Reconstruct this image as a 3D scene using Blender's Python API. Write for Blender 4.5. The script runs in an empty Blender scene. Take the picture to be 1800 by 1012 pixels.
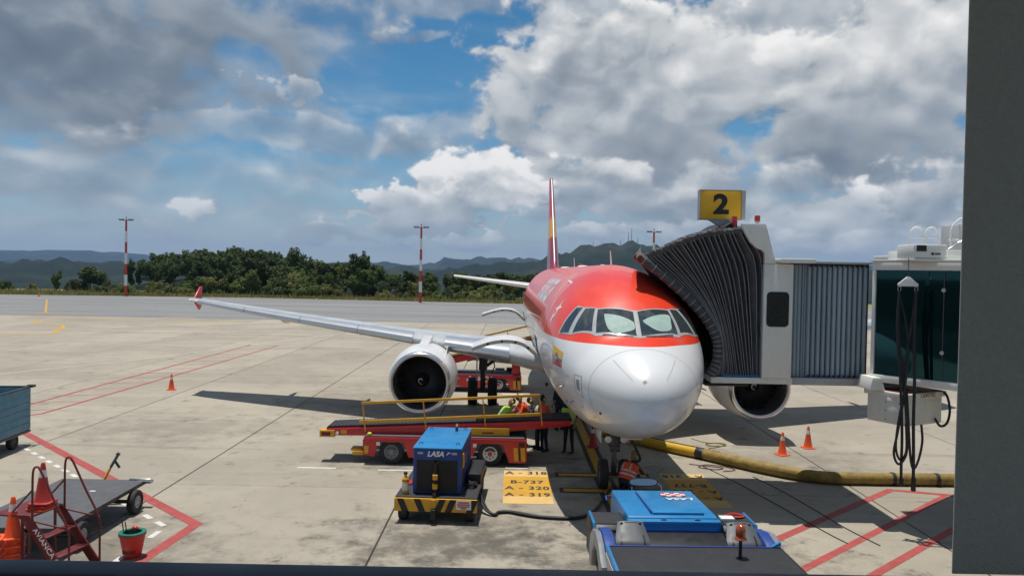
import bpy, bmesh, math, random
import numpy as np
from mathutils import Vector, Matrix
from math import sin, cos, pi, radians, sqrt, atan2
random.seed(7)
SC = bpy.context.scene
COL = SC.collection

# ---------------------------------------------------------------- camera, sky, sun, exposure
CAM_Z = 5.66
cam_data = bpy.data.cameras.new('camera')
cam = bpy.data.objects.new('camera', cam_data)
COL.objects.link(cam)
cam_data.sensor_width = 36.0
cam_data.lens = 1370.0 / 1800.0 * 36.0
cam_data.clip_start = 0.05
cam_data.clip_end = 40000
cam.matrix_world = Matrix.Translation((0, 0, CAM_Z)) @ Matrix.Rotation(pi / 2 - 0.0208, 4, 'X') @ Matrix.Rotation(0.0185, 4, 'Z')
SC.camera = cam

SUN_VEC = Vector((-0.085, 0.11, 1.0)).normalized()      # towards the sun, close to the zenith
sun_data = bpy.data.lights.new('sun', 'SUN')
sun_data.energy = 4.9
sun_data.angle = radians(0.53)
sun_data.color = (1.0, 0.955, 0.88)
sun = bpy.data.objects.new('sun', sun_data)
COL.objects.link(sun)
sun.rotation_euler = SUN_VEC.to_track_quat('Z', 'Y').to_euler()
sun.location = (0, 0, 60)

SC.view_settings.view_transform = 'Standard'
SC.view_settings.look = 'None'
SC.view_settings.gamma = 1.0
SC.view_settings.exposure = -0.12
SC.render.film_transparent = False
SC.cycles.use_denoising = True
SC.cycles.max_bounces = 8
SC.cycles.transparent_max_bounces = 12
SC.cycles.volume_bounces = 1
SC.cycles.use_adaptive_sampling = True
SC.cycles.adaptive_threshold = 0.015
SC.cycles.sample_clamp_indirect = 6.0

class Nodes:
    """small helper to wire node trees"""
    def __init__(s, tree):
        s.t = tree
    def add(s, typ, ins=None, **props):
        n = s.t.nodes.new(typ)
        for k, v in props.items():
            setattr(n, k, v)
        for k, v in (ins or {}).items():
            sock = n.inputs[k]
            if hasattr(v, 'is_output'):
                s.t.links.new(v, sock)
            else:
                sock.default_value = v
        return n
    def math(s, op, a, b=0.0, c=0.0, clamp=False):
        n = s.add('ShaderNodeMath', {0: a, 1: b, 2: c}, operation=op)
        n.use_clamp = clamp
        return n.outputs[0]
    def vmath(s, op, a, b=(0, 0, 0)):
        return s.add('ShaderNodeVectorMath', {0: a, 1: b}, operation=op).outputs[0]
    def mix(s, f, a, b, blend='MIX'):
        n = s.add('ShaderNodeMix', data_type='RGBA', blend_type=blend)
        for i, v in ((0, f), (6, a), (7, b)):
            if hasattr(v, 'is_output'):
                s.t.links.new(v, n.inputs[i])
            else:
                n.inputs[i].default_value = v if i == 0 else (*v[:3], 1.0)
        return n.outputs[2]
    def range(s, v, a, b, c=0.0, d=1.0, smooth=True):
        return s.add('ShaderNodeMapRange', {0: v, 1: a, 2: b, 3: c, 4: d}, interpolation_type='SMOOTHSTEP' if smooth else 'LINEAR', clamp=True).outputs[0]
    def noise(s, vec, scale, detail=4.0, rough=0.5, dist=0.0, dims='3D'):
        return s.add('ShaderNodeTexNoise', {'Vector': vec, 'Scale': scale, 'Detail': detail, 'Roughness': rough, 'Distortion': dist}, noise_dimensions=dims).outputs[0]

# single clouds of this sky: azimuth, elevation, radii, tone, opacity, far ones first
CUMULUS = (
    (-0.443, 0.089, 0.250, 0.073, 0.52, 0.34), (-0.518, 0.233, 0.287, 0.095, 0.25, 0.93), (-0.350, 0.280, 0.187, 0.055, 0.46, 0.85), (-0.550, 0.168, 0.138, 0.044, 0.32, 0.75),
    (-0.523, 0.103, 0.131, 0.051, 0.54, 0.60), (-0.297, 0.163, 0.113, 0.021, 0.62, 0.45), (-0.284, 0.216, 0.054, 0.014, 0.70, 0.55), (-0.109, 0.177, 0.076, 0.026, 0.60, 0.60),
    (-0.145, 0.284, 0.043, 0.012, 0.60, 0.50), (-0.080, 0.326, 0.109, 0.019, 0.60, 0.60), (0.363, 0.278, 0.211, 0.082, 0.64, 0.92), (0.180, 0.207, 0.219, 0.108, 0.68, 0.96),
    (0.080, 0.310, 0.094, 0.065, 0.70, 0.85), (0.449, 0.220, 0.124, 0.099, 0.72, 0.95), (0.400, 0.151, 0.133, 0.048, 0.38, 0.95), (0.195, 0.141, 0.141, 0.047, 0.44, 0.92),
    (0.073, 0.109, 0.102, 0.040, 0.62, 0.90), (-0.036, 0.110, 0.073, 0.045, 0.88, 0.97), (-0.152, 0.069, 0.064, 0.035, 0.70, 0.90), (0.202, 0.086, 0.091, 0.030, 0.50, 0.90),
    (0.400, 0.070, 0.124, 0.042, 0.76, 0.92), (0.490, 0.100, 0.063, 0.043, 0.56, 0.92), (0.284, 0.108, 0.101, 0.042, 0.60, 0.85), (0.449, 0.040, 0.118, 0.024, 0.70, 0.80),
    (-0.370, 0.066, 0.028, 0.012, 0.84, 0.75), (-0.040, 0.036, 0.045, 0.015, 0.78, 0.85), (-0.026, 0.054, 0.016, 0.009, 0.80, 0.70), (-0.257, 0.038, 0.051, 0.011, 0.66, 0.60),
    (0.131, 0.041, 0.054, 0.017, 0.74, 0.80), (-0.467, 0.070, 0.035, 0.017, 0.62, 0.50), (-0.394, 0.039, 0.056, 0.009, 0.58, 0.45), (-0.188, 0.030, 0.049, 0.009, 0.62, 0.50),
    (0.044, 0.061, 0.036, 0.012, 0.60, 0.60), (0.236, 0.049, 0.083, 0.020, 0.70, 0.80))
def cloud_map(W=2500, H=620):
    """procedural cloud field over the upper sky: cover and shade per direction (azimuth, elevation)"""
    rng = np.random.RandomState(11)
    ANG = [rng.uniform(0, 2 * pi, 65536).astype(np.float32) for _ in range(4)]
    TAB = [(np.cos(a), np.sin(a)) for a in ANG]
    def perlin(x, y, k):
        TX, TY = TAB[k % 4]
        xi = np.floor(x).astype(np.int32); yi = np.floor(y).astype(np.int32)
        fx = x - xi; fy = y - yi
        xi &= 255; yi &= 255; x1 = (xi + 1) & 255; y1 = (yi + 1) & 255
        ux = fx * fx * fx * (fx * (fx * 6 - 15) + 10); uy = fy * fy * fy * (fy * (fy * 6 - 15) + 10)
        def dot(i, j, a, b):
            q = (i << 8) | j
            return TX.take(q) * a + TY.take(q) * b
        n00 = dot(xi, yi, fx, fy); n10 = dot(x1, yi, fx - 1, fy); n01 = dot(xi, y1, fx, fy - 1); n11 = dot(x1, y1, fx - 1, fy - 1)
        a = n00 + ux * (n10 - n00); b = n01 + ux * (n11 - n01)
        return a + uy * (b - a)
    def fbm(x, y, scale, octaves, rough, k=0):
        out = 0; amp = 1.0; tot = 0.0
        for o in range(octaves):
            f = scale * 2.03 ** o
            out = out + perlin(x * f + 17.3 * o + 31.7 * k + 90, y * f + 9.1 * o + 13.3 * k + 70, k + o) * amp
            tot += amp; amp *= rough
        return out / tot * 0.78 + 0.5
    def ss(x, a, b):
        t = np.clip((x - a) / (b - a), 0, 1)
        return t * t * (3 - 2 * t)
    tu = np.linspace(-1, 1, W, dtype=np.float32); tv = np.linspace(0, 1, H, dtype=np.float32)
    # finer towards the part of the sky that is low in the north, coarser overhead and behind
    u1 = np.where(np.abs(tu) < 0.72, tu / 0.72 * 0.72, np.sign(tu) * (0.72 + (np.abs(tu) - 0.72) / 0.28 * (pi - 0.72)))
    v1 = np.where(tv < 0.75, tv / 0.75 * 0.47 - 0.02, 0.45 + (tv - 0.75) / 0.25 * (pi / 2 - 0.45))
    u, v = np.meshgrid(u1, v1)
    u = u.astype(np.float32); v = v.astype(np.float32)
    x = u; y = np.maximum(v + 0.02, 0) ** 0.80 * 1.35
    wx = fbm(x, y, 6.5, 3, 0.55, 0) - 0.5; wy = fbm(x, y, 6.5, 3, 0.55, 1) - 0.5
    uw = u + wx * 0.13; vw = v + wy * 0.055
    xx = x + wx * 0.05; yy = y + wy * 0.05
    def puffs(x, y, det):
        b_ = np.abs(fbm(x, y, 12.0, 2, 0.5, 3) - 0.5)
        return fbm(x, y, 8.0, det, 0.575, 2) + (0.12 - b_) * 0.55
    n0 = puffs(xx, yy, 6)
    n1 = puffs(xx - 0.010, yy + 0.034, 3)
    edge = (n0 - 0.5) * 1.55
    relief = (n0 - n1) * 1.05
    fine = (fbm(x, y, 30.0, 4, 0.6, 1) - 0.5) * 2.6
    gen = fbm(x, y, 3.6, 2, 0.5, 1) * 0.9 + edge * 0.16
    inview = ss(-np.abs(u), -0.75, -0.62) * ss(-v, -0.50, -0.38)
    cover = ss(gen, 0.40, 0.56) * 0.92 * (1 - 0.80 * inview)
    shade = relief + 0.58
    veil = ss(fbm(x, y * 3.0, 6.0, 4, 0.6, 0), 0.42, 0.72) * 0.42 * (1 - 0.85 * ss(v, 0.12, 0.27))
    cover = 1 - (1 - cover) * (1 - veil)
    for (bu, bv, ru, rv, tone, op) in CUMULUS:
        px = (uw - bu) / (ru * 1.15); py = (vw - bv) / (rv * 1.15)
        d = edge * (1.0 if tone > 0.45 else 0.7) + 1.0 - np.sqrt(px * px + py * py) + fine * (0.75 if ru < 0.07 else 0.16)
        alpha = ss(d, 0.0, (0.55 if ru < 0.045 else 0.26) if tone > 0.6 else 0.62) * op
        sh = tone + 0.06 + py * (0.20 if tone > 0.3 else 0.06) + relief * ((0.72 if ru > 0.12 else 1.0) if tone > 0.5 else 0.45) + fine * ((0.05 if ru > 0.12 else 0.10) if tone > 0.45 else 0.03) - 0.10 * d
        shade = shade + (sh - shade) * alpha
        cover = 1 - (1 - cover) * (1 - alpha)
    back = ss(np.abs(u), 2.7, 3.0)
    cover = cover * (1 - back) + 0.7 * back; shade = shade * (1 - back) + 0.5 * back
    px_ = np.empty((H, W, 4), np.float32)
    px_[..., 0] = np.clip(cover, 0, 1); px_[..., 1] = np.clip(shade, 0, 1); px_[..., 2] = 0; px_[..., 3] = 1
    img = bpy.data.images.new('cloud_map', W, H, float_buffer=True, is_data=True)
    img.pixels.foreach_set(px_.ravel())
    img.update()
    return img
def make_world():
    w = bpy.data.worlds.new('World')
    SC.world = w
    w.use_nodes = True
    t = w.node_tree
    t.nodes.clear()
    N = Nodes(t)
    sky = N.add('ShaderNodeTexSky', sky_type='NISHITA', sun_disc=False)
    sky.sun_elevation = math.asin(SUN_VEC.z)
    sky.sun_rotation = atan2(SUN_VEC.x, SUN_VEC.y)
    sky.altitude = 1200
    sky.air_density = 1.0
    sky.dust_density = 0.6
    sky.ozone_density = 2.5
    blue = N.add('ShaderNodeHueSaturation', {'Hue': 0.488, 'Saturation': 1.34, 'Value': 0.96, 'Color': sky.outputs[0]}).outputs[0]
    d = N.add('ShaderNodeTexCoord').outputs['Generated']
    sp = N.add('ShaderNodeSeparateXYZ', {0: d})
    u = N.math('DIVIDE', N.math('ARCTAN2', sp.outputs[0], sp.outputs[1]), pi)
    v = N.math('ARCSINE', sp.outputs[2])
    au = N.math('ABSOLUTE', u)
    tu = N.math('MULTIPLY', N.math('SIGN', u), N.math('ADD', N.range(au, 0.0, 0.72 / pi, 0.0, 0.72, False), N.range(au, 0.72 / pi, 1.0, 0.0, 0.28, False)))
    tv = N.math('ADD', N.range(v, -0.02, 0.45, 0.0, 0.75, False), N.range(v, 0.45, pi / 2, 0.0, 0.25, False))
    P = N.add('ShaderNodeCombineXYZ', {0: N.math('MULTIPLY_ADD', tu, 0.5, 0.5), 1: tv, 2: 0.0}).outputs[0]
    im = N.add('ShaderNodeTexImage', {'Vector': P}, interpolation='Cubic', extension='EXTEND')
    im.image = cloud_map()
    ch = N.add('ShaderNodeSeparateColor', {0: im.outputs[0]})
    K = 10.0      # cloud radiances are given at Background strength 1 and divided by 0.1 here
    r = N.add('ShaderNodeValToRGB', {0: ch.outputs[1]})
    el = r.color_ramp.elements
    stops = ((0.0, (0.105, 0.130, 0.170)), (0.30, (0.205, 0.245, 0.295)), (0.58, (0.39, 0.43, 0.475)), (0.80, (0.67, 0.69, 0.70)), (1.0, (1.02, 1.00, 0.98)))
    el[0].position, el[0].color = 0.0, (*stops[0][1], 1)
    el[1].position, el[1].color = 1.0, (*stops[-1][1], 1)
    for p_, c_ in stops[1:-1]:
        el.new(p_).color = (*c_, 1)
    cloud = N.add('ShaderNodeVectorMath', {0: r.outputs[0], 3: K}, operation='SCALE').outputs[0]
    col = N.mix(ch.outputs[0], blue, cloud)
    # milky air low down
    low = N.range(v, 0.15, -0.01, 0.0, 0.62)
    full = N.mix(low, col, (0.40 * K, 0.47 * K, 0.54 * K))
    bg = N.add('ShaderNodeBackground', {'Color': full, 'Strength': 0.1})
    N.add('ShaderNodeOutputWorld', {0: bg.outputs[0]})
make_world()
SC.world.cycles.sampling_method = 'MANUAL'
SC.world.cycles.sample_map_resolution = 1024

# ---------------------------------------------------------------- materials
MATS = {}
def M(name, col, rough=0.5, metal=0.0, var=0.10, rvar=1.0, scale=2.5, bump=0.0, bscale=40.0, coat=0.0, grime=0.0, grime_col=(0.09, 0.075, 0.06), stretch=(1, 1, 1), spec=0.5, rand=0.0, emit=None):
    m = bpy.data.materials.new(name)
    m.use_nodes = True
    N = Nodes(m.node_tree)
    b = m.node_tree.nodes['Principled BSDF']
    co = N.add('ShaderNodeTexCoord').outputs['Object']
    co = N.add('ShaderNodeMapping', {'Vector': co, 'Scale': stretch}).outputs[0]
    n = N.noise(co, scale, 6.0, 0.6)
    f = N.range(n, 0.25, 0.75, 1 - var, 1 + var, False)
    base = N.add('ShaderNodeVectorMath', {0: col[:3], 3: f}, operation='SCALE').outputs[0]
    if rand:
        r = N.add('ShaderNodeObjectInfo').outputs['Random']
        f2 = N.range(r, 0, 1, 1 - rand, 1 + rand, False)
        base = N.add('ShaderNodeVectorMath', {0: base, 3: f2}, operation='SCALE').outputs[0]
    if grime:
        g = N.noise(co, scale * 3.1, 8.0, 0.68, 0.6)
        g = N.range(g, 0.50, 0.78, 0.0, grime)
        base = N.mix(g, base, grime_col)
    m.node_tree.links.new(base, b.inputs['Base Color'])
    rn = N.range(N.noise(co, scale * 2.3, 5.0, 0.6), 0.3, 0.7, max(rough - 0.08 * rvar, 0.03), min(rough + 0.1 * rvar, 1.0), False)
    m.node_tree.links.new(rn, b.inputs['Roughness'])
    b.inputs['Metallic'].default_value = metal
    b.inputs['Specular IOR Level'].default_value = spec
    if coat:
        b.inputs['Coat Weight'].default_value = coat
        b.inputs['Coat Roughness'].default_value = 0.06
    if bump:
        bn = N.add('ShaderNodeBump', {'Strength': bump, 'Distance': 0.02, 'Height': N.noise(co, bscale, 5.0, 0.6)})
        m.node_tree.links.new(bn.outputs[0], b.inputs['Normal'])
    MATS[name] = m
    return m

M('red_paint', (0.50, 0.018, 0.022), 0.38, var=0.12, grime=0.25, coat=0.2)
M('dark_red_paint', (0.12, 0.011, 0.013), 0.5, var=0.2, grime=0.35, scale=5)
M('yellow_paint', (0.66, 0.34, 0.02), 0.45, var=0.12, grime=0.35, scale=4)
M('blue_paint', (0.012, 0.050, 0.24), 0.48, var=0.16, grime=0.28, coat=0.1, grime_col=(0.04, 0.06, 0.11), scale=3)
M('bright_blue_paint', (0.012, 0.185, 0.43), 0.42, var=0.16, grime=0.35, coat=0.1, grime_col=(0.08, 0.13, 0.19), scale=3)
M('teal_paint', (0.055, 0.20, 0.29), 0.5, var=0.15, grime=0.4)
M('black_paint', (0.011, 0.011, 0.012), 0.5, var=0.2, grime=0.12, grime_col=(0.05, 0.046, 0.042))
M('rubber', (0.018, 0.018, 0.019), 0.75, var=0.2, grime=0.35, grime_col=(0.09, 0.08, 0.07), scale=8)
M('deck_rubber', (0.019, 0.020, 0.024), 0.7, var=0.25, grime=0.25, grime_col=(0.07, 0.066, 0.062), bump=0.3, bscale=60)
M('grey_deck', (0.085, 0.085, 0.092), 0.72, var=0.2, grime=0.5, grime_col=(0.15, 0.14, 0.13), bump=0.25, bscale=50, scale=3)
M('steel', (0.42, 0.42, 0.42), 0.35, 0.9, grime=0.25)
M('dark_steel', (0.10, 0.10, 0.105), 0.5, 0.6, grime=0.3)
M('white_paint', (0.74, 0.74, 0.72), 0.42, var=0.05, grime=0.14, grime_col=(0.30, 0.27, 0.22), scale=1.6)
M('cream_paint', (0.72, 0.72, 0.68), 0.48, var=0.06, grime=0.22, grime_col=(0.25, 0.22, 0.18), scale=1.8, stretch=(1, 1, 0.4))
M('light_grey_paint', (0.40, 0.41, 0.41), 0.5, var=0.08, grime=0.25, scale=2)
M('grey_plastic', (0.20, 0.21, 0.225), 0.33, var=0.06, grime=0.1)
M('curtain', (0.30, 0.375, 0.43), 0.42, 0.2, var=0.09, grime=0.25, grime_col=(0.07, 0.08, 0.09), stretch=(1, 1, 0.2), rand=0.10)
M('canopy_fabric', (0.050, 0.052, 0.057), 0.55, var=0.25, grime=0.35, grime_col=(0.20, 0.20, 0.20), scale=4, bump=0.5, bscale=14)
M('canopy_dark', (0.022, 0.022, 0.024), 0.8, var=0.2)
M('orange_cone', (0.80, 0.105, 0.022), 0.5, var=0.08, grime=0.2, rand=0.08)
M('red_cone', (0.42, 0.030, 0.022), 0.55, var=0.12, grime=0.3)
M('white_band', (0.72, 0.71, 0.67), 0.5, grime=0.3)
M('hose_yellow', (0.56, 0.33, 0.010), 0.5, var=0.12, grime=0.3, scale=3, bump=0.4, bscale=18)
M('hose_worn', (0.25, 0.17, 0.035), 0.65, var=0.40, grime=0.92, grime_col=(0.06, 0.047, 0.03), scale=3.5, bump=0.7, bscale=16)
M('cable_black', (0.014, 0.014, 0.015), 0.55, var=0.2)
M('lamp_red', (0.55, 0.02, 0.02), 0.2, coat=0.5)
M('lamp_amber', (0.34, 0.055, 0.004), 0.12, coat=0.8, var=0.35, scale=18)
M('lamp_clear', (0.80, 0.80, 0.78), 0.12, coat=0.6)
M('mirror_glass', (0.6, 0.62, 0.62), 0.08, 0.9)
M('screen_black', (0.008, 0.009, 0.010), 0.25)
M('grille', (0.010, 0.011, 0.014), 0.6, var=0.2)
M('skin', (0.33, 0.17, 0.105), 0.55, var=0.08)
M('hair', (0.012, 0.010, 0.009), 0.6)
M('navy_cloth', (0.012, 0.015, 0.028), 0.85, var=0.15)
M('hi_vis_green', (0.42, 0.72, 0.05), 0.7, var=0.08)
M('hi_vis_orange', (0.78, 0.085, 0.02), 0.7, var=0.10)
M('hi_vis_lime_pale', (0.42, 0.52, 0.40), 0.7, var=0.08)
M('reflective', (0.55, 0.56, 0.55), 0.35, 0.3)
M('muff_yellow', (0.55, 0.62, 0.03), 0.4)
M('red_bucket', (0.52, 0.025, 0.02), 0.4, var=0.1, grime=0.25)
M('green_bag', (0.02, 0.16, 0.10), 0.25, var=0.2)
M('bark', (0.10, 0.075, 0.055), 0.9, var=0.3, bump=0.5)
M('red_marking', (0.335, 0.052, 0.046), 0.75, var=0.20, scale=2.0, grime=0.55, grime_col=(0.30, 0.25, 0.20))
M('white_marking', (0.58, 0.57, 0.53), 0.75, var=0.1, scale=2.0, grime=0.55, grime_col=(0.33, 0.30, 0.26))
M('faded_marking', (0.43, 0.405, 0.35), 0.75, var=0.1, scale=2.0, grime=0.7, grime_col=(0.33, 0.30, 0.24))
M('yellow_marking', (0.52, 0.28, 0.022), 0.72, var=0.12, scale=2.0, grime=0.4, grime_col=(0.36, 0.26, 0.13))
M('pale_yellow_marking', (0.60, 0.40, 0.14), 0.75, var=0.12, scale=2.0, grime=0.45, grime_col=(0.36, 0.30, 0.2))
M('black_marking', (0.028, 0.026, 0.024), 0.75, var=0.2, scale=2.0, grime=0.4, grime_col=(0.16, 0.14, 0.12))
M('sign_yellow', (0.86, 0.46, 0.016), 0.4, var=0.05, grime=0.1)
M('wall_render', (0.74, 0.70, 0.62), 0.85, var=0.09, bump=0.35, bscale=260, scale=150)
M('sill_dark', (0.020, 0.024, 0.032), 0.5, var=0.15)
M('terminal_concrete', (0.42, 0.41, 0.39), 0.85, var=0.1)
M('cargo_bag', (0.20, 0.16, 0.10), 0.8, var=0.3)

def tinted_glass():
    m = bpy.data.materials.new('tinted_glass')
    m.use_nodes = True
    b = m.node_tree.nodes['Principled BSDF']
    b.inputs['Base Color'].default_value = (0.003, 0.009, 0.011, 1)
    b.inputs['Roughness'].default_value = 0.03
    b.inputs['IOR'].default_value = 1.9
    b.inputs['Specular IOR Level'].default_value = 0.6
    b.inputs['Specular Tint'].default_value = (0.14, 0.44, 0.48, 1)
    MATS['tinted_glass'] = m
    m2 = m.copy(); m2.name = 'cockpit_glass'
    b2 = m2.node_tree.nodes['Principled BSDF']
    b2.inputs['Base Color'].default_value = (0.035, 0.046, 0.050, 1)
    b2.inputs['Specular Tint'].default_value = (1, 1, 1, 1)
    b2.inputs['IOR'].default_value = 1.75
    b2.inputs['Roughness'].default_value = 0.05
    MATS['cockpit_glass'] = m2
tinted_glass()

def ground_mat(name, col, col2, rough=0.88, joints=0.0, rand=0.07, stain=0.45, streak=(1, 1, 1), tyre=0.0, oil=False):
    m = bpy.data.materials.new(name)
    m.use_nodes = True
    N = Nodes(m.node_tree)
    b = m.node_tree.nodes['Principled BSDF']
    g = N.add('ShaderNodeNewGeometry').outputs['Position']
    gs = N.add('ShaderNodeMapping', {'Vector': g, 'Scale': streak}).outputs[0]
    n1 = N.noise(gs, 0.16, 6.0, 0.62, 0.5)
    base = N.mix(N.range(n1, 0.34, 0.68), col, col2)
    n2 = N.noise(g, 1.1, 8.0, 0.7, 0.4)
    base = N.mix(N.range(n2, 0.50, 0.74, 0, stain), base, (col2[0] * 0.55, col2[1] * 0.55, col2[2] * 0.56))
    n3 = N.noise(g, 34.0, 4.0, 0.7)
    f = N.range(n3, 0.3, 0.7, 0.86, 1.12, False)
    base = N.add('ShaderNodeVectorMath', {0: base, 3: f}, operation='SCALE').outputs[0]
    n5 = N.noise(N.add('ShaderNodeMapping', {'Vector': g, 'Scale': (0.25, 1.0, 1.0), 'Rotation': (0, 0, 0.25)}).outputs[0], 0.55, 5.0, 0.6, 0.3)
    base = N.mix(N.range(n5, 0.56, 0.72, 0, 0.20), base, (min(col[0] * 1.28, 0.6), min(col[1] * 1.28, 0.6), min(col[2] * 1.3, 0.6)))
    spots = N.add('ShaderNodeTexVoronoi', {'Vector': g, 'Scale': 0.55}, feature='F1').outputs[0]
    sp = N.math('MULTIPLY', N.range(spots, 0.16, 0.02), N.range(n2, 0.42, 0.6))
    base = N.mix(N.math('MULTIPLY', sp, 0.65), base, (0.06, 0.055, 0.05))
    if tyre:
        # tyre rubber laid down along the way the vehicles drive
        tv = N.add('ShaderNodeMapping', {'Vector': g, 'Scale': (0.045, 0.9, 1.0), 'Rotation': (0, 0, 0.05)}).outputs[0]
        tn = N.noise(tv, 1.4, 5.0, 0.6, 0.3)
        base = N.mix(N.range(tn, 0.56, 0.72, 0, tyre), base, (0.075, 0.07, 0.065))
    if oil:
        # oil and rubber trodden into the stand where the vehicles stop, and hairline cracks
        on = N.noise(g, 1.3, 8.0, 0.72, 0.15)
        for (cx, cy, rx, ry, am) in ((-1.2, 16.2, 3.2, 2.4, 0.75), (3.0, 14.5, 4.5, 3.0, 0.6), (-8.5, 15.0, 3.5, 3.0, 0.5), (-1.5, 22.6, 4.5, 1.6, 0.55), (2.6, 21.0, 2.5, 3.5, 0.45), (-5.0, 33.0, 5.0, 5.0, 0.3), (-12.0, 27.0, 6.0, 3.0, 0.3), (8.0, 24.0, 4.0, 3.0, 0.3)):
            mm = N.add('ShaderNodeMapping', {'Vector': g, 'Location': (cx, cy, 0), 'Scale': (rx * 1.5, ry * 1.5, 1e6)}, vector_type='TEXTURE').outputs[0]
            gg = N.add('ShaderNodeTexGradient', {'Vector': mm}, gradient_type='SPHERICAL').outputs['Fac']
            k = N.math('MULTIPLY', N.range(N.math('ADD', N.math('MULTIPLY', gg, 0.35), on), 0.58, 0.86), am)
            base = N.mix(k, base, (0.075, 0.068, 0.058))
        cr = N.add('ShaderNodeTexVoronoi', {'Vector': N.vmath('ADD', g, N.vmath('MULTIPLY', N.add('ShaderNodeTexNoise', {'Vector': g, 'Scale': 1.2, 'Detail': 4.0}).outputs[1], (0.9, 0.9, 0.0))), 'Scale': 0.22}, feature='DISTANCE_TO_EDGE').outputs[0]
        ck = N.math('MULTIPLY', N.range(cr, 0.004, 0.001), N.range(N.noise(g, 0.21, 2.0, 0.5), 0.60, 0.66))
        base = N.mix(N.math('MULTIPLY', ck, 0.5), base, (0.06, 0.055, 0.05))
    if rand:
        r = N.add('ShaderNodeObjectInfo').outputs['Random']
        base = N.add('ShaderNodeVectorMath', {0: base, 3: N.range(r, 0, 1, 1 - rand, 1 + rand, False)}, operation='SCALE').outputs[0]
    m.node_tree.links.new(base, b.inputs['Base Color'])
    b.inputs['Roughness'].default_value = rough
    b.inputs['Specular IOR Level'].default_value = 0.3
    bn = N.add('ShaderNodeBump', {'Strength': 0.25, 'Distance': 0.01, 'Height': n3})
    m.node_tree.links.new(bn.outputs[0], b.inputs['Normal'])
    MATS[name] = m
ground_mat('concrete', (0.362, 0.323, 0.258), (0.292, 0.260, 0.208), tyre=0.20, stain=0.32, oil=True)
ground_mat('joint_fill', (0.035, 0.033, 0.03), (0.05, 0.047, 0.042), rand=0)
ground_mat('asphalt', (0.235, 0.232, 0.228), (0.185, 0.184, 0.183), rand=0, stain=0.3, streak=(0.15, 1, 1), tyre=0.5)
ground_mat('shoulder', (0.18, 0.185, 0.06), (0.26, 0.22, 0.12), rand=0, stain=0.35)

def land_mat():
    m = bpy.data.materials.new('land')
    m.use_nodes = True
    N = Nodes(m.node_tree)
    b = m.node_tree.nodes['Principled BSDF']
    g = N.add('ShaderNodeNewGeometry').outputs['Position']
    n1 = N.noise(g, 0.0022, 7.0, 0.65, 0.4)
    n2 = N.noise(g, 0.02, 6.0, 0.7)
    base = N.mix(N.range(n1, 0.45, 0.62), (0.010, 0.018, 0.011), (0.030, 0.036, 0.022))
    base = N.mix(N.range(n2, 0.50, 0.75, 0, 0.7), base, (0.012, 0.022, 0.012))
    n3 = N.noise(g, 0.006, 5.0, 0.7, 0.5)
    base = N.mix(N.range(n3, 0.62, 0.72, 0, 0.6), base, (0.10, 0.08, 0.06))
    m.node_tree.links.new(base, b.inputs['Base Color'])
    b.inputs['Roughness'].default_value = 0.95
    b.inputs['Specular IOR Level'].default_value = 0.1
    MATS['land'] = m
land_mat()

def leaf_mat(name, c1, c2):
    m = bpy.data.materials.new(name)
    m.use_nodes = True
    t = m.node_tree
    N = Nodes(t)
    b = t.nodes['Principled BSDF']
    r = N.add('ShaderNodeObjectInfo').outputs['Random']
    g = N.add('ShaderNodeNewGeometry')
    n = N.noise(g.outputs['Position'], 0.55, 3.0, 0.6)
    base = N.mix(N.range(n, 0.3, 0.7), c1, c2)
    base = N.mix(N.range(g.outputs['Random Per Island'], 0.0, 1.0, 0.0, 0.45, False), base, (c2[0] * 1.5, c2[1] * 1.35, c2[2] * 1.1))
    base = N.add('ShaderNodeVectorMath', {0: base, 3: N.range(r, 0, 1, 0.62, 1.35, False)}, operation='SCALE').outputs[0]
    t.links.new(base, b.inputs['Base Color'])
    b.inputs['Roughness'].default_value = 0.6
    b.inputs['Specular IOR Level'].default_value = 0.25
    tr = N.add('ShaderNodeBsdfTranslucent', {'Color': base})
    mx = N.add('ShaderNodeMixShader', {0: 0.28, 1: b.outputs[0], 2: tr.outputs[0]})
    t.links.new(mx.outputs[0], t.nodes['Material Output'].inputs[0])
    MATS[name] = m
leaf_mat('leaves', (0.055, 0.094, 0.020), (0.108, 0.155, 0.038))
leaf_mat('leaves_dark', (0.032, 0.058, 0.016), (0.064, 0.098, 0.028))
leaf_mat('leaves_olive', (0.11, 0.13, 0.036), (0.18, 0.19, 0.06))
leaf_mat('grass_blades', (0.19, 0.20, 0.06), (0.31, 0.28, 0.11))

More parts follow.
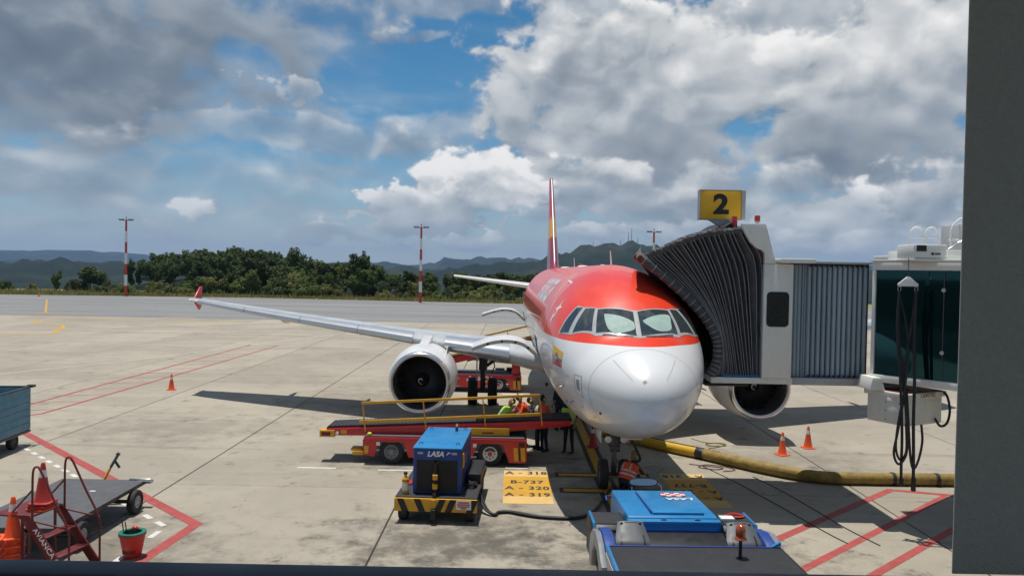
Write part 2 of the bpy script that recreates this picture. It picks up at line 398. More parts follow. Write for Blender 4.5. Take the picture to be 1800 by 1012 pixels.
# ---------------------------------------------------------------- mesh helpers
class MB:
    def __init__(s):
        s.v, s.f, s.m, s.cur = [], [], [], 0
    def add(s, vs, fs):
        o = len(s.v)
        s.v += [tuple(p) for p in vs]
        for f in fs:
            s.f.append(tuple(i + o for i in f))
            s.m.append(s.cur)
        return s
    def box(s, x0, x1, y0, y1, z0, z1):
        v = [(x, y, z) for z in (z0, z1) for y in (y0, y1) for x in (x0, x1)]
        return s.add(v, [(0, 2, 3, 1), (4, 5, 7, 6), (0, 1, 5, 4), (2, 6, 7, 3), (0, 4, 6, 2), (1, 3, 7, 5)])
    def obox(s, mat, hx, hy, hz):
        v = [mat @ Vector((x, y, z)) for z in (-hz, hz) for y in (-hy, hy) for x in (-hx, hx)]
        return s.add(v, [(0, 2, 3, 1), (4, 5, 7, 6), (0, 1, 5, 4), (2, 6, 7, 3), (0, 4, 6, 2), (1, 3, 7, 5)])
    def beam(s, p, q, w, h, up=(0, 0, 1)):
        p, q = Vector(p), Vector(q)
        d = (q - p); L = d.length; d.normalize()
        a = d.cross(Vector(up))
        if a.length < 1e-4:
            a = d.cross(Vector((0, 1, 0)))
        a.normalize(); b = a.cross(d)
        m = Matrix((a, d, b)).transposed().to_4x4(); m.translation = (p + q) / 2
        return s.obox(m, w / 2, L / 2, h / 2)
    def prism(s, poly, axis, a0, a1):
        """poly: 2D outline, extruded along axis ('x': (y,z) outline, 'y': (x,z), 'z': (x,y))"""
        def P(p, a):
            return {'x': (a, p[0], p[1]), 'y': (p[0], a, p[1]), 'z': (p[0], p[1], a)}[axis]
        n = len(poly)
        v = [P(p, a0) for p in poly] + [P(p, a1) for p in poly]
        f = [tuple(range(n - 1, -1, -1)), tuple(range(n, 2 * n))] + [(i, (i + 1) % n, n + (i + 1) % n, n + i) for i in range(n)]
        return s.add(v, f)
    def tube(s, pts, r, n=10, cap=True, closed=False):
        pts = [Vector(p) for p in pts]
        k = len(pts)
        rs = r if isinstance(r, (list, tuple)) else [r] * k
        v, f = [], []
        prev = None
        for i, p in enumerate(pts):
            t = (pts[(i + 1) % k] - pts[i - 1]) if (closed or 0 < i < k - 1) else ((pts[1] - pts[0]) if i == 0 else (pts[-1] - pts[-2]))
            t.normalize()
            if prev is None:
                a = t.cross(Vector((0, 0, 1)))
                if a.length < 1e-3:
                    a = t.cross(Vector((1, 0, 0)))
            else:
                a = prev - t * prev.dot(t)
            a.normalize(); prev = a
            b = t.cross(a)
            for j in range(n):
                an = 2 * pi * j / n
                v.append(p + (a * cos(an) + b * sin(an)) * rs[i])
        for i in range(k if closed else k - 1):
            i2 = (i + 1) % k
            for j in range(n):
                f.append((i * n + j, i * n + (j + 1) % n, i2 * n + (j + 1) % n, i2 * n + j))
        if cap and not closed:
            f.append(tuple(range(n - 1, -1, -1)))
            f.append(tuple(range((k - 1) * n, k * n)))
        return s.add(v, f)
    def lathe(s, prof, org=(0, 0, 0), axis=(0, 0, 1), n=24, cap=False):
        """prof: [(radius, height along axis)]"""
        ax = Vector(axis).normalized()
        a = ax.cross(Vector((0, 0, 1)))
        if a.length < 1e-3:
            a = Vector((1, 0, 0))
        a.normalize(); b = ax.cross(a); o = Vector(org)
        v, f = [], []
        for (r, h) in prof:
            for j in range(n):
                t = 2 * pi * j / n
                v.append(o + ax * h + (a * cos(t) + b * sin(t)) * max(r, 1e-4))
        for i in range(len(prof) - 1):
            for j in range(n):
                f.append((i * n + j, i * n + (j + 1) % n, (i + 1) * n + (j + 1) % n, (i + 1) * n + j))
        if cap:
            f.append(tuple(range(n - 1, -1, -1)))
            f.append(tuple(range((len(prof) - 1) * n, len(prof) * n)))
        return s.add(v, f)
    def grid(s, fn, nu, nv, wrap_u=False):
        v = [fn(i / nu, j / nv) for j in range(nv + 1) for i in range(nu + (0 if wrap_u else 1))]
        w = nu if wrap_u else nu + 1
        f = []
        for j in range(nv):
            for i in range(nu):
                i2 = (i + 1) % w
                f.append((j * w + i, j * w + i2, (j + 1) * w + i2, (j + 1) * w + i))
        return s.add(v, f)
    def ball(s, c, rx, ry=None, rz=None, n=12, m=8):
        ry = ry or rx; rz = rz or rx
        return s.grid(lambda a, b: (c[0] + rx * cos(2 * pi * a) * sin(pi * b), c[1] + ry * sin(2 * pi * a) * sin(pi * b), c[2] - rz * cos(pi * b)), n, m, True)
    def mesh(s, name, mats, bev=0.0, seg=2, smooth=35):
        me = bpy.data.meshes.new(name)
        me.from_pydata(s.v, [], s.f)
        mats = mats if isinstance(mats, (list, tuple)) else [mats]
        for m in mats:
            me.materials.append(MATS[m])
        if len(mats) > 1:
            me.polygons.foreach_set('material_index', s.m)
        bm = bmesh.new(); bm.from_mesh(me)
        bmesh.ops.recalc_face_normals(bm, faces=bm.faces)
        if bev:
            es = [e for e in bm.edges if len(e.link_faces) == 2 and e.calc_face_angle(0) > 0.6]
            bmesh.ops.bevel(bm, geom=es, offset=bev, segments=seg, profile=0.5, affect='EDGES', clamp_overlap=True)
        bm.to_mesh(me); bm.free()
        if smooth:
            me.polygons.foreach_set('use_smooth', [True] * len(me.polygons))
            me.set_sharp_from_angle(angle=radians(smooth))
        me.update()
        return me
    def build(s, name, mats, parent=None, bev=0.0, seg=2, smooth=35):
        return link(name, s.mesh(name, mats, bev, seg, smooth), parent)

def link(name, me, parent=None, loc=None, rot=None):
    o = bpy.data.objects.new(name, me)
    COL.objects.link(o)
    if parent is not None:
        o.parent = parent
    if loc is not None:
        o.location = loc
    if rot is not None:
        o.rotation_euler = rot
    return o
def tag(o, label=None, cat=None, group=None, kind=None):
    if label: o['label'] = label
    if cat: o['category'] = cat
    if group: o['group'] = group
    if kind: o['kind'] = kind
    return o
def thing(name, label, cat, loc=(0, 0, 0), rz=0.0, group=None):
    o = bpy.data.objects.new(name, None)
    o.empty_display_size = 0.3
    COL.objects.link(o)
    o.location = loc; o.rotation_euler = (0, 0, rz)
    return tag(o, label, cat, group)
def copy_tree(o, parent=None):
    c = o.copy(); COL.objects.link(c)
    if parent is not None:
        c.parent = parent
    for ch in list(o.children):
        copy_tree(ch, c)
    return c
def text_mesh(txt, size, mat, extrude=0.002, bold=0.0, align='CENTER', shear=0.0, cuts=None, spacing=1.0, line=1.0):
    cu = bpy.data.curves.new('txt', 'FONT')
    cu.body = txt; cu.size = size; cu.extrude = extrude; cu.offset = bold
    cu.align_x = align; cu.align_y = 'CENTER'; cu.shear = shear; cu.space_character = spacing; cu.space_line = line
    cu.resolution_u = 4
    ob = bpy.data.objects.new('txt', cu)
    COL.objects.link(ob)
    dg = bpy.context.evaluated_depsgraph_get()
    me = bpy.data.meshes.new_from_object(ob.evaluated_get(dg))
    bpy.data.objects.remove(ob); bpy.data.curves.remove(cu)
    me.materials.clear(); me.materials.append(MATS[mat])
    if cuts:
        bm = bmesh.new(); bm.from_mesh(me)
        for ax, step, lo, hi in cuts:
            t = lo
            while t < hi:
                co = (t, 0, 0) if ax == 0 else (0, t, 0)
                no = (1, 0, 0) if ax == 0 else (0, 1, 0)
                bmesh.ops.bisect_plane(bm, geom=bm.verts[:] + bm.edges[:] + bm.faces[:], plane_co=co, plane_no=no)
                t += step
        bmesh.ops.triangulate(bm, faces=bm.faces)
        bm.to_mesh(me); bm.free()
    return me
def lettering(name, txt, size, mat, parent, mw, **kw):
    """flat letters placed by a matrix in the parent's frame"""
    me = text_mesh(txt, size, mat, **kw)
    me.transform(mw)
    return link(name, me, parent)
def frame(org, xdir, ydir):
    x = Vector(xdir).normalized(); y = Vector(ydir).normalized(); z = x.cross(y)
    m = Matrix((x, y, z)).transposed().to_4x4(); m.translation = Vector(org)
    return m
def spline(pts, n=8):
    """Catmull-Rom through the points"""
    P = [Vector(p) for p in pts]
    P = [P[0] * 2 - P[1]] + P + [P[-1] * 2 - P[-2]]
    out = []
    for i in range(1, len(P) - 2):
        for k in range(n):
            t = k / n
            a, b, c, d = P[i - 1:i + 3]
            out.append(0.5 * ((2 * b) + (c - a) * t + (2 * a - 5 * b + 4 * c - d) * t * t + (3 * b - a - 3 * c + d) * t ** 3))
    out.append(P[-2])
    return out
def wheel(parent, c, r, w, ax=(1, 0, 0), rim='light_grey_paint', rim_r=0.55, name='wheel', lugs=6, hub='dark_steel'):
    """tyre with rounded shoulders; rim a child of the tyre"""
    ax = Vector(ax).normalized(); c = Vector(c)
    t = MB()
    k = rim_r
    t.lathe([(r * k, -w * 0.36), (r * 0.80, -w * 0.5), (r * 0.93, -w * 0.47), (r * 0.985, -w * 0.36), (r, -w * 0.2), (r, w * 0.2), (r * 0.985, w * 0.36), (r * 0.93, w * 0.47), (r * 0.80, w * 0.5), (r * k, w * 0.36), (r * k, -w * 0.36)], c, ax, 28)
    ty = t.build(name, 'rubber', parent)
    q = MB()
    for sgn in (1, -1):
        q.lathe([(r * k * 1.02, w * 0.40 * sgn), (r * k * 0.93, w * 0.42 * sgn), (r * k * 0.86, w * 0.30 * sgn), (r * k * 0.45, w * 0.22 * sgn), (r * k * 0.40, w * 0.34 * sgn), (r * k * 0.30, w * 0.40 * sgn), (0.0, w * 0.41 * sgn)], c, ax, 24)
    q.build('rim', rim, ty)
    a = ax.cross(Vector((0, 0, 1)))
    if a.length < 1e-3: a = Vector((1, 0, 0))
    a.normalize(); b = ax.cross(a)
    h = MB()
    for i in range(lugs):
        t0 = 2 * pi * i / lugs
        p = c + (a * cos(t0) + b * sin(t0)) * r * k * 0.66
        for sgn in (1, -1):
            h.lathe([(0.0, 0.0), (r * k * 0.11, 0.0), (r * k * 0.10, 0.006 * sgn), (0, 0.006 * sgn)], p + ax * w * 0.275 * sgn, ax, 8)
    h.build('rim_hole', hub, ty)
    return ty
# ---------------------------------------------------------------- land, apron, taxiway
from mathutils import noise as mnoise
def interp(kn, x):
    if x <= kn[0][0]: return kn[0][1]
    for (a, b), (c, d) in zip(kn, kn[1:]):
        if x <= c:
            t = (x - a) / (c - a); t = t * t * (3 - 2 * t)
            return b + (d - b) * t
    return kn[-1][1]
def sstep(a, b, x):
    t = min(max((x - a) / (b - a), 0), 1)
    return t * t * (3 - 2 * t)
# ridges: distance, radial width, [(azimuth tangent, rise in milliradians)]
RIDGES = [
    (2600, 620, [(-0.10, 0), (-0.03, 3.5), (0.004, 8.5), (0.03, 15), (0.073, 24), (0.11, 31), (0.146, 32), (0.182, 28.5), (0.219, 20), (0.26, 14), (0.32, 8), (0.45, 5), (0.9, 6)]),
    (6500, 1200, [(-0.30, 0), (-0.235, 5), (-0.19, 9.5), (-0.16, 6.5), (-0.13, 5), (-0.10, 6.5), (-0.086, 15.5), (-0.073, 13), (-0.05, 14.5), (-0.022, 17), (0.0, 14.5), (0.05, 13), (0.2, 10), (0.6, 12)]),
    (11000, 2600, [(-1.2, 14), (-0.66, 13), (-0.58, 14), (-0.51, 13), (-0.45, 11), (-0.415, 10), (-0.33, 7.3), (-0.22, 5.8), (-0.146, 4), (0.0, 4), (0.6, 5)]),
    (4200, 900, [(-1.2, 5), (-0.7, -3), (-0.5, -6), (-0.35, -8), (-0.2, -8), (0.3, -8)]),
]
def land_z(x, y):
    r = sqrt(x * x + y * y)
    z = -0.10
    if y > 100:
        z -= 1.6 * sstep(146, 172, y) * sstep(-30, -75, x)
        z -= 26 * sstep(190, 480, y) + 45 * sstep(500, 1600, y)
        z += 5.6 * math.exp(-((x + 76) / 26) ** 2 - ((y - 218) / 34) ** 2)
    if y > 0 and r > 900:
        k = 0
        for r0, w, kn in RIDGES:
            e = interp(kn, x / y)
            h = e * 1e-3 * r0 + CAM_Z
            n = mnoise.fractal(Vector((x / r0 * 24, y / r0 * 24, r0 * 0.01)), 0.9, 2.0, 6)
            g = math.exp(-((r - r0) / w) ** 2) if r < r0 else math.exp(-((r - r0) / (w * 2)) ** 2)
            c_ = 0.35 if r0 in (11000, 4200) else 1.0
            k = max(k, (h + 71) * g * (1 + 0.16 * n * c_) + n * 0.0045 * r0 * g * c_)
        z += k
    return z
def build_land():
    az = []
    a = -pi
    while a < pi - 1e-6:
        az.append(a)
        a += 0.006 if abs(a) < 0.72 else 0.06
    rr = [0.0, 40.0, 80, 110, 130]
    r = 140.0
    while r < 15000:
        rr.append(r); r *= 1.028
    vs = [(0, 0, -0.10)]
    fs = []
    n = len(az)
    for r in rr[1:]:
        for a in az:
            x, y = r * sin(a), r * cos(a)
            vs.append((x, y, land_z(x, y)))
    for j in range(n):
        fs.append((0, 1 + (j + 1) % n, 1 + j))
    for i in range(len(rr) - 2):
        for j in range(n):
            p = 1 + i * n
            fs.append((p + j, p + (j + 1) % n, p + n + (j + 1) % n, p + n + j))
    me = bpy.data.meshes.new('ground')
    me.from_pydata(vs, [], fs)
    me.materials.append(MATS['land'])
    me.polygons.foreach_set('use_smooth', [True] * len(fs))
    tag(link('ground', me), kind='structure')
build_land()

def sheet(name, pts, mat, parent, z):
    me = bpy.data.meshes.new(name)
    me.from_pydata([(x, y, z) for x, y in pts], [], [tuple(range(len(pts)))])
    me.materials.append(MATS[mat])
    return link(name, me, parent)
grass = sheet('grass_verge', [(-190, 138), (190, 138), (190, 172), (-190, 172)], 'shoulder', None, -0.06)
tag(grass, kind='structure')
taxi = sheet('taxiway', [(-260, 83.6), (260, 83.6), (260, 147), (83, 146), (2, 138.5), (-47, 144), (-90, 138.2), (-260, 118)], 'asphalt', None, -0.016)
tag(taxi, kind='structure')
apron = sheet('apron', [(-260, -12), (260, -12), (260, 84), (-260, 84)], 'joint_fill', None, -0.022)
tag(apron, kind='structure')
YJ = [1.6, 8.2, 14.3, 20.1, 25.1, 31.1, 37.9, 44.0, 50.0, 56.0, 61.8, 67.6, 73.2, 78.6, 84.0]
XJ = [-2.7 + 6.0 * k for k in range(-9, 11)]
for y0, y1 in zip(YJ, YJ[1:]):
    hy = (y1 - y0) / 2 - 0.009; hx = 3.0 - 0.019
    b = MB()
    c = 0.012
    b.add([(-hx, -hy, -0.02), (hx, -hy, -0.02), (hx, hy, -0.02), (-hx, hy, -0.02), (-hx, -hy, -c * 0.6), (hx, -hy, -c * 0.6), (hx, hy, -c * 0.6), (-hx, hy, -c * 0.6),
           (-hx + c, -hy + c, 0), (hx - c, -hy + c, 0), (hx - c, hy - c, 0), (-hx + c, hy - c, 0)],
          [(0, 1, 5, 4), (1, 2, 6, 5), (2, 3, 7, 6), (3, 0, 4, 7), (4, 5, 9, 8), (5, 6, 10, 9), (6, 7, 11, 10), (7, 4, 8, 11), (8, 9, 10, 11)])
    me = b.mesh('slab', 'concrete', smooth=0)
    for x0 in XJ[:-1]:
        link('slab', me, apron, ((2 * x0 + 6.0) / 2, (y0 + y1) / 2, 0))
for x0, x1 in ((-250, XJ[0] - 0.02), (XJ[-1] + 0.02, 250)):
    sheet('outer_paving', [(x0, 1.6), (x1, 1.6), (x1, 84), (x0, 84)], 'concrete', apron, 0.0)

def stripe(name, pts, w, mat, parent=None, z=0.005):
    """painted line of constant width along a polyline, mitred"""
    P = [Vector((p[0], p[1])) for p in pts]
    L, R = [], []
    for i, p in enumerate(P):
        d1 = (P[i] - P[i - 1]).normalized() if i else (P[1] - P[0]).normalized()
        d2 = (P[i + 1] - P[i]).normalized() if i < len(P) - 1 else d1
        t = (d1 + d2).normalized()
        n = Vector((-t.y, t.x))
        k = w / 2 / max(n.dot(Vector((-d1.y, d1.x))), 0.3)
        L.append(p + n * k); R.append(p - n * k)
    me = bpy.data.meshes.new(name)
    n = len(P)
    me.from_pydata([(p.x, p.y, z) for p in L + R], [], [(n + i, n + i + 1, i + 1, i) for i in range(n - 1)])
    me.materials.append(MATS[mat])
    return link(name, me, apron if parent is None else parent)
stripe('red_line', [(-21.5, 31.0), (-16.25, 25.95), (-6.83, 16.98), (-7.0, 14.9), (-7.1, 10)], 0.26, 'red_marking')
for k in range(17):                                    # white dashes inside the red line
    t = k / 16.0
    p0 = Vector((-15.75, 24.6)); p1 = Vector((-7.75, 17.1))
    a = p0 + (p1 - p0) * t
    d = (p1 - p0).normalized()
    stripe('white_dash', [a, a + d * 0.38], 0.13, 'white_marking')
for k in range(3):
    stripe('white_dash', [(-7.42 - 0.02 * k, 16.5 - 0.75 * k), (-7.43 - 0.02 * k, 16.08 - 0.75 * k)], 0.13, 'white_marking')
stripe('red_line', [(-22.3, 27.9), (-18.4, 27.9), (-17.6, 29.2), (-16.85, 56.5)], 0.14, 'red_marking')
stripe('red_line', [(-22.5, 28.6), (-19.2, 30.6), (-18.93, 56.5)], 0.14, 'red_marking')
for k in range(15):
    y = 29.6 + k * 1.85
    stripe('red_hatch_line', [(-19.6 + k * 0.045, y - 0.1), (-17.45 + k * 0.04, y + 0.55)], 0.07, 'red_marking', z=0.0035)
stripe('red_line', [(2.6, 13.75), (5.7, 16.6), (10.25, 20.8), (13.0, 20.0)], 0.21, 'red_marking')
stripe('red_line', [(4.0, 13.36), (5.98, 15.22), (11.45, 20.3)], 0.19, 'red_marking', z=0.0042)
stripe('red_line', [(6.0, 13.85), (7.18, 14.93), (10.25, 17.7), (13.5, 20.6)], 0.19, 'red_marking')
# lead-in line and stop bars
stripe('lead_in_border', [(2.62, 18.2), (2.62, 23), (2.58, 60)], 0.52, 'black_marking', z=0.0035)
stripe('lead_in_line', [(2.62, 18.2), (2.62, 23), (2.58, 60)], 0.26, 'yellow_marking', z=0.007)
for y, xa in ((21.75, 1.40), (20.2, 1.44)):
    stripe('stop_bar_border', [(xa - 0.1, y), (3.95, y)], 0.46, 'black_marking', z=0.0045)
    stripe('stop_bar', [(xa, y), (3.85, y)], 0.26, 'yellow_marking', z=0.0085)
# parking-position panels with aircraft types
def type_panel(x0, x1, y0, y1, flip):
    h = (y1 - y0) / 5.0
    for k in range(5):
        m = 'pale_yellow_marking' if k in (0, 4) else 'yellow_marking'
        sheet('position_panel', [(x0, y0 + h * k), (x1, y0 + h * k), (x1, y0 + h * (k + 1)), (x0, y0 + h * (k + 1))], m, apron, 0.006)
    rows = ['A - 319', 'A - 320', 'B-737', 'A - 318']
    ys = [y0 + h * 1.22, y0 + h * 2.18, y0 + h * 3.1, y1 - h * 0.42]
    for tx, y in zip(rows, ys):
        yy = y
        mw = frame(((x0 + x1) / 2, yy, 0.0085), (-1, 0, 0) if flip else (1, 0, 0), (0, -1, 0) if flip else (0, 1, 0))
        me = text_mesh(tx, 0.34, 'black_marking', extrude=0.0, bold=0.010, spacing=1.12)
        me.transform(Matrix.Scale(1.25, 4, (0, 1, 0)))
        me.transform(mw)
        link('lettering', me, apron)
type_panel(-0.13, 1.12, 18.93, 22.1, False)
type_panel(4.28, 5.50, 18.9, 22.05, True)
# taxiway paint
for pts, w in (([(-72.7, 121.8), (-52.3, 87.4)], 0.22), ([(-53.6, 87.4), (-47.5, 88.6)], 0.5), ([(-37.9, 84.6), (-34.6, 85.5)], 0.6)):
    stripe('yellow_taxi_line', pts, w, 'yellow_marking', taxi, z=-0.008)
stripe('yellow_taxi_line', [tuple(p[:2]) for p in spline([(-60, 50, 0), (-38.9, 61, 0), (-38.6, 66, 0), (-40.6, 70.5, 0), (-42.6, 72.6, 0), (-45.5, 74.2, 0), (-46.4, 77.5, 0), (-44.5, 79.4, 0), (-38, 80.8, 0)], 6)], 0.34, 'yellow_marking')
stripe('yellow_taxi_line', [(-34.5, 77.9), (-27.5, 79.4)], 0.5, 'yellow_marking')
stripe('yellow_taxi_line', [(-12, 66), (-3, 69)], 0.45, 'yellow_marking')
stripe('white_line', [(-34, 66), (-14, 71)], 0.3, 'faded_marking')
stripe('white_line', [(-30, 31.5), (-22.5, 46), (-15.5, 66)], 0.2, 'faded_marking')
for k, (x, y) in enumerate(((-4.5, 57.5), (-11, 60.5), (-21, 63), (-9, 63.8))):
    stripe('white_line', [(x - 3, y), (x + 3, y + 0.2)], 0.22, 'faded_marking')
stripe('pink_line', [(-45, 66.5), (2, 62.5)], 0.12, 'red_marking', z=0.0045)
stripe('white_line', [(-3.7, 21.9), (-1.95, 21.9)], 0.12, 'white_marking')
stripe('white_line', [(-0.1, 22.4), (0.55, 22.4)], 0.12, 'white_marking')
stripe('white_line', [(-6.0, 22.0), (-4.9, 22.0)], 0.12, 'white_marking')
stripe('white_line', [(-1.4, 32.4), (0.9, 32.5)], 0.5, 'white_marking')
stripe('white_line', [(-0.4, 36.0), (0.6, 36.0)], 0.2, 'white_marking')

# ---------------------------------------------------------------- terminal: the window the picture is taken through
tb = MB()
tb.box(-9, 9, 1.22, 1.50, 0, 5.06)
tb.box(-9, 9, -6, 1.50, 7.5, 7.8)  # ceiling out of view, added to keep the sun off the window post
tb.box(-9, 9, -6, 1.215, 3.75, 4.0)
tb.box(-9.3, -9, -6, 1.5, 0, 7.8)
tb.box(9, 9.3, -6, 1.5, 0, 7.8)  # rear side left open so sky light reaches the window post
tag(tb.build('terminal_wall', 'terminal_concrete', bev=0.01), 'pale concrete terminal wall around the window with an added unseen ceiling', 'wall')
fb = MB(); fb.prism([(0.690, 1.20), (0.84, 1.44), (1.3, 1.44), (1.3, 1.196), (0.6885, 1.196)], 'z', 5.206, 7.49)
tag(fb.build('window_mullion', 'wall_render', bev=0.0012), 'grey textured window post along the right edge of the view', 'window post')
fb = MB(); fb.box(-8.9, 8.9, 1.13, 1.20, 5.10, 5.204)
tag(fb.build('window_sill', 'sill_dark', bev=0.012, seg=3), 'dark window ledge along the bottom of the view', 'window sill')
# ---------------------------------------------------------------- airliner (local frame: x to port, y aft of the nose tip, z up)
ZC = 3.80
FT = [(0, -.72, -.72, 0.0, -.72), (.04, -.50, -.94, .235, -.72), (.12, -.35, -1.07, .40, -.71), (.3, -.16, -1.22, .62, -.69), (.6, .04, -1.40, .87, -.65), (1.0, .24, -1.56, 1.11, -.58), (1.4, .40, -1.68, 1.30, -.51), (1.68, .52, -1.75, 1.40, -.45),
      (1.95, .75, -1.81, 1.50, -.38), (2.2, .95, -1.86, 1.575, -.32), (2.45, 1.11, -1.90, 1.64, -.26), (2.8, 1.32, -1.95, 1.715, -.20), (3.2, 1.52, -2.00, 1.78, -.14), (3.8, 1.75, -2.05, 1.86, -.08), (4.5, 1.92, -2.08, 1.92, -.03), (5.3, 2.04, -2.09, 1.96, 0), (6.3, 2.10, -2.09, 1.975, 0), (7.5, 2.11, -2.09, 1.975, 0),
      (23.5, 2.11, -2.09, 1.975, 0), (26, 2.11, -1.80, 1.93, .1), (28.5, 2.10, -1.32, 1.78, .3), (31, 2.06, -.75, 1.50, .55), (33.5, 1.93, -.13, 1.08, .85), (35.8, 1.70, .42, .62, 1.05), (37.2, 1.46, .80, .30, 1.13), (37.57, 1.30, .98, .14, 1.14)]
def pchip(xs, ys):
    n = len(xs)
    h = [xs[i + 1] - xs[i] for i in range(n - 1)]
    d = [(ys[i + 1] - ys[i]) / h[i] for i in range(n - 1)]
    m = [0] * n; m[0] = d[0]; m[-1] = d[-1]
    for i in range(1, n - 1):
        if d[i - 1] * d[i] > 0:
            w1 = 2 * h[i] + h[i - 1]; w2 = h[i] + 2 * h[i - 1]
            m[i] = (w1 + w2) / (w1 / d[i - 1] + w2 / d[i])
    def f(x):
        x = min(max(x, xs[0]), xs[-1])
        lo, hi = 0, n - 1
        while hi - lo > 1:
            k = (lo + hi) // 2
            if xs[k] <= x: lo = k
            else: hi = k
        t = (x - xs[lo]) / h[lo]
        return ys[lo] * (1 + 2 * t) * (1 - t) ** 2 + h[lo] * m[lo] * t * (1 - t) ** 2 + ys[hi] * t * t * (3 - 2 * t) + h[lo] * m[hi] * t * t * (t - 1)
    return f
_q = [sqrt(r[0]) for r in FT]
fT, fB, fW, fC = [pchip(_q, [r[k] for r in FT]) for k in (1, 2, 3, 4)]
def skin0(s, th):
    q = sqrt(max(s, 0)); c = fC(q); k = cos(th)
    return Vector((fW(q) * sin(th), s, ZC + c + ((fT(q) - c) if k > 0 else (c - fB(q))) * k))
def skin(s, th, off=0.0):
    p = skin0(s, th)
    if off:
        e = 0.004
        n = (skin0(s, th + e) - skin0(s, th - e)).cross(skin0(s + e, th) - skin0(max(s - e, 1e-4), th))
        n.normalize()
        if n.dot(Vector((p.x, 0, p.z - ZC)) + Vector((0, -0.3 if s < 2 else 0, 0))) < 0: n = -n
        p = p + n * off
    return p

def paint_mat(name, kind):
    m = bpy.data.materials.new(name)
    m.use_nodes = True
    N = Nodes(m.node_tree)
    b = m.node_tree.nodes['Principled BSDF']
    co = N.add('ShaderNodeTexCoord').outputs['Object']
    sp = N.add('ShaderNodeSeparateXYZ', {0: co})
    white = (0.69, 0.695, 0.70); red = (0.80, 0.052, 0.018)
    dirt = N.noise(N.add('ShaderNodeMapping', {'Vector': co, 'Scale': (1.0, 0.35, 1.0)}).outputs[0], 1.7, 7.0, 0.65, 0.4)
    if kind == 'body':
        cheat = N.range(sp.outputs[2], 4.108, 4.114, smooth=False)
        base = N.mix(cheat, white, red)
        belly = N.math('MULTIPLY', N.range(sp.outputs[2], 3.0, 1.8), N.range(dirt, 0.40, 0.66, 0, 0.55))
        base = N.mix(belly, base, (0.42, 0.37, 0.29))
        base = N.mix(N.range(dirt, 0.5, 0.8, 0, 0.10), base, (0.35, 0.32, 0.28))
    elif kind == 'fin':
        z = sp.outputs[2]
        base = N.mix(N.range(N.math('ADD', z, N.math('MULTIPLY', sp.outputs[1], 0.10)), 10.9, 11.1), (0.34, 0.022, 0.040), (0.80, 0.36, 0.02))
        base = N.mix(N.range(N.math('ADD', z, N.math('MULTIPLY', sp.outputs[1], 0.14)), 13.4, 13.9), base, (0.62, 0.030, 0.024))
        base = N.mix(N.range(z, 7.6, 6.2), base, (0.26, 0.018, 0.06))
    elif kind == 'wing':
        base = N.mix(N.range(dirt, 0.35, 0.7), (0.47, 0.49, 0.50), (0.36, 0.375, 0.385))
    else:
        base = N.mix(N.range(dirt, 0.35, 0.75, 0, 0.4), white, (0.42, 0.40, 0.37))
    m.node_tree.links.new(base, b.inputs['Base Color'])
    b.inputs['Roughness'].default_value = 0.34 if kind != 'wing' else 0.42
    b.inputs['Coat Weight'].default_value = 0.55 if kind in ('body', 'fin') else 0.15
    b.inputs['Coat Roughness'].default_value = 0.09
    # slight waviness of the sheet metal
    bn = N.add('ShaderNodeBump', {'Strength': 0.06, 'Distance': 0.03, 'Height': N.noise(co, 2.2, 2.0, 0.5)})
    m.node_tree.links.new(bn.outputs[0], b.inputs['Normal'])
    MATS[name] = m
for nm, k in (('body_paint', 'body'), ('fin_paint', 'fin'), ('wing_paint', 'wing'), ('nacelle_paint', 'nacelle')):
    paint_mat(nm, k)
M('bare_metal', (0.60, 0.605, 0.61), 0.34, 0.8, var=0.03, rvar=0.15, scale=2)
M('lip_metal', (0.74, 0.74, 0.74), 0.26, 0.95, var=0.03, rvar=0.15, scale=3)
M('wing_white', (0.66, 0.67, 0.68), 0.3, 0.0, var=0.06, grime=0.15, coat=0.2, grime_col=(0.3, 0.28, 0.25))
M('intake_dark', (0.060, 0.061, 0.064), 0.5, var=0.2)
M('fan_blade', (0.22, 0.225, 0.235), 0.38, 0.8, var=0.2)
M('panel_line', (0.26, 0.27, 0.28), 0.5)
M('window_surround', (0.38, 0.39, 0.395), 0.32, coat=0.3, grime=0.12)
M('sun_shade', (0.30, 0.42, 0.38), 0.65, var=0.14, scale=5)
M('door_edge', (0.50, 0.47, 0.38), 0.55, grime=0.25)
M('gear_metal', (0.11, 0.11, 0.115), 0.45, 0.3, var=0.25, grime=0.4)
M('flag_yellow', (0.72, 0.42, 0.015), 0.35, coat=0.4); M('flag_blue', (0.02, 0.03, 0.12), 0.35, coat=0.4); M('flag_red', (0.52, 0.02, 0.025), 0.35, coat=0.4)
M('letter_white', (0.76, 0.75, 0.74), 0.35, coat=0.4, var=0.04)

AC = thing('airliner', 'red and white twin-engine jet airliner parked nose-on at the gate', 'airplane', (2.825, 15.38, 0), 0.0112)
def fuselage_mesh():
    ss = [0.0015, 0.006, 0.015, 0.03, 0.05, 0.08, 0.12, 0.17, 0.23, 0.3]
    s = 0.38
    while s < 6.4:
        ss.append(s); s += 0.085
    while s < 37.5:
        ss.append(s); s += 0.55
    ss.append(37.57)
    n = 112
    b = MB()
    v = []
    for s in ss:
        for j in range(n):
            v.append(skin0(s, 2 * pi * j / n))
    f = []
    for i in range(len(ss) - 1):
        for j in range(n):
            f.append((i * n + j, i * n + (j + 1) % n, (i + 1) * n + (j + 1) % n, (i + 1) * n + j))
    f.append(tuple(range(n))); f.append(tuple(range((len(ss) - 1) * n, len(ss) * n)))
    b.add(v, f)
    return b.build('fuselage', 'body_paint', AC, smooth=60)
FUS = fuselage_mesh()
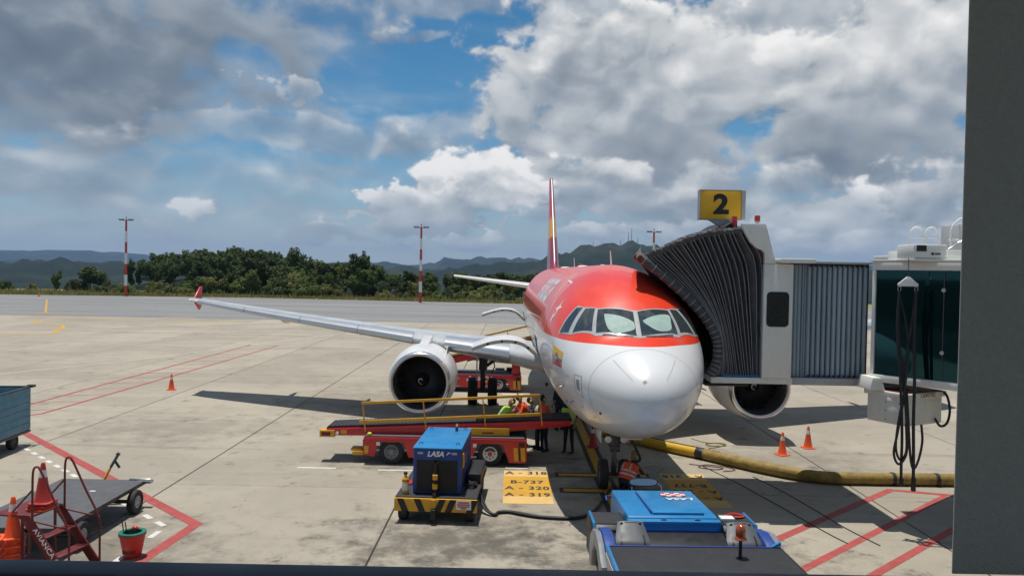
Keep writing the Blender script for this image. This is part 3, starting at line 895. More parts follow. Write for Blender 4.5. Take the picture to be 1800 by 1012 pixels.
def patch(name, quad, mat, parent, off, nu=10, nv=10, back=None):
    """four (s, theta) corners, laid on the skin; with a rim down to the skin"""
    (a, b, c, d) = quad
    def P(u, v):
        s = (a[0] * (1 - u) + b[0] * u) * (1 - v) + (d[0] * (1 - u) + c[0] * u) * v
        t = (a[1] * (1 - u) + b[1] * u) * (1 - v) + (d[1] * (1 - u) + c[1] * u) * v
        return s, t
    m = MB()
    m.grid(lambda u, v: skin(*P(u, v), off), nu, nv)
    for e in ((0, 0, 1, 0), (1, 0, 1, 1), (1, 1, 0, 1), (0, 1, 0, 0)):
        m.grid(lambda u, v: skin(*P(e[0] + (e[2] - e[0]) * u, e[1] + (e[3] - e[1]) * u), off * (1 - v) - 0.004 * v), nu, 1)
    return m.build(name, mat, parent, smooth=50)
def skin_line(name, pts, w, mat, parent, off=0.003, closed=False):
    """narrow band on the skin along (s, theta) points"""
    if closed: pts = pts + pts[:1]
    m = MB()
    for (s0, t0), (s1, t1) in zip(pts, pts[1:]):
        k = max(2, int(max(abs(s1 - s0) / 0.12, abs(t1 - t0) / 0.06)))
        r = 1.9
        dx, dy = s1 - s0, (t1 - t0) * r
        L = sqrt(dx * dx + dy * dy) or 1
        nx, ny = -dy / L * w / 2, dx / L * w / 2 / r
        ex, ey = dx / L * w / 2, dy / L * w / 2 / r
        m.grid(lambda u, v: skin(s0 - ex + (s1 - s0 + 2 * ex) * u + nx * (2 * v - 1), t0 - ey + (t1 - t0 + 2 * ey) * u + ny * (2 * v - 1), off), k, 1)
    return m.build(name, mat, parent, smooth=50)
# cockpit glazing: columns of (s, theta) along the lower and the upper edge, starboard side, then mirrored
low = [(1.560, 0.0), (1.60, 0.10), (1.90, 0.675), (2.03, 0.742), (2.46, 1.035), (2.62, 1.092), (3.16, 1.235)]
upp = [(2.318, 0.0), (2.325, 0.06), (2.62, 0.485), (2.735, 0.548), (2.90, 0.652), (3.03, 0.700), (3.20, 0.745)]
m = MB()
lo2 = [(s, -t) for s, t in low[::-1]] + low[1:]
up2 = [(s, -t) for s, t in upp[::-1]] + upp[1:]
v, f = [], []
NV = 10; sub = 5
cols = []
for i in range(len(lo2) - 1):
    for k in range(sub):
        u = k / sub
        cols.append(((lo2[i][0] * (1 - u) + lo2[i + 1][0] * u, lo2[i][1] * (1 - u) + lo2[i + 1][1] * u), (up2[i][0] * (1 - u) + up2[i + 1][0] * u, up2[i][1] * (1 - u) + up2[i + 1][1] * u)))
cols.append((lo2[-1], up2[-1]))
nc = len(cols)
m.grid(lambda u, w: skin(*[cols[round(u * (nc - 1))][0][q] * (1 - w) + cols[round(u * (nc - 1))][1][q] * w for q in (0, 1)], 0.006), nc - 1, NV)
m.build('window_surround', 'window_surround', FUS, smooth=50)
for sg in (-1, 1):
    for q in (((1.645, 0.040), (1.965, 0.648), (2.59, 0.500), (2.272, 0.032)),
              ((2.06, 0.700), (2.475, 1.002), (2.85, 0.660), (2.67, 0.535)),
              ((2.635, 1.062), (3.07, 1.196), (3.14, 0.772), (2.965, 0.695))):
        cs, ct = sum(p[0] for p in q) / 4, sum(p[1] for p in q) / 4
        patch('window_seal', [(cs + (s - cs) * 1.02, sg * (ct + (t - ct) * 1.03)) for s, t in q], 'panel_line', FUS, 0.0085)
        pane = patch('window_pane', [(s, sg * t) for s, t in q], 'cockpit_glass', FUS, 0.011)
# pale sun shields behind the two windscreens
for sg, poly in ((-1, [(2.366, -0.436), (2.19, -0.24), (2.02, -0.075), (1.95, -0.045), (1.82, -0.060), (1.775, -0.22), (1.80, -0.36), (1.93, -0.445), (2.17, -0.455)]), (1, [(2.03, 0.085), (2.22, 0.27), (2.42, 0.500), (2.20, 0.53), (1.985, 0.525), (1.865, 0.39), (1.86, 0.26), (1.96, 0.125)])):
    cx = sum(p[0] for p in poly) / len(poly); cy = sum(p[1] for p in poly) / len(poly)
    loop = [p for p in spline([(p[0], p[1], 0) for p in poly + poly[:1]], 3)]
    m = MB()
    m.grid(lambda u, w: skin(cx + (loop[round(u * (len(loop) - 1))][0] - cx) * w, cy + (loop[round(u * (len(loop) - 1))][1] - cy) * w, 0.0145), len(loop) - 1, 5)
    m.build('sun_shield', 'sun_shade', FUS, smooth=50)
# wipers
for sg in (-1, 1):
    skin_line('wiper', [(1.63, sg * 0.10), (1.72, sg * 0.32), (1.86, sg * 0.55)], 0.022, 'black_paint', FUS, 0.022)
# radome joint, lightning strips, hatches, doors
skin_line('radome_joint', [(1.08, t * pi / 24) for t in range(-24, 25)], 0.010, 'panel_line', FUS, 0.002)
for (p, q) in (((0.95, 0.63), (0.27, 0.60)), ((0.95, -0.66), (0.27, -0.65)), ((0.86, 1.40), (0.07, 1.24)), ((0.86, -1.46), (0.08, -1.32))):
    skin_line('lightning_strip', [(p[0] + (q[0] - p[0]) * k / 8, p[1] + (q[1] - p[1]) * k / 8) for k in range(9)], 0.016, 'panel_line' if q[0] > 0.2 else 'letter_white', FUS, 0.004)
for sg in (-1,):
    h = [(1.375, 1.40), (1.70, 1.485), (1.66, 1.81), (1.335, 1.83)]
    h = [(s, sg * t) for s, t in h]
    skin_line('hatch_edge', h, 0.020, 'panel_line', FUS, 0.003, True)
    c = [sum(p[k] for p in h) / 4 for k in (0, 1)]
    patch('hatch_vent', [(c[0] + (s - c[0]) * 0.42, c[1] + (t - c[1]) * 0.5) for s, t in h], 'panel_line', FUS, 0.004, 4, 4)
# flag on the starboard nose
fs0, fs1, ft0, ft1 = 2.42, 3.27, -1.345, -1.60
for a, b_, mt in ((0.0, 0.5, 'flag_yellow'), (0.5, 0.75, 'flag_blue'), (0.75, 1.0, 'flag_red')):
    patch('flag_stripe', [(fs0, ft0 + (ft1 - ft0) * a), (fs1, ft0 - 0.07 + (ft1 - ft0) * a), (fs1, ft0 - 0.07 + (ft1 - ft0) * b_), (fs0, ft0 + (ft1 - ft0) * b_)], mt, FUS, 0.004, 6, 4)
em = MB(); em.grid(lambda u, w: skin(2.84 + 0.11 * w * cos(2 * pi * u), -1.505 + 0.055 * w * sin(2 * pi * u), 0.007), 16, 2)
em.build('flag_emblem', 'flag_blue', FUS, smooth=50)
# doors: outline bands and a hinge line
for sg in (-1, 1):
    skin_line('door_outline', [(s, sg * t) for s, t in ((5.08, 1.86), (5.08, 0.66), (5.94, 0.66), (5.94, 1.86))], 0.05, 'letter_white', FUS, 0.004, True)
    skin_line('skin_joint', [(6.45, sg * t * pi / 16) for t in range(0, 17)], 0.012, 'panel_line', FUS, 0.002)
# star-shaped emblem and airline name along the starboard side (and port)
def skin_text(txt, size, s_mid, th_mid, sg, mat, bold=0.0, name='lettering'):
    me = text_mesh(txt, size, mat, extrude=0.0, bold=bold, cuts=[(1, size / 5, -size, size)], shear=0.15)
    for v in me.vertices:
        s = s_mid + sg * v.co.x
        th = sg * (th_mid - v.co.y / 1.98)
        p = skin(s, th, 0.006)
        v.co = p
    return link(name, me, FUS)
skin_text('avianca', 1.75, 10.6, 0.82, -1, 'letter_white', 0.03)
skin_text('avianca', 1.75, 10.6, 0.82, 1, 'letter_white', 0.03)
for (s0, t0, k, a0) in ((4.18, 1.00, 0.30, 0.3), (4.30, 1.16, 0.26, 2.2)):
    star = []
    for i in range(8):
        r = k if i % 2 == 0 else k * 0.27
        star.append((s0 + r * cos(a0 + i * pi / 4) * 0.8, -(t0 + r * sin(a0 + i * pi / 4) / 1.9)))
    m = MB()
    m.grid(lambda u, w: skin(s0 + (star[round(u * 8) % 8][0] - s0) * w, -t0 + (star[round(u * 8) % 8][1] + t0) * w, 0.006), 8, 3)
    m.build('star_emblem', 'letter_white', FUS, smooth=50)
# cabin windows: one mesh per side, copied along the straight part
for sg in (-1, 1):
    m = MB()
    m.grid(lambda u, w: skin(9.0 + 0.115 * w * (abs(cos(2 * pi * u)) ** 0.6) * (1 if cos(2 * pi * u) > 0 else -1), sg * (1.30 + 0.085 * w * (abs(sin(2 * pi * u)) ** 0.6) * (1 if sin(2 * pi * u) > 0 else -1)), 0.005) - Vector((0, 9.0, 0)), 16, 2)
    me = m.mesh('cabin_window', 'cockpit_glass', smooth=50)
    for k in range(32):
        link('cabin_window', me, FUS, (0, 7.6 + 0.533 * k, 0))
# antennas, roof details
def blade(name, y, z0, h, c, w, mat, parent, rake=0.5):
    m = MB()
    m.add([(-w, y + c * 0.3, z0), (0, y, z0), (w, y + c * 0.3, z0), (0, y + c, z0), (-w * 0.4, y + h * rake + c * 0.4, z0 + h), (0, y + h * rake + c * 0.2, z0 + h), (w * 0.4, y + h * rake + c * 0.4, z0 + h), (0, y + h * rake + c * 0.8, z0 + h)],
          [(0, 1, 5, 4), (1, 2, 6, 5), (2, 3, 7, 6), (3, 0, 4, 7), (4, 5, 6, 7)])
    return m.build(name, mat, parent)
blade('antenna', 6.2, 5.88, 0.42, 0.34, 0.02, 'white_paint', AC, 0.55)
blade('antenna', 17.5, 5.89, 0.42, 0.34, 0.02, 'white_paint', AC, 0.55)
for y, x, sx in ((9.2, 0.12, 0.10), (13.0, -0.1, 0.22), (21.0, -0.1, 0.25)):
    m = MB(); m.ball((x, y, 5.89), sx, 0.3, 0.05)
    m.build('roof_fairing', 'white_paint', AC)
m = MB(); m.lathe([(0.08, 0), (0.08, 0.06), (0.05, 0.12), (0, 0.14)], (0, 15.0, 5.895), n=12)
m.build('beacon', 'lamp_red', AC)
# belly fairing
m = MB()
def bel(u, v):
    y = 10.4 + 10.6 * v
    k = sin(pi * v) ** 0.45
    a = pi * u
    return (2.16 * k * cos(a) + 0.0, y, 2.62 - (0.95 * k) * sin(a) ** 0.7)
m.grid(bel, 24, 30)
m.build('belly_fairing', 'wing_white', AC, smooth=60)

# wings
def naca(n, t, camber=0.012):
    up, lo = [], []
    for i in range(n + 1):
        x = (1 - cos(pi * i / n)) / 2
        yt = 5 * t * (0.2969 * sqrt(x) - 0.1260 * x - 0.3516 * x * x + 0.2843 * x ** 3 - 0.1036 * x ** 4)
        yc = camber * 4 * x * (1 - x)
        up.append((x, yc + yt)); lo.append((x, yc - yt))
    return up[::-1] + lo[1:-1]
ST = [(1.2, 10.6, 7.45, 2.50, 0.14, 2.2), (1.9, 11.0, 6.95, 2.56, 0.14, 2.2), (2.3, 11.4, 6.50, 2.62, 0.142, 2.1), (2.8, 11.80, 6.10, 2.68, 0.143, 2.0), (4.4, 12.71, 5.18, 2.84, 0.13, 1.2), (6.4, 13.75, 4.15, 3.05, 0.12, 0.5), (11.5, 16.40, 2.85, 3.55, 0.115, -0.3), (16.2, 18.85, 1.62, 4.06, 0.11, -0.8), (16.9, 19.30, 1.30, 4.14, 0.10, -0.8)]
WS = [pchip([r[0] for r in ST], [r[k] for r in ST]) for k in range(6)]
def wing_pt(l, x, z, sg):
    s0, c, z0, tw = WS[1](l), WS[2](l), WS[3](l), radians(WS[5](l))
    dy = (x - 0.3) * c; dz = z * c
    return (sg * l, s0 + 0.3 * c + dy * cos(tw) + dz * sin(tw), z0 + dz * cos(tw) - dy * sin(tw))
def wing_surface(m, l0, l1, sg, prof_fn, nl):
    prof0 = prof_fn(l0); n = len(prof0)
    m.grid(lambda u, v: wing_pt(l0 + (l1 - l0) * v, *prof_fn(l0 + (l1 - l0) * v)[round(u * n) % n], sg), n, nl, False)
for sg in (-1, 1):
    W_ = thing('wing', None, None); W_.parent = AC; del_keys = [W_.pop(k, None) for k in ('label', 'category')]
    m = MB()
    pf = lambda l: naca(32, WS[4](l))
    n = len(pf(2))
    v, f = [], []
    ls = [1.2 + (16.9 - 1.2) * i / 40 for i in range(41)]
    for l in ls:
        for (x, z) in pf(l):
            v.append(wing_pt(l, x, z, sg))
    for i in range(40):
        for j in range(n):
            f.append((i * n + j, i * n + (j + 1) % n, (i + 1) * n + (j + 1) % n, (i + 1) * n + j))
    f.append(tuple(range(40 * n, 41 * n)))
    m.add(v, f)
    m.build('wing_box', 'wing_paint', W_, smooth=50)
    # slats: a shell over the first part of the chord, each a piece of its own
    for (l0, l1) in ((2.75, 5.1), (6.35, 8.6), (8.63, 11.2), (11.23, 13.9), (13.93, 16.4)):
        m = MB()
        def sl(u, v):
            l = l0 + (l1 - l0) * v
            pr_ = naca(32, WS[4](l))
            nn = len(pr_)
            # walk from 15 % upper, round the nose, to 9 % lower
            up = [p for p in pr_[:33] if p[0] < 0.16]
            lo = [p for p in pr_[33:] if p[0] < 0.09]
            path = up + lo
            t = u * (len(path) - 1); i = min(int(t), len(path) - 2); w = t - i
            x = path[i][0] * (1 - w) + path[i + 1][0] * w; z = path[i][1] * (1 - w) + path[i + 1][1] * w
            k = 0.026 / WS[2](l)
            return wing_pt(l, x - k * 1.2, z + (k if z > 0.01 else -k), sg)
        m.grid(sl, 24, 10)
        m.build('slat', 'bare_metal', W_, smooth=60)
    # flap track fairings
    for l in (4.6, 9.0, 12.6):
        m = MB()
        y0 = WS[1](l) + WS[2](l) * 0.52; L = 2.7 if l < 8 else 2.2
        zb = WS[3](l) - 0.18 - (0.10 if l < 8 else 0)
        m.grid(lambda u, v: (sg * l + 0.13 * sin(pi * v) ** 0.6 * cos(2 * pi * u), y0 + L * v, zb - 0.12 * v + 0.24 * sin(pi * v) ** 0.6 * sin(2 * pi * u)), 14, 14, True)
        m.build('flap_track_fairing', 'wing_white', W_, smooth=60)
    # wing tip fence
    m = MB()
    x0 = sg * 16.9
    out = [(19.75, 4.12), (20.15, 4.45), (20.55, 4.72), (20.75, 4.72), (20.70, 4.2), (20.72, 4.05), (20.62, 3.74), (20.45, 3.66), (20.1, 3.9)]
    m.prism(out, 'x', x0 - 0.035, x0 + 0.035)
    m.build('wing_tip_fence', 'red_paint', W_, bev=0.012)
    m = MB(); m.ball((x0 - sg * 0.05, 19.35, 4.13), 0.07, 0.16, 0.07)
    m.build('position_lamp', 'lamp_clear', W_)

# engines
def engine(sg):
    E = thing('engine', None, None); E.parent = AC; [E.pop(k, None) for k in ('label', 'category')]
    X, Z, Y = sg * 5.755, 1.87, 10.75
    o = (X, Y, Z); ax = (0, 1, 0)
    m = MB()
    m.lathe([(1.045, 0.24), (1.10, 0.45), (1.155, 0.8), (1.185, 1.3), (1.18, 1.9), (1.13, 2.6), (1.03, 3.2), (0.93, 3.55), (0.90, 3.55)], o, ax, 64)
    m.build('cowling', 'nacelle_paint', E, smooth=60)
    m = MB()
    pr_ = []
    for i in range(15):
        t = -0.55 * pi + pi * 1.12 * i / 14
        pr_.append((0.955 + 0.085 * sin(t) + (0.008 if sin(t) > 0 else 0), 0.16 - 0.16 * cos(t)))
    pr_ = [(0.862, 0.38), (0.870, 0.26)] + pr_ + [(1.047, 0.242)]
    m.lathe(pr_, o, ax, 64)
    m.build('intake_lip', 'lip_metal', E, smooth=70)
    m = MB()
    m.lathe([(0.861, 0.375), (0.855, 0.6), (0.868, 0.95), (0.868, 1.3)], o, ax, 64)
    m.lathe([(0.868, 1.3), (0.0, 1.3)], o, ax, 48)
    m.build('intake_duct', 'intake_dark', E, smooth=60)
    m = MB()
    nb = 36
    for i in range(nb):
        a = 2 * pi * i / nb
        pts = []
        for k in range(6):
            r = 0.26 + (0.855 - 0.26) * k / 5
            tw = 0.35 + 0.75 * k / 5
            for e in (-1, 1):
                da = e * 0.075 * cos(tw) / r * (0.8 + 0.5 * k / 5)
                pts.append((X + r * cos(a + da), Y + 1.0 + e * 0.10 * sin(tw), Z + r * sin(a + da)))
        m.add(pts, [(2 * k, 2 * k + 1, 2 * k + 3, 2 * k + 2) for k in range(5)])
    m.build('fan', 'fan_blade', E, smooth=60)
    m = MB()
    m.lathe([(0.0, 0.62), (0.05, 0.64), (0.13, 0.72), (0.21, 0.84), (0.255, 0.95), (0.26, 1.04)], o, ax, 32)
    sp = m.build('spinner', 'black_paint', E, smooth=60)
    # white spiral painted on the spinner
    def spr(r): return 0.62 + 0.33 * (r / 0.255) ** 1.35
    pts = []
    for i in range(26):
        t = i / 25; a = 0.6 + t * 4.4; r = 0.035 + 0.10 * t
        pts.append((X + sg * 0 + r * cos(a), Y + spr(r) - 0.012, Z + r * sin(a)))
    m = MB(); m.tube(pts, 0.018, 6)
    m.build('spinner_spiral', 'letter_white', E)
    # core nozzle
    m = MB()
    m.lathe([(0.62, 3.1), (0.60, 3.7), (0.50, 4.4), (0.44, 4.7), (0.40, 4.7)], o, ax, 40)
    m.lathe([(0.30, 4.4), (0.16, 4.9), (0.02, 5.3)], o, ax, 24)
    m.build('exhaust', 'dark_steel', E, smooth=60)
    # pylon
    m = MB()
    for k, (y, z, w) in enumerate(()): pass
    prof = [(11.9, 2.98), (12.5, 3.12), (13.6, 3.24), (14.9, 3.02), (16.2, 2.72), (15.9, 2.5), (14.0, 2.55), (12.0, 2.92)]
    m.prism(prof, 'x', X - 0.17, X + 0.17)
    m.build('pylon', 'nacelle_paint', E, bev=0.10, seg=4)
    # strake
    m = MB(); m.prism([(11.7, 2.62), (12.3, 2.92), (13.1, 2.92), (13.1, 2.60)], 'x', X - sg * 0.80 - 0.012, X - sg * 0.80 + 0.012)
    m.build('strake', 'nacelle_paint', E)
for sg in (-1, 1):
    engine(sg)

# tail
for sg in (-1, 1):
    m = MB()
    v, f = [], []
    n = len(naca(12, 0.1))
    for i in range(13):
        t = i / 12; l = 0.5 + 5.72 * t
        c = 3.9 - 2.45 * t; y0 = 31.4 + 3.9 * t; z0 = 4.72 + 0.62 * t
        for (x, z) in naca(12, 0.10, 0.0):
            v.append((sg * l, y0 + x * c, z0 + z * c))
    for i in range(12):
        for j in range(n):
            f.append((i * n + j, i * n + (j + 1) % n, (i + 1) * n + (j + 1) % n, (i + 1) * n + j))
    f.append(tuple(range(12 * n, 13 * n)))
    m.add(v, f)
    m.build('tailplane', 'wing_white', AC, smooth=50)
m = MB()
v, f = [], []
for i in range(21):
    t = i / 20
    z = 5.55 + 6.2 * t; y0 = 29.9 + 5.2 * t - (0.9 * (1 - t / 0.12) ** 2 if t < 0.12 else 0); y1 = 35.9 + 1.25 * t
    c = y1 - y0
    for (x, q) in naca(14, 0.12 - 0.01 * t, 0.0):
        v.append((q * c, y0 + x * c, z))
n = len(naca(14, 0.1))
for i in range(20):
    for j in range(n):
        f.append((i * n + j, i * n + (j + 1) % n, (i + 1) * n + (j + 1) % n, (i + 1) * n + j))
f.append(tuple(range(20 * n, 21 * n)))
m.add(v, f)
FIN = m.build('fin', 'fin_paint', AC, smooth=50)
m = MB()
m.grid(lambda u, w: ((u - 0.5) * 0.12, 29.9 + 5.2 * (0.12 + 0.87 * w) - 0.014 + ((u - 0.5) * 0.12) ** 2 / (0.0185 * (6.0 - 3.95 * (0.12 + 0.87 * w))), 5.55 + 6.2 * (0.12 + 0.87 * w)), 10, 14)
m.build('leading_edge', 'bare_metal', FIN, smooth=70)

# open cargo doors on the starboard side: curved panels swung up and out
def cargo_door(y0, y1, zh, reach, drop, rise):
    m = MB()
    th = 0.10
    pts = [(-1.90, zh), (-2.35, zh + rise * 0.78), (-2.85, zh + rise), (-3.35, zh + rise * 0.86), (-1.90 - reach, zh - drop)]
    cur = spline([(x, 0, z) for x, z in pts], 6)
    outer = [(p.x, p.z) for p in cur]
    inner = []
    for i, p in enumerate(cur):
        t = (cur[min(i + 1, len(cur) - 1)] - cur[max(i - 1, 0)]).normalized()
        inner.append((p.x - t.z * th, p.z + t.x * th))
    k = len(outer)
    v = []
    for y in (y0, y1):
        v += [(x, y, z) for x, z in outer] + [(x, y, z) for x, z in inner]
    n2 = 2 * k
    f1, f2 = [], []
    for i in range(k - 1):
        f1.append((i, i + 1, n2 + i + 1, n2 + i))
        f2.append((k + i, n2 + k + i, n2 + k + i + 1, k + i + 1))
        f2.append((i, k + i, k + i + 1, i + 1))
        f2.append((n2 + i, n2 + i + 1, n2 + k + i + 1, n2 + k + i))
    f2.append((k - 1, n2 - 1, n2 + n2 - 1, n2 + k - 1)); f2.append((0, n2, n2 + k, k))
    m.add(v, f1); m.cur = 1; m.add([], [])
    o = len(m.v) - len(v)
    for q in f2:
        m.f.append(tuple(i + o for i in q)); m.m.append(1)
    d = m.build('cargo_door', ['wing_white', 'door_edge'], AC, smooth=40)
    for i in (4, 9, 14, 19):
        mid = ((outer[i][0] + inner[i][0]) / 2, (outer[i][1] + inner[i][1]) / 2)
        h = MB(); h.lathe([(0, -0.012), (0.035, -0.012), (0.035, 0.004), (0, 0.004)], (mid[0], y0, mid[1]), (0, 1, 0), 8)
        h.build('latch', 'black_paint', d)
    # the dark opening below the hinge
    patch('cargo_opening', [(y0, -1.62), (y1, -1.62), (y1, -2.22), (y0, -2.22)], 'canopy_dark', FUS, 0.004, 6, 8)
cargo_door(7.75, 9.55, 3.20, 2.02, -0.18, 0.44)
cargo_door(22.3, 24.1, 3.35, 2.12, -0.22, 0.50)

# landing gear
def main_gear(sg):
    G = thing('main_gear', None, None); G.parent = AC; [G.pop(k, None) for k in ('label', 'category')]
    X, Y = sg * 3.795, 17.71
    m = MB(); m.tube([(X - sg * 0.05, Y - 0.1, 2.75), (X, Y, 1.5), (X, Y, 1.45)], [0.19, 0.18, 0.15], 16)
    m.tube([(X, Y, 1.45), (X, Y, 0.58)], 0.11, 14)
    m.tube([(X - 0.48, Y, 0.575), (X + 0.48, Y, 0.575)], 0.085, 12)
    m.build('strut', 'gear_metal', G)
    m = MB(); m.tube([(X, Y - 0.02, 1.55), (X - sg * 1.35, Y - 0.05, 2.5)], 0.075, 10); m.tube([(X, Y + 0.1, 1.5), (X, Y + 0.32, 1.05), (X, Y + 0.12, 0.66)], 0.045, 8)
    m.build('side_stay', 'gear_metal', G)
    m = MB(); m.box(X + sg * 0.24, X + sg * 0.28, Y - 0.35, Y + 0.35, 1.05, 2.7)
    m.build('gear_door', 'wing_white', G, bev=0.01)
    for e in (-1, 1):
        wheel(G, (X + e * 0.42, Y, 0.575), 0.585, 0.40, (1, 0, 0), 'gear_metal', 0.5, lugs=8)
for sg in (-1, 1):
    main_gear(sg)
G = thing('nose_gear', None, None); G.parent = AC; [G.pop(k, None) for k in ('label', 'category')]
Y = 5.07
m = MB(); m.tube([(0, Y - 0.25, 2.0), (0, Y - 0.05, 1.05)], 0.115, 16); m.tube([(0, Y - 0.05, 1.06), (0, Y, 0.40)], 0.07, 14)
m.tube([(-0.34, Y, 0.385), (0.34, Y, 0.385)], 0.055, 12); m.tube([(-0.22, Y - 0.12, 1.35), (0.22, Y - 0.12, 1.35)], 0.05, 10); m.tube([(-0.13, Y - 0.1, 1.1), (0.13, Y - 0.1, 1.1)], 0.1, 12)
m.build('strut', 'gear_metal', G)
m = MB(); m.tube([(0.0, Y - 0.18, 1.05), (0.0, Y - 0.36, 0.74), (0.0, Y - 0.1, 0.45)], 0.035, 8); m.tube([(-0.12, Y - 0.15, 1.25), (-0.2, Y + 1.0, 1.8)], 0.05, 8); m.tube([(0.12, Y - 0.15, 1.25), (0.2, Y + 1.0, 1.8)], 0.05, 8)
m.build('torque_link', 'gear_metal', G)
for e in (-1, 1):
    wheel(G, (e * 0.28, Y, 0.39), 0.392, 0.23, (1, 0, 0), 'gear_metal', 0.5, lugs=8)
    m = MB(); m.lathe([(0.0, -0.02), (0.085, 0.0), (0.09, 0.05), (0.05, 0.10), (0, 0.11)], (e * 0.20, Y - 0.33, 1.36), (0, 1, 0), 16)
    m.build('landing_lamp', 'lamp_clear', G)
    m = MB(); m.box(e * 0.36 - 0.015, e * 0.36 + 0.015, Y - 0.1, Y + 0.9, 1.22, 1.85)
    m.build('gear_door', 'wing_white', G, bev=0.01)
# the plate with the number in front of the gear bay
m = MB(); m.prism([(0.10, 1.44), (0.60, 1.44), (0.64, 1.50), (0.64, 1.66), (0.60, 1.72), (0.10, 1.72), (0.06, 1.66), (0.06, 1.50)], 'y', Y - 0.68, Y - 0.65)
m.build('number_plate', 'white_paint', G, bev=0.006)
lettering('lettering', '1', 0.19, 'black_paint', G, frame((0.35, Y - 0.682, 1.58), (1, 0, 0), (0, 0, 1)), bold=0.006)
m = MB(); m.tube(spline([(0.30, Y - 0.4, 1.65), (0.42, Y - 0.42, 1.35), (0.58, Y - 0.45, 1.0), (0.60, Y - 0.42, 0.85), (0.40, Y - 0.35, 0.80)], 6), 0.035, 8)
m.build('service_cable', 'cable_black', G)
m = MB(); m.lathe([(0.0, 0), (0.05, 0.02), (0.06, 0.1), (0.03, 0.14), (0, 0.15)], (-1.35, 13.0, 1.66), (0, 0, -1), 12)
m.build('drain_mast', 'dark_red_paint', AC)

# panel joints, probes and small stencils around the nose
for sg in (-1, 1):
    skin_line('panel_joint', [(1.10 + 0.16 * k, sg * (1.92 + 0.004 * k)) for k in range(32)], 0.007, 'panel_line', FUS, 0.002)
    skin_line('panel_joint', [(3.35, sg * (1.30 + 0.09 * k)) for k in range(18)], 0.007, 'panel_line', FUS, 0.002)
    skin_line('panel_joint', [(2.2, sg * (1.92 + 0.08 * k)) for k in range(14)], 0.007, 'panel_line', FUS, 0.002)
    skin_line('panel_joint', [(1.10 + 0.1 * k, sg * 2.45) for k in range(20)], 0.007, 'panel_line', FUS, 0.002)
    for (s_, t_, w_, h_) in ((1.95, 1.62, 0.10, 0.012), (2.30, 1.78, 0.07, 0.010), (1.55, 2.05, 0.12, 0.012), (2.75, 1.95, 0.09, 0.010), (2.9, 1.70, 0.06, 0.02), (1.22, 2.22, 0.10, 0.016), (3.5, 1.75, 0.16, 0.010), (3.6, 1.98, 0.10, 0.012)):
        patch('stencil', [(s_, sg * t_), (s_ + w_, sg * t_), (s_ + w_, sg * (t_ + h_)), (s_, sg * (t_ + h_))], 'panel_line', FUS, 0.003, 2, 2)
    for (s_, t_) in ((2.05, 2.02), (2.45, 1.86), (2.62, 2.10)):
        p0 = skin(s_, sg * t_, 0.0); p1 = skin(s_, sg * t_, 0.10)
        m = MB(); m.tube([p0, p1, p1 + Vector((0, -0.13, 0))], [0.020, 0.014, 0.010], 8)
        m.build('air_data_probe', 'steel', FUS)
    skin_line('static_port_ring', [(3.05 + 0.14 * cos(2 * pi * k / 14), sg * (2.0 + 0.075 * sin(2 * pi * k / 14))) for k in range(15)], 0.008, 'panel_line', FUS, 0.002)
patch('scuff_mark', [(0.14, -0.35), (0.16, -0.18), (0.20, -0.2), (0.19, -0.36)], 'panel_line', FUS, 0.002, 2, 2)
m = MB(); m.tube([skin(0.9, -2.1, 0.0), skin(0.9, -2.1, 0.02)], 0.03, 8); m.build('drain_hole', 'black_paint', FUS)
# ---------------------------------------------------------------- passenger boarding bridge
def wb(m, root, name, mats, parent=None, **kw):
    """build world-coordinate geometry under a thing that stands unrotated at root.location"""
    o = root.location
    m.v = [(p[0] - o.x, p[1] - o.y, p[2] - o.z) for p in m.v]
    return m.build(name, mats, parent or root, **kw)
JB = thing('jet_bridge', 'pale passenger boarding bridge with grey bellows canopy reaching the airliner', 'jet bridge', (9.5, 20.2, 0))
Y0, Y1 = 18.5, 22.0
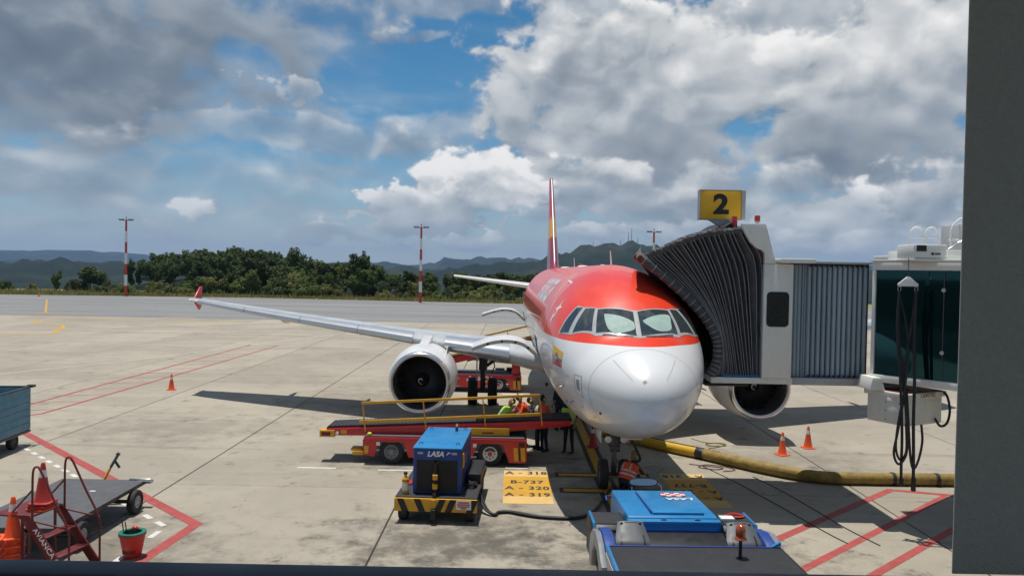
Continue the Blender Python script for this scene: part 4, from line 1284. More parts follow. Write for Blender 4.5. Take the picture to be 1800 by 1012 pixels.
# bellows canopy
front = [(4.842, 3.28), (4.971, 3.568), (5.003, 3.937), (4.927, 4.263), (4.673, 4.666), (4.296, 5.081), (3.77, 5.547), (3.079, 6.08)]
rear = [(5.95, 3.28), (5.95, 3.9), (5.95, 4.5), (5.95, 5.1), (5.945, 5.7), (5.88, 6.15), (5.68, 6.46), (5.46, 6.80)]
front = [(p.x, p.z) for p in spline([(x, 0, z) for x, z in front], 3)]
rear = [(p.x, p.z) for p in spline([(x, 0, z) for x, z in rear], 3)]
NS = len(front)
def hoop(t, inset):
    """one rib of the bellows: up the near side, across the top, down the far side"""
    side = []
    bx0 = front[0][0] * (1 - t) + rear[0][0] * t; bz0 = front[0][1]
    e = t ** 0.85
    tx = front[-1][0] * (1 - e) + rear[-1][0] * e; tz = front[-1][1] * (1 - e) + rear[-1][1] * e + 0.16 * sin(pi * t)
    kf, kr = (1 - t) ** 2.6, t ** 3.0
    for i in range(NS):
        k = i / (NS - 1)
        lx, lz = bx0 + (tx - bx0) * k, bz0 + (tz - bz0) * k
        fx = front[i][0] - (front[0][0] + (front[-1][0] - front[0][0]) * k); fz = front[i][1] - (front[0][1] + (front[-1][1] - front[0][1]) * k)
        rx = rear[i][0] - (rear[0][0] + (rear[-1][0] - rear[0][0]) * k); rz = rear[i][1] - (rear[0][1] + (rear[-1][1] - rear[0][1]) * k)
        side.append((lx + fx * kf + rx * kr, lz + fz * kf + rz * kr))
    sag = lambda k: inset * (0.35 + 0.65 * k)
    near = [(x, 18.58 + sag(i / (NS - 1)), z - inset * 0.7 * (i / (NS - 1)) ** 6) for i, (x, z) in enumerate(side)]
    xt, zt = side[-1][0], side[-1][1] - inset * 0.7
    top = [(xt - 0.02 * sin(pi * k / 8), 18.58 + sag(1) + (22.0 - 18.58 - 2 * sag(1)) * k / 8, zt + 0.05 * sin(pi * k / 8)) for k in range(1, 8)]
    far = [(x, 22.0 - sag(i / (NS - 1)), z) for i, (x, _, z) in enumerate(near)][::-1]
    skew = 0.62 * (1 - t)
    return [(x + skew * (y - 18.58) / 3.42 * min(max((z - 3.28) / 2.8, 0), 1) ** 2.5, y, z) for x, y, z in near + top + far]
CAN = None
NH = 23
M('canopy_rib', (0.20, 0.205, 0.21), 0.5, var=0.2, grime=0.3)
m = MB()
rows = []
random.seed(3)
jit_ = [random.uniform(-0.5, 0.5) for _ in range(NH + 1)]
for i in range(NH * 2 + 1):
    t = min(max((i + (jit_[i // 2] if 2 <= i < NH * 2 - 1 else 0)) / (NH * 2), 0), 1) ** 1.45
    h = hoop(t, 0.0 if i % 2 == 0 else 0.06 + 0.07 * t)
    rows.append([(x + random.uniform(-.010, .010), y + random.uniform(-.022, .022), z + random.uniform(-.016, .016)) for x, y, z in h])
w = len(rows[0])
m.add([p for r in rows for p in r], [(i * w + j, i * w + j + 1, (i + 1) * w + j + 1, (i + 1) * w + j) for i in range(len(rows) - 1) for j in range(w - 1)])
CAN = wb(m, JB, 'canopy', 'canopy_fabric', smooth=25)
for i in range(1, NH + 1):
    t = min((2 * i + (jit_[i] if i < NH else 0)) / (NH * 2), 1) ** 1.45
    m = MB(); m.tube([(x, y - 0.006 if y < 20 else y + 0.006, z + 0.004) for x, y, z in hoop(t, 0.0)], 0.0105, 6)
    wb(m, JB, 'canopy_rib', 'canopy_rib', CAN)
    # crumpled flap where the fabric is gathered over each rib
    x, y, z = hoop(t, 0.0)[NS - 1]
    m = MB(); q = random.Random(i)
    m.grid(lambda u, v: (x - 0.10 + 0.19 * u + 0.015 * sin(9 * u + i), y + 0.01 - 0.04 * sin(pi * v) + 0.012 * q.uniform(-1, 1), z - 0.13 + 0.145 * v + 0.012 * q.uniform(-1, 1)), 5, 4)
    wb(m, JB, 'gathered_flap', 'canopy_fabric', CAN, smooth=60)
fr = hoop(0.0, 0.0)
m = MB(); m.tube([(x - 0.06, y + (0.02 if y < 20 else -0.02), z) for x, y, z in fr], 0.115, 12)
pad = wb(m, JB, 'front_pad', 'canopy_fabric', CAN, smooth=60)
m = MB()
for i in range(1, NS):
    if i % 1 == 0:
        a = Vector(fr[i]); b = Vector(fr[i - 1]); d = (a - b).normalized(); c = (a + b) / 2 + Vector((-0.06, 0.02, 0))
        m.lathe([(0.118, -0.006), (0.122, -0.006), (0.122, 0.006), (0.118, 0.006)], c, d, 12)
wb(m, JB, 'pad_seam', 'light_grey_paint', pad)['kind'] = 'stuff'
m = MB(); m.ball((3.02, 18.62, 6.06), 0.14, 0.12, 0.10); wb(m, JB, 'pad_tip', 'dark_red_paint', pad)
m = MB(); m.grid(lambda u, v: (2.94 + 0.10 * u, 18.50 + 0.02 * v, 6.02 + 0.16 * u + 0.14 * v), 3, 3); wb(m, JB, 'pad_flap', 'door_edge', pad)
for i in range(16):
    x = 5.07 + 0.058 * i
    m = MB(); m.box(x, x + 0.036, 18.52, 18.57, 3.262, 3.315)
    wb(m, JB, 'curtain_clip', 'bright_blue_paint', CAN, bev=0.004)
# inside of the cab: dark walls, floor, gate
m = MB(); m.box(4.72, 5.97, 21.90, 21.96, 3.246, 3.62)  # added dark box, blocks the light showing through the gap below the bellows
wb(m, JB, 'floor_gap_blocker', 'canopy_dark')
m = MB(); m.box(5.98, 6.02, 18.62, 21.9, 3.24, 6.0); m.box(5.99, 6.5, 21.9, 21.98, 3.24, 6.0)
wb(m, JB, 'cab_inner_wall', 'canopy_dark')
m = MB(); m.box(4.78, 6.72, 18.53, 22.05, 3.10, 3.245)
wb(m, JB, 'cab_floor', 'cream_paint', bev=0.012)
m = MB(); m.box(4.66, 5.7, 18.6, 22.0, 3.02, 3.085)
wb(m, JB, 'floor_bumper', 'black_paint', bev=0.02)
# cab shell
m = MB(); m.box(5.965, 6.66, 18.46, 18.60, 3.247, 5.96)
CAB = wb(m, JB, 'cab_side', 'cream_paint', bev=0.015)
def rrect(x0, x1, z0, z1, r, n=5):
    out = []
    for cx, cz, a in ((x1 - r, z1 - r, 0), (x0 + r, z1 - r, pi / 2), (x0 + r, z0 + r, pi), (x1 - r, z0 + r, 1.5 * pi)):
        out += [(cx + r * cos(a + pi / 2 * k / n), cz + r * sin(a + pi / 2 * k / n)) for k in range(n + 1)]
    return out
m = MB(); m.prism(rrect(6.04, 6.57, 4.47, 5.30, 0.10), 'y', 18.445, 18.47)
wn = wb(m, JB, 'window_rubber', 'rubber', CAB, bev=0.006)
m = MB(); m.prism(rrect(6.075, 6.535, 4.505, 5.265, 0.08), 'y', 18.438, 18.446)
wb(m, JB, 'window_pane', 'screen_black', CAB)
for k in range(14):
    z = 4.54 + k * 0.05
    m = MB(); m.box(6.10, 6.51, 18.433, 18.439, z, z + 0.012)
    wb(m, JB, 'blind_slat', 'black_paint', CAB)
m = MB(); m.box(5.965, 6.66, 21.95, 22.08, 3.247, 5.96)
wb(m, JB, 'cab_side', 'cream_paint', bev=0.015)
cheek = [(5.40, 6.90), (5.97, 6.91), (6.03, 6.70), (6.24, 5.965), (5.965, 5.965), (5.965, 6.20), (5.90, 6.28), (5.78, 6.32), (5.62, 6.46), (5.50, 6.66), (5.42, 6.83)]
for ya, yb in ((18.44, 18.56), (22.0, 22.1)):
    m = MB(); m.prism(cheek, 'y', ya, yb)
    wb(m, JB, 'cab_cheek', 'cream_paint', bev=0.01)
m = MB(); m.prism([(5.44, 6.86), (5.96, 6.88), (6.20, 5.98), (6.1, 5.98), (5.88, 6.78), (5.44, 6.78)], 'y', 18.56, 22.0)
wb(m, JB, 'cab_header', 'cream_paint')
m = MB(); m.box(6.25, 7.10, 18.2, 22.2, 5.985, 6.085)
wb(m, JB, 'cab_roof', 'cream_paint', bev=0.015)
m = MB(); m.tube([(4.9, 18.9, 6.78), (5.15, 18.9, 6.83), (5.40, 18.9, 6.98)], 0.025, 6); m.prism([(4.75, 6.62), (5.41, 6.78), (5.41, 7.02)], 'y', 18.85, 21.6)
wb(m, JB, 'top_flap', 'canopy_dark')
def beacon_lamp(x, y, z, base):
    m = MB(); m.lathe([(0.045, 0), (0.05, 0.03), (0.075, 0.035), (0.075, 0.06)], (x, y, z), n=14)
    b = wb(m, JB, 'beacon_base', base)
    m = MB(); m.lathe([(0.066, 0.06), (0.07, 0.14), (0.064, 0.19), (0.0, 0.2)], (x, y, z), n=14)
    wb(m, JB, 'beacon_lens', 'lamp_red', b)
m = MB(); m.tube([(5.30, 18.7, 6.80), (5.30, 18.7, 6.90)], 0.03, 8); wb(m, JB, 'beacon_post', 'red_paint')
beacon_lamp(5.30, 18.7, 6.89, 'red_paint')
beacon_lamp(5.83, 18.65, 6.915, 'light_grey_paint')
# slat curtain between the cab and the tunnel
m = MB(); m.box(6.70, 8.62, 18.60, 18.92, 3.08, 3.25)
wb(m, JB, 'curtain_sill', 'light_grey_paint', bev=0.01)
m = MB(); m.box(6.70, 8.60, 18.80, 18.86, 3.25, 5.985)
wb(m, JB, 'curtain_backing', 'canopy_dark')
m = MB(); m.box(6.70, 8.60, 18.60, 21.8, 5.99, 6.035); m.box(6.70, 8.6, 21.7, 21.8, 3.1, 5.99); m.box(6.70, 8.60, 18.95, 21.7, 3.1, 3.2)
wb(m, JB, 'link_shell', 'light_grey_paint')
def slat(x, w, d):
    m = MB()
    pr_ = [(x + w * k / 6, 18.775 - d * sin(pi * k / 6) ** 0.6) for k in range(7)] + [(x + w, 18.80), (x, 18.80)]
    m.prism(pr_, 'z', 3.262, 5.955)
    return m
me = None
xs = [6.705 + 0.09 * k for k in range(3)] + [6.985 + 0.055 * k for k in range(2)] + [7.10 + 0.1225 * k for k in range(12)]
ws = [0.087] * 3 + [0.05] * 2 + [0.105] * 12
for x, w_ in zip(xs, ws):
    wb(slat(x, w_, 0.022 if w_ < 0.1 else 0.055), JB, 'curtain_slat', 'curtain', smooth=50)
for x in xs[5:]:
    for z in (5.915, 3.28):
        m = MB(); m.box(x + 0.03, x + 0.085, 18.66, 18.715, z, z + 0.035)
        wb(m, JB, 'slat_carrier', 'black_paint')
# glazed tunnel, heading back towards the terminal on the right
TT = Matrix.Translation((8.43, 18.2, 0)) @ Matrix.Rotation(radians(-49), 4, 'Z')
def tb_(boxes, name, mat, parent=None, bev=0.0):
    m = MB()
    for (x0, x1, y0, y1, z0, z1) in boxes:
        m.obox(TT @ Matrix.Translation(((x0 + x1) / 2, (y0 + y1) / 2, (z0 + z1) / 2)), (x1 - x0) / 2, (y1 - y0) / 2, (z1 - z0) / 2)
    return wb(m, JB, name, mat, parent, bev=bev)
TL = 18.0
tb_([(0, TL, -0.06, 0.10, 5.86, 6.04), (0, TL, 4.10, 4.26, 5.86, 6.04)], 'tunnel_top_beam', 'cream_paint', bev=0.012)
tb_([(-0.02, TL, -0.10, 4.30, 6.045, 6.10)], 'tunnel_roof', 'cream_paint', bev=0.01)
tb_([(0, TL, -0.08, 0.12, 3.27, 3.44), (0, TL, 4.08, 4.28, 3.27, 3.44)], 'tunnel_bottom_beam', 'cream_paint', bev=0.012)
tb_([(0.01, TL, 0.125, 4.075, 3.30, 3.40)], 'tunnel_floor', 'light_grey_paint')
tb_([(0, 0.075, -0.05, 0.09, 3.442, 5.858)], 'tunnel_post', 'cream_paint', bev=0.01)
tb_([(0, 0.075, 0.095, 4.2, 3.442, 5.858)], 'tunnel_end_wall', 'light_grey_paint')
gx = [0.08, 1.55, 3.1, 4.7, 6.3, 7.9, 9.5, 11.1, 12.7, 14.3, 15.9, 17.9]
for a_, b_ in zip(gx, gx[1:]):
    for ya in (0.0, 4.18):
        tb_([(a_ + 0.004, b_ - 0.004, ya, ya + 0.024, 3.445, 5.855)], 'glass_pane', 'tinted_glass')
for x in gx[1:-1]:
    m = MB(); m.tube([TT @ Vector((x, -0.01, 3.45)), TT @ Vector((x, -0.01, 5.85))], 0.011, 6)
    g_ = wb(m, JB, 'glass_joint', 'dark_steel')
    for z in (4.06, 5.43):
        m = MB(); m.lathe([(0.0, -0.03), (0.045, -0.03), (0.045, 0.0), (0, 0.0)], TT @ Vector((x, -0.015, z)), TT.to_3x3() @ Vector((0, 1, 0)), 12)
        wb(m, JB, 'glass_fitting', 'steel', g_)
# inner handrails seen dimly, and the roof kit
m = MB(); m.box(9.05, 10.7, 18.0, 19.6, 6.105, 6.22)
wb(m, JB, 'roof_walkway', 'cream_paint', bev=0.01)
m = MB(); m.box(8.74, 9.46, 17.0, 17.75, 6.12, 6.42)
rb = wb(m, JB, 'cable_hoist_box', 'cream_paint', bev=0.02)
m = MB(); m.box(8.80, 9.01, 16.985, 17.0, 6.27, 6.40)
wb(m, JB, 'hoist_opening', 'screen_black', rb)
m = MB(); m.lathe([(0.0, 0), (0.035, 0), (0.035, 0.006), (0, 0.006)], (9.15, 16.99, 6.22), (0, 1, 0), 12); m.box(9.2, 9.32, 16.988, 16.996, 6.20, 6.235)
wb(m, JB, 'maker_mark', 'dark_steel', rb)
m = MB(); m.box(8.9, 9.3, 17.75, 18.5, 6.11, 6.3); m.box(8.72, 9.5, 16.98, 17.78, 6.06, 6.11)
wb(m, JB, 'hoist_arm', 'cream_paint', bev=0.01)
for x in (9.62, 9.98):
    m = MB(); m.tube(spline([(x - 0.15, 18.6, 6.22), (x - 0.15, 18.6, 6.72), (x - 0.09, 18.6, 6.86), (x, 18.6, 6.90), (x + 0.09, 18.6, 6.86), (x + 0.15, 18.6, 6.72), (x + 0.15, 18.6, 6.22)], 4), 0.022, 8)
    m.tube([(x - 0.15, 18.6, 6.66), (x + 0.15, 18.6, 6.66)], 0.016, 6)
    wb(m, JB, 'ladder_hoop', 'white_paint')
m = MB(); m.tube(spline([(10.55, 18.8, 6.40), (10.55, 18.8, 6.85), (10.66, 18.8, 7.05), (10.85, 18.8, 7.16), (11.3, 18.8, 7.2)], 5), 0.022, 8); m.tube([(10.5, 18.8, 6.62), (11.3, 18.8, 6.62)], 0.022, 8)
wb(m, JB, 'roof_rail', 'white_paint')
m = MB(); m.box(10.74, 11.6, 18.5, 19.6, 6.22, 7.0)
ac = wb(m, JB, 'air_conditioner', 'light_grey_paint', bev=0.02)
for k in range(9):
    m = MB(); m.box(10.80, 11.54, 18.485, 18.502, 6.34 + 0.07 * k, 6.37 + 0.07 * k)
    wb(m, JB, 'grille_slat', 'dark_steel', ac)
m = MB(); m.box(10.2, 10.74, 18.3, 18.7, 6.22, 6.36)
wb(m, JB, 'junction_box', 'cream_paint', bev=0.01)
m = MB()
pts = spline([(10.3, 18.45, 6.37), (10.45, 18.5, 6.45), (10.6, 18.52, 6.55), (10.76, 18.55, 6.58)], 10)
m.tube(pts, [0.035 if i % 2 else 0.028 for i in range(len(pts))], 8)
wb(m, JB, 'flexible_conduit', 'steel')
# hoist plate and hanging ground-power cables
m = MB(); m.tube([(8.66, 17.05, 5.70), (8.66, 17.05, 6.12)], 0.008, 6); wb(m, JB, 'hoist_rope', 'dark_steel')
m = MB(); m.prism([(8.44, 5.50), (8.88, 5.50), (8.885, 5.55), (8.69, 5.71), (8.63, 5.71), (8.435, 5.55)], 'y', 17.03, 17.07)
hp = wb(m, JB, 'hoist_plate', 'white_paint', bev=0.006)
for x in (8.475, 8.845):
    m = MB(); m.tube([(x + 0.035 * cos(2 * pi * k / 10), 17.05, 5.44 + 0.06 * sin(2 * pi * k / 10)) for k in range(10)], 0.009, 6, closed=True)
    wb(m, JB, 'shackle', 'steel', hp)
CB = [
    ([(8.475, 17.05, 5.40), (8.44, 17.03, 4.6), (8.50, 17.0, 3.8), (8.56, 17.0, 3.0), (8.60, 17.0, 2.2), (8.60, 17.0, 1.6), (8.61, 17.0, 1.16)], 0.030),
    ([(8.48, 17.06, 5.40), (8.52, 17.1, 4.4), (8.62, 17.05, 3.4), (8.66, 16.95, 2.6), (8.66, 16.9, 1.9), (8.52, 16.95, 1.62), (8.43, 17.0, 1.85), (8.50, 17.0, 2.3), (8.63, 17.05, 3.0)], 0.027),
    ([(8.47, 17.07, 5.38), (8.66, 17.1, 4.7), (8.72, 17.08, 4.0), (8.62, 17.0, 3.2), (8.52, 17.0, 2.6), (8.47, 17.0, 2.0), (8.58, 17.02, 1.7), (8.70, 17.0, 1.9), (8.68, 17.0, 2.5)], 0.025),
    ([(8.845, 17.05, 5.40), (8.83, 17.04, 4.4), (8.85, 17.02, 3.4), (8.84, 17.0, 2.6), (8.86, 17.0, 1.9), (8.88, 17.0, 1.10)], 0.034),
    ([(8.70, 17.05, 3.2), (8.74, 17.0, 2.4), (8.80, 17.0, 1.75), (8.90, 17.05, 1.5), (9.02, 17.08, 1.7), (9.10, 17.1, 2.1), (9.12, 17.2, 2.45)], 0.027),
    ([(8.845, 17.08, 5.38), (8.79, 17.1, 4.6), (8.68, 17.1, 3.9), (8.63, 17.05, 3.2)], 0.025),
]
for pts, r in CB:
    m = MB(); m.tube(spline(pts, 6), r, 8)
    wb(m, JB, 'hanging_cable', 'cable_black', smooth=60)
for (x, z, h) in ((8.61, 1.12, 0.18), (8.88, 1.02, 0.30)):
    m = MB(); m.tube([(x, 17.0, z), (x, 17.0, z + h)], 0.052, 10)
    wb(m, JB, 'cable_plug', 'black_paint', bev=0.01)
# power cabinet slung under the tunnel, turned towards the aircraft
PB = frame((8.85, 17.3, 0), (0.87, 0.49, 0), (-0.49, 0.87, 0))
def pbx(m, x0, x1, y0, y1, z0, z1):
    m.obox(PB @ Matrix.Translation(((x0 + x1) / 2, (y0 + y1) / 2, (z0 + z1) / 2)), (x1 - x0) / 2, (y1 - y0) / 2, (z1 - z0) / 2)
m = MB(); pbx(m, 0, 1.28, 0, 1.0, 2.37, 2.98)
pc = wb(m, JB, 'power_cabinet', 'cream_paint', bev=0.012)
m = MB(); pbx(m, -0.06, 1.36, -0.06, 1.06, 2.985, 3.10)
wb(m, JB, 'cabinet_lid', 'cream_paint', pc, bev=0.012)
m = MB(); pbx(m, 0.0, 1.3, 0.0, 1.0, 3.102, 3.115)
wb(m, JB, 'lid_dirt_plate', 'dark_red_paint', pc)
m = MB(); pbx(m, -0.012, 0.0, 0.15, 0.55, 2.42, 2.90)
pl = wb(m, JB, 'access_panel', 'cream_paint', pc, bev=0.004)
for yy in (0.18, 0.52):
    for zz in (2.46, 2.66, 2.86):
        m = MB(); pbx(m, -0.02, -0.012, yy - 0.012, yy + 0.012, zz - 0.012, zz + 0.012)
        wb(m, JB, 'bolt', 'dark_steel', pc)
m = MB(); pbx(m, 0.62, 1.22, -0.008, 0.0, 2.42, 2.92)
wb(m, JB, 'access_panel', 'cream_paint', pc, bev=0.003)
lettering('lettering', 'CAVOTEC', 0.125, 'dark_steel', pc, Matrix.Translation(-JB.location) @ PB @ frame((0.66, -0.067, 3.04), (1, 0, 0), (0, 0, 1)))
m = MB(); m.prism([(8.20, 3.115), (8.55, 3.115), (8.46, 3.40), (8.26, 3.40)], 'y', 17.72, 18.4); 
wb(m, JB, 'hanger_bracket', 'cream_paint', bev=0.01)
m = MB(); m.box(8.3, 9.3, 18.2, 18.5, 3.118, 3.262)
wb(m, JB, 'hanger_beam', 'light_grey_paint')
m = MB(); m.tube(spline([(9.75, 17.9, 3.10), (10.0, 17.85, 3.05), (10.08, 17.8, 2.7), (10.0, 17.75, 2.4), (9.82, 17.7, 2.33), (9.7, 17.72, 2.5)], 6), 0.028, 8); m.tube(spline([(9.3, 17.9, 3.2), (9.7, 17.9, 3.22), (10.3, 17.9, 3.12), (11.0, 17.9, 3.2)], 6), 0.02, 6)
wb(m, JB, 'cabinet_cable', 'cable_black', pc)
# legs out of the picture that carry the tunnel
tb_([(8.0, 8.5, 0.4, 0.9, 0.0, 3.26), (8.0, 8.5, 3.3, 3.8, 0.0, 3.26), (7.6, 8.9, 0.2, 4.0, 0.02, 0.5)], 'support_column', 'light_grey_paint', bev=0.02)
tb_([(TL, TL + 3.0, -0.3, 4.5, 0, 6.4)], 'rotunda', 'cream_paint', bev=0.02)

# gate number sign
SG = thing('gate_sign', 'yellow box sign with a black numeral 2 above the bridge cab', 'sign', (5.19, 19.6, 6.86))
m = MB(); m.box(-0.525, 0.50, -0.10, 0.12, 0.21, 0.915)
bx_ = m.build('sign_face', 'sign_yellow', SG, bev=0.008)
m = MB(); m.box(0.502, 0.60, -0.12, 0.14, 0.20, 0.935)
m.build('sign_end', 'light_grey_paint', SG, bev=0.008)
m = MB(); m.box(-0.54, 0.50, -0.115, 0.13, 0.918, 0.935); m.box(-0.54, 0.50, -0.115, 0.13, 0.192, 0.208); m.box(-0.545, -0.527, -0.115, 0.13, 0.192, 0.935)
m.build('sign_trim', 'light_grey_paint', SG)
m = MB()
m.add([(-0.28, -0.09, 0.19), (0.42, -0.09, 0.19), (0.42, 0.11, 0.19), (-0.28, 0.11, 0.19), (0.08, -0.06, -0.03), (0.26, -0.06, -0.03), (0.26, 0.08, -0.03), (0.08, 0.08, -0.03)], [(0, 1, 5, 4), (1, 2, 6, 5), (2, 3, 7, 6), (3, 0, 4, 7), (0, 3, 2, 1), (4, 5, 6, 7)])
m.build('sign_bracket', 'light_grey_paint', SG, bev=0.006)
me_ = text_mesh('2', 0.66, 'black_paint', extrude=0.003, bold=0.028)
me_.transform(Matrix.Scale(1.15, 4, (1, 0, 0))); me_.transform(frame((-0.01, -0.104, 0.555), (1, 0, 0), (0, 0, 1)))
link('numeral', me_, SG)
# ---------------------------------------------------------------- conveyor belt loaders
def belt_loader(label, loc, rz, slope, mirrored=False, far=False):
    """local x runs along the belt towards the aircraft, y across (near side = 0), z up"""
    R = thing('belt_loader', label, 'belt loader', loc, rz, 'belt loaders at the cargo holds')
    L0, L1, W_ = -4.25, 0.50, 1.85
    body = [(L0, 0.36), (L0 + 0.10, 0.80), (L1 - 0.06, 0.86), (L1, 0.80), (L1 - 0.02, 0.14), (L1 - 0.55, 0.14), (L1 - 0.62, 0.22)]
    # side panel outline with two wheel arches
    def arch(cx, w0, w1, top):
        return [(cx + w0, 0.22), (cx + w1, top), (cx - w1, top), (cx - w0, 0.22)]
    outl = [(L0 + 0.02, 0.28), (L0, 0.72), (L0 + 0.10, 0.80), (L1 - 0.06, 0.80), (L1, 0.76), (L1 - 0.02, 0.12), (L1 - 0.52, 0.12)]
    outl += arch(-0.55, 0.52, 0.36, 0.66) + [(-1.30, 0.22), (-2.70, 0.22)] + arch(-3.42, 0.50, 0.36, 0.66) + [(-4.05, 0.26)]
    for y0, y1 in ((0.0, 0.06), (W_ - 0.06, W_)):
        m = MB(); m.prism(outl, 'y', y0, y1)
        m.build('side_panel', 'red_paint', R, bev=0.008)
    m = MB(); m.box(L0 + 0.02, L1 - 0.02, 0.062, W_ - 0.062, 0.42, 0.78)
    m.build('chassis', 'dark_steel', R)
    m = MB(); m.box(L0 + 0.06, L1 - 0.06, 0.03, W_ - 0.03, 0.802, 0.835)
    m.build('deck', 'grey_deck', R, bev=0.006)
    m = MB(); m.box(L1 - 0.04, L1 + 0.02, 0.04, W_ - 0.04, 0.16, 0.74)
    e = m.build('end_panel', 'red_paint', R, bev=0.01)
    for x in (L1 - 0.34, L1 - 0.14):
        m = MB(); m.prism([(x, 0.18), (x + 0.12, 0.18), (x + 0.10, 0.56), (x - 0.03, 0.56)], 'y', -0.008, 0.0)
        m.build('warning_stripe', 'yellow_paint', R)
    m = MB(); m.prism([(L1 - 0.21, 0.18), (L1 - 0.15, 0.18), (L1 - 0.18, 0.56), (L1 - 0.24, 0.56)], 'y', -0.008, 0.0); m.prism([(L1 - 0.22, 0.58), (L1 - 0.05, 0.58), (L1 - 0.05, 0.72), (L1 - 0.22, 0.72)], 'y', -0.006, 0.0)
    m.build('tail_light_recess', 'black_paint', R)
    m = MB(); m.prism([(L0 + 0.06, 0.32), (L0 + 0.16, 0.32), (L0 + 0.18, 0.55), (L0 + 0.04, 0.55)], 'y', -0.008, 0.0)
    m.build('warning_stripe', 'yellow_paint', R)
    for x in (L0 + 0.40, -1.05):
        m = MB(); m.box(x, x + 0.11, -0.006, 0.0, 0.56, 0.66)
        m.build('reflector_plate', 'white_paint', R)
    for x in (-1.26, -2.66):
        m = MB(); m.box(x, x + 0.32, -0.005, 0.0, 0.25, 0.30)
        m.build('side_marker', 'light_grey_paint', R)
    m = MB(); m.box(L0 - 0.34, L0 + 0.0, 0.2, 0.7, 0.22, 0.34); m.box(L0 - 0.40, L0 - 0.05, 0.25, 0.65, 0.34, 0.40)
    m.build('tow_bumper', 'yellow_paint', R, bev=0.02)
    for cx, rim in ((-3.42, 'grey_plastic'), (-0.55, 'white_paint')):
        for y in (0.14, W_ - 0.14):
            wheel(R, (cx, y, 0.36), 0.36, 0.24, (0, 1, 0), rim, 0.58, lugs=8, hub='dark_steel')
    m = MB(); m.tube([(-0.55, -0.005, 0.36), (-0.55, 0.06, 0.36)], 0.065, 12)
    m.build('wheel_hub', 'red_paint', R)
    # conveyor
    bx0, bx1 = -5.35, 1.80
    bz = lambda x: 1.02 + slope * (x - bx0) / (bx1 - bx0)
    for y0, y1 in ((0.30, 0.36), (1.30, 1.36)):
        m = MB(); m.prism([(bx0 - 0.10, bz(bx0) - 0.26), (bx0, bz(bx0) - 0.06), (bx1, bz(bx1) - 0.06), (bx1, bz(bx1) - 0.22), (-0.3, bz(-0.3) - 0.34), (-3.3, bz(-3.3) - 0.34)], 'y', y0, y1)
        m.build('conveyor_frame', 'red_paint', R, bev=0.006)
    m = MB()
    pr_ = [(bx0 - 0.02, bz(bx0) - 0.14), (bx0 - 0.04, bz(bx0) - 0.06), (bx0, bz(bx0))] + [(bx0 + (bx1 - bx0) * k / 12, bz(bx0 + (bx1 - bx0) * k / 12) + 0.006 * (k % 2)) for k in range(1, 12)] + [(bx1, bz(bx1)), (bx1 + 0.05, bz(bx1) - 0.06), (bx1, bz(bx1) - 0.14)]
    m.prism(pr_, 'y', 0.37, 1.29)
    bl = m.build('belt', 'deck_rubber', R)
    for k in range(60):
        x = bx0 + 0.06 + k * 0.117
        m2 = MB(); m2.beam((x, 0.39, bz(x) + 0.008), (x, 1.27, bz(x) + 0.008), 0.02, 0.012)
        if k == 0: ridge = m2.mesh('belt_ridge', 'deck_rubber'); x00 = x; z00 = bz(x)
        link('belt_ridge', ridge, bl, (x - x00, 0, bz(x) - z00))
    m = MB(); m.box(bx0 - 0.22, bx0 + 0.22, 0.27, 0.62, bz(bx0) - 0.30, bz(bx0) - 0.10)
    cp = m.build('control_box', 'yellow_paint', R, bev=0.012)
    m = MB(); m.box(bx0 - 0.16, bx0 + 0.10, 0.258, 0.27, bz(bx0) - 0.26, bz(bx0) - 0.15)
    m.build('control_panel', 'dark_red_paint', cp)
    m = MB(); m.lathe([(0.0, -0.03), (0.05, -0.03), (0.05, 0.01)], (bx0 + 0.30, 0.275, bz(bx0) - 0.18), (0, 1, 0), 12)
    m.build('belt_lamp', 'lamp_clear', R)
    m = MB(); m.box(bx0 + 0.4, bx0 + 0.58, 0.28, 0.297, bz(bx0) - 0.20, bz(bx0) - 0.10)
    m.build('side_plate', 'yellow_paint', R)
    # handrail on the near side
    ry = 0.335
    m = MB()
    pts0, pts1 = (-4.36, 1.72), (0.88, 2.05)
    m.beam((pts0[0], ry, pts0[1]), (pts1[0], ry, pts1[1]), 0.05, 0.075)
    rl = m.build('handrail', 'yellow_paint', R, bev=0.006)
    m = MB(); m.beam((-4.42, ry, 1.17), (0.90, ry, 1.49), 0.05, 0.085); m.build('lower_rail', 'yellow_paint', R, bev=0.006)
    for x in (-4.33, -2.55, -0.80, 0.86):
        zt = 1.72 + (x + 4.36) * 0.063
        m = MB(); m.beam((x, ry, zt), (x + 0.10, ry - 0.02, bz(x) - 0.20 + 0.02), 0.035, 0.045, up=(0, 1, 0)); m.build('rail_post', 'yellow_paint', R)
    # lifting arms and hydraulic box
    m = MB(); m.box(-1.22, 0.0, 0.20, 0.29, 0.86, 1.08); m.build('cylinder_cover', 'yellow_paint', R, bev=0.008)
    m = MB(); m.box(-0.80, -0.46, 0.194, 0.20, 0.92, 0.96); m.build('maker_plate', 'dark_red_paint', R)
    m = MB(); m.beam((-2.9, 0.6, 0.84), (-0.4, 0.6, 1.08), 0.10, 0.12); m.beam((-2.9, 1.1, 0.84), (-0.4, 1.1, 1.08), 0.10, 0.12); m.build('lift_arm', 'dark_steel', R)
    # driver's corner
    m = MB(); m.box(-0.2, 0.44, W_ - 0.50, W_ - 0.02, 0.84, 0.98); m.build('driver_seat', 'black_paint', R, bev=0.03)
    m = MB(); m.ball((L0 + 0.18, 0.12, 0.87), 0.07, 0.07, 0.05); m.build('warning_ball', 'muff_yellow', R)
    return R
BL1 = belt_loader('red belt loader with yellow handrails in front of the left engine', (0, 22.50, 0), 0.0, 0.37)
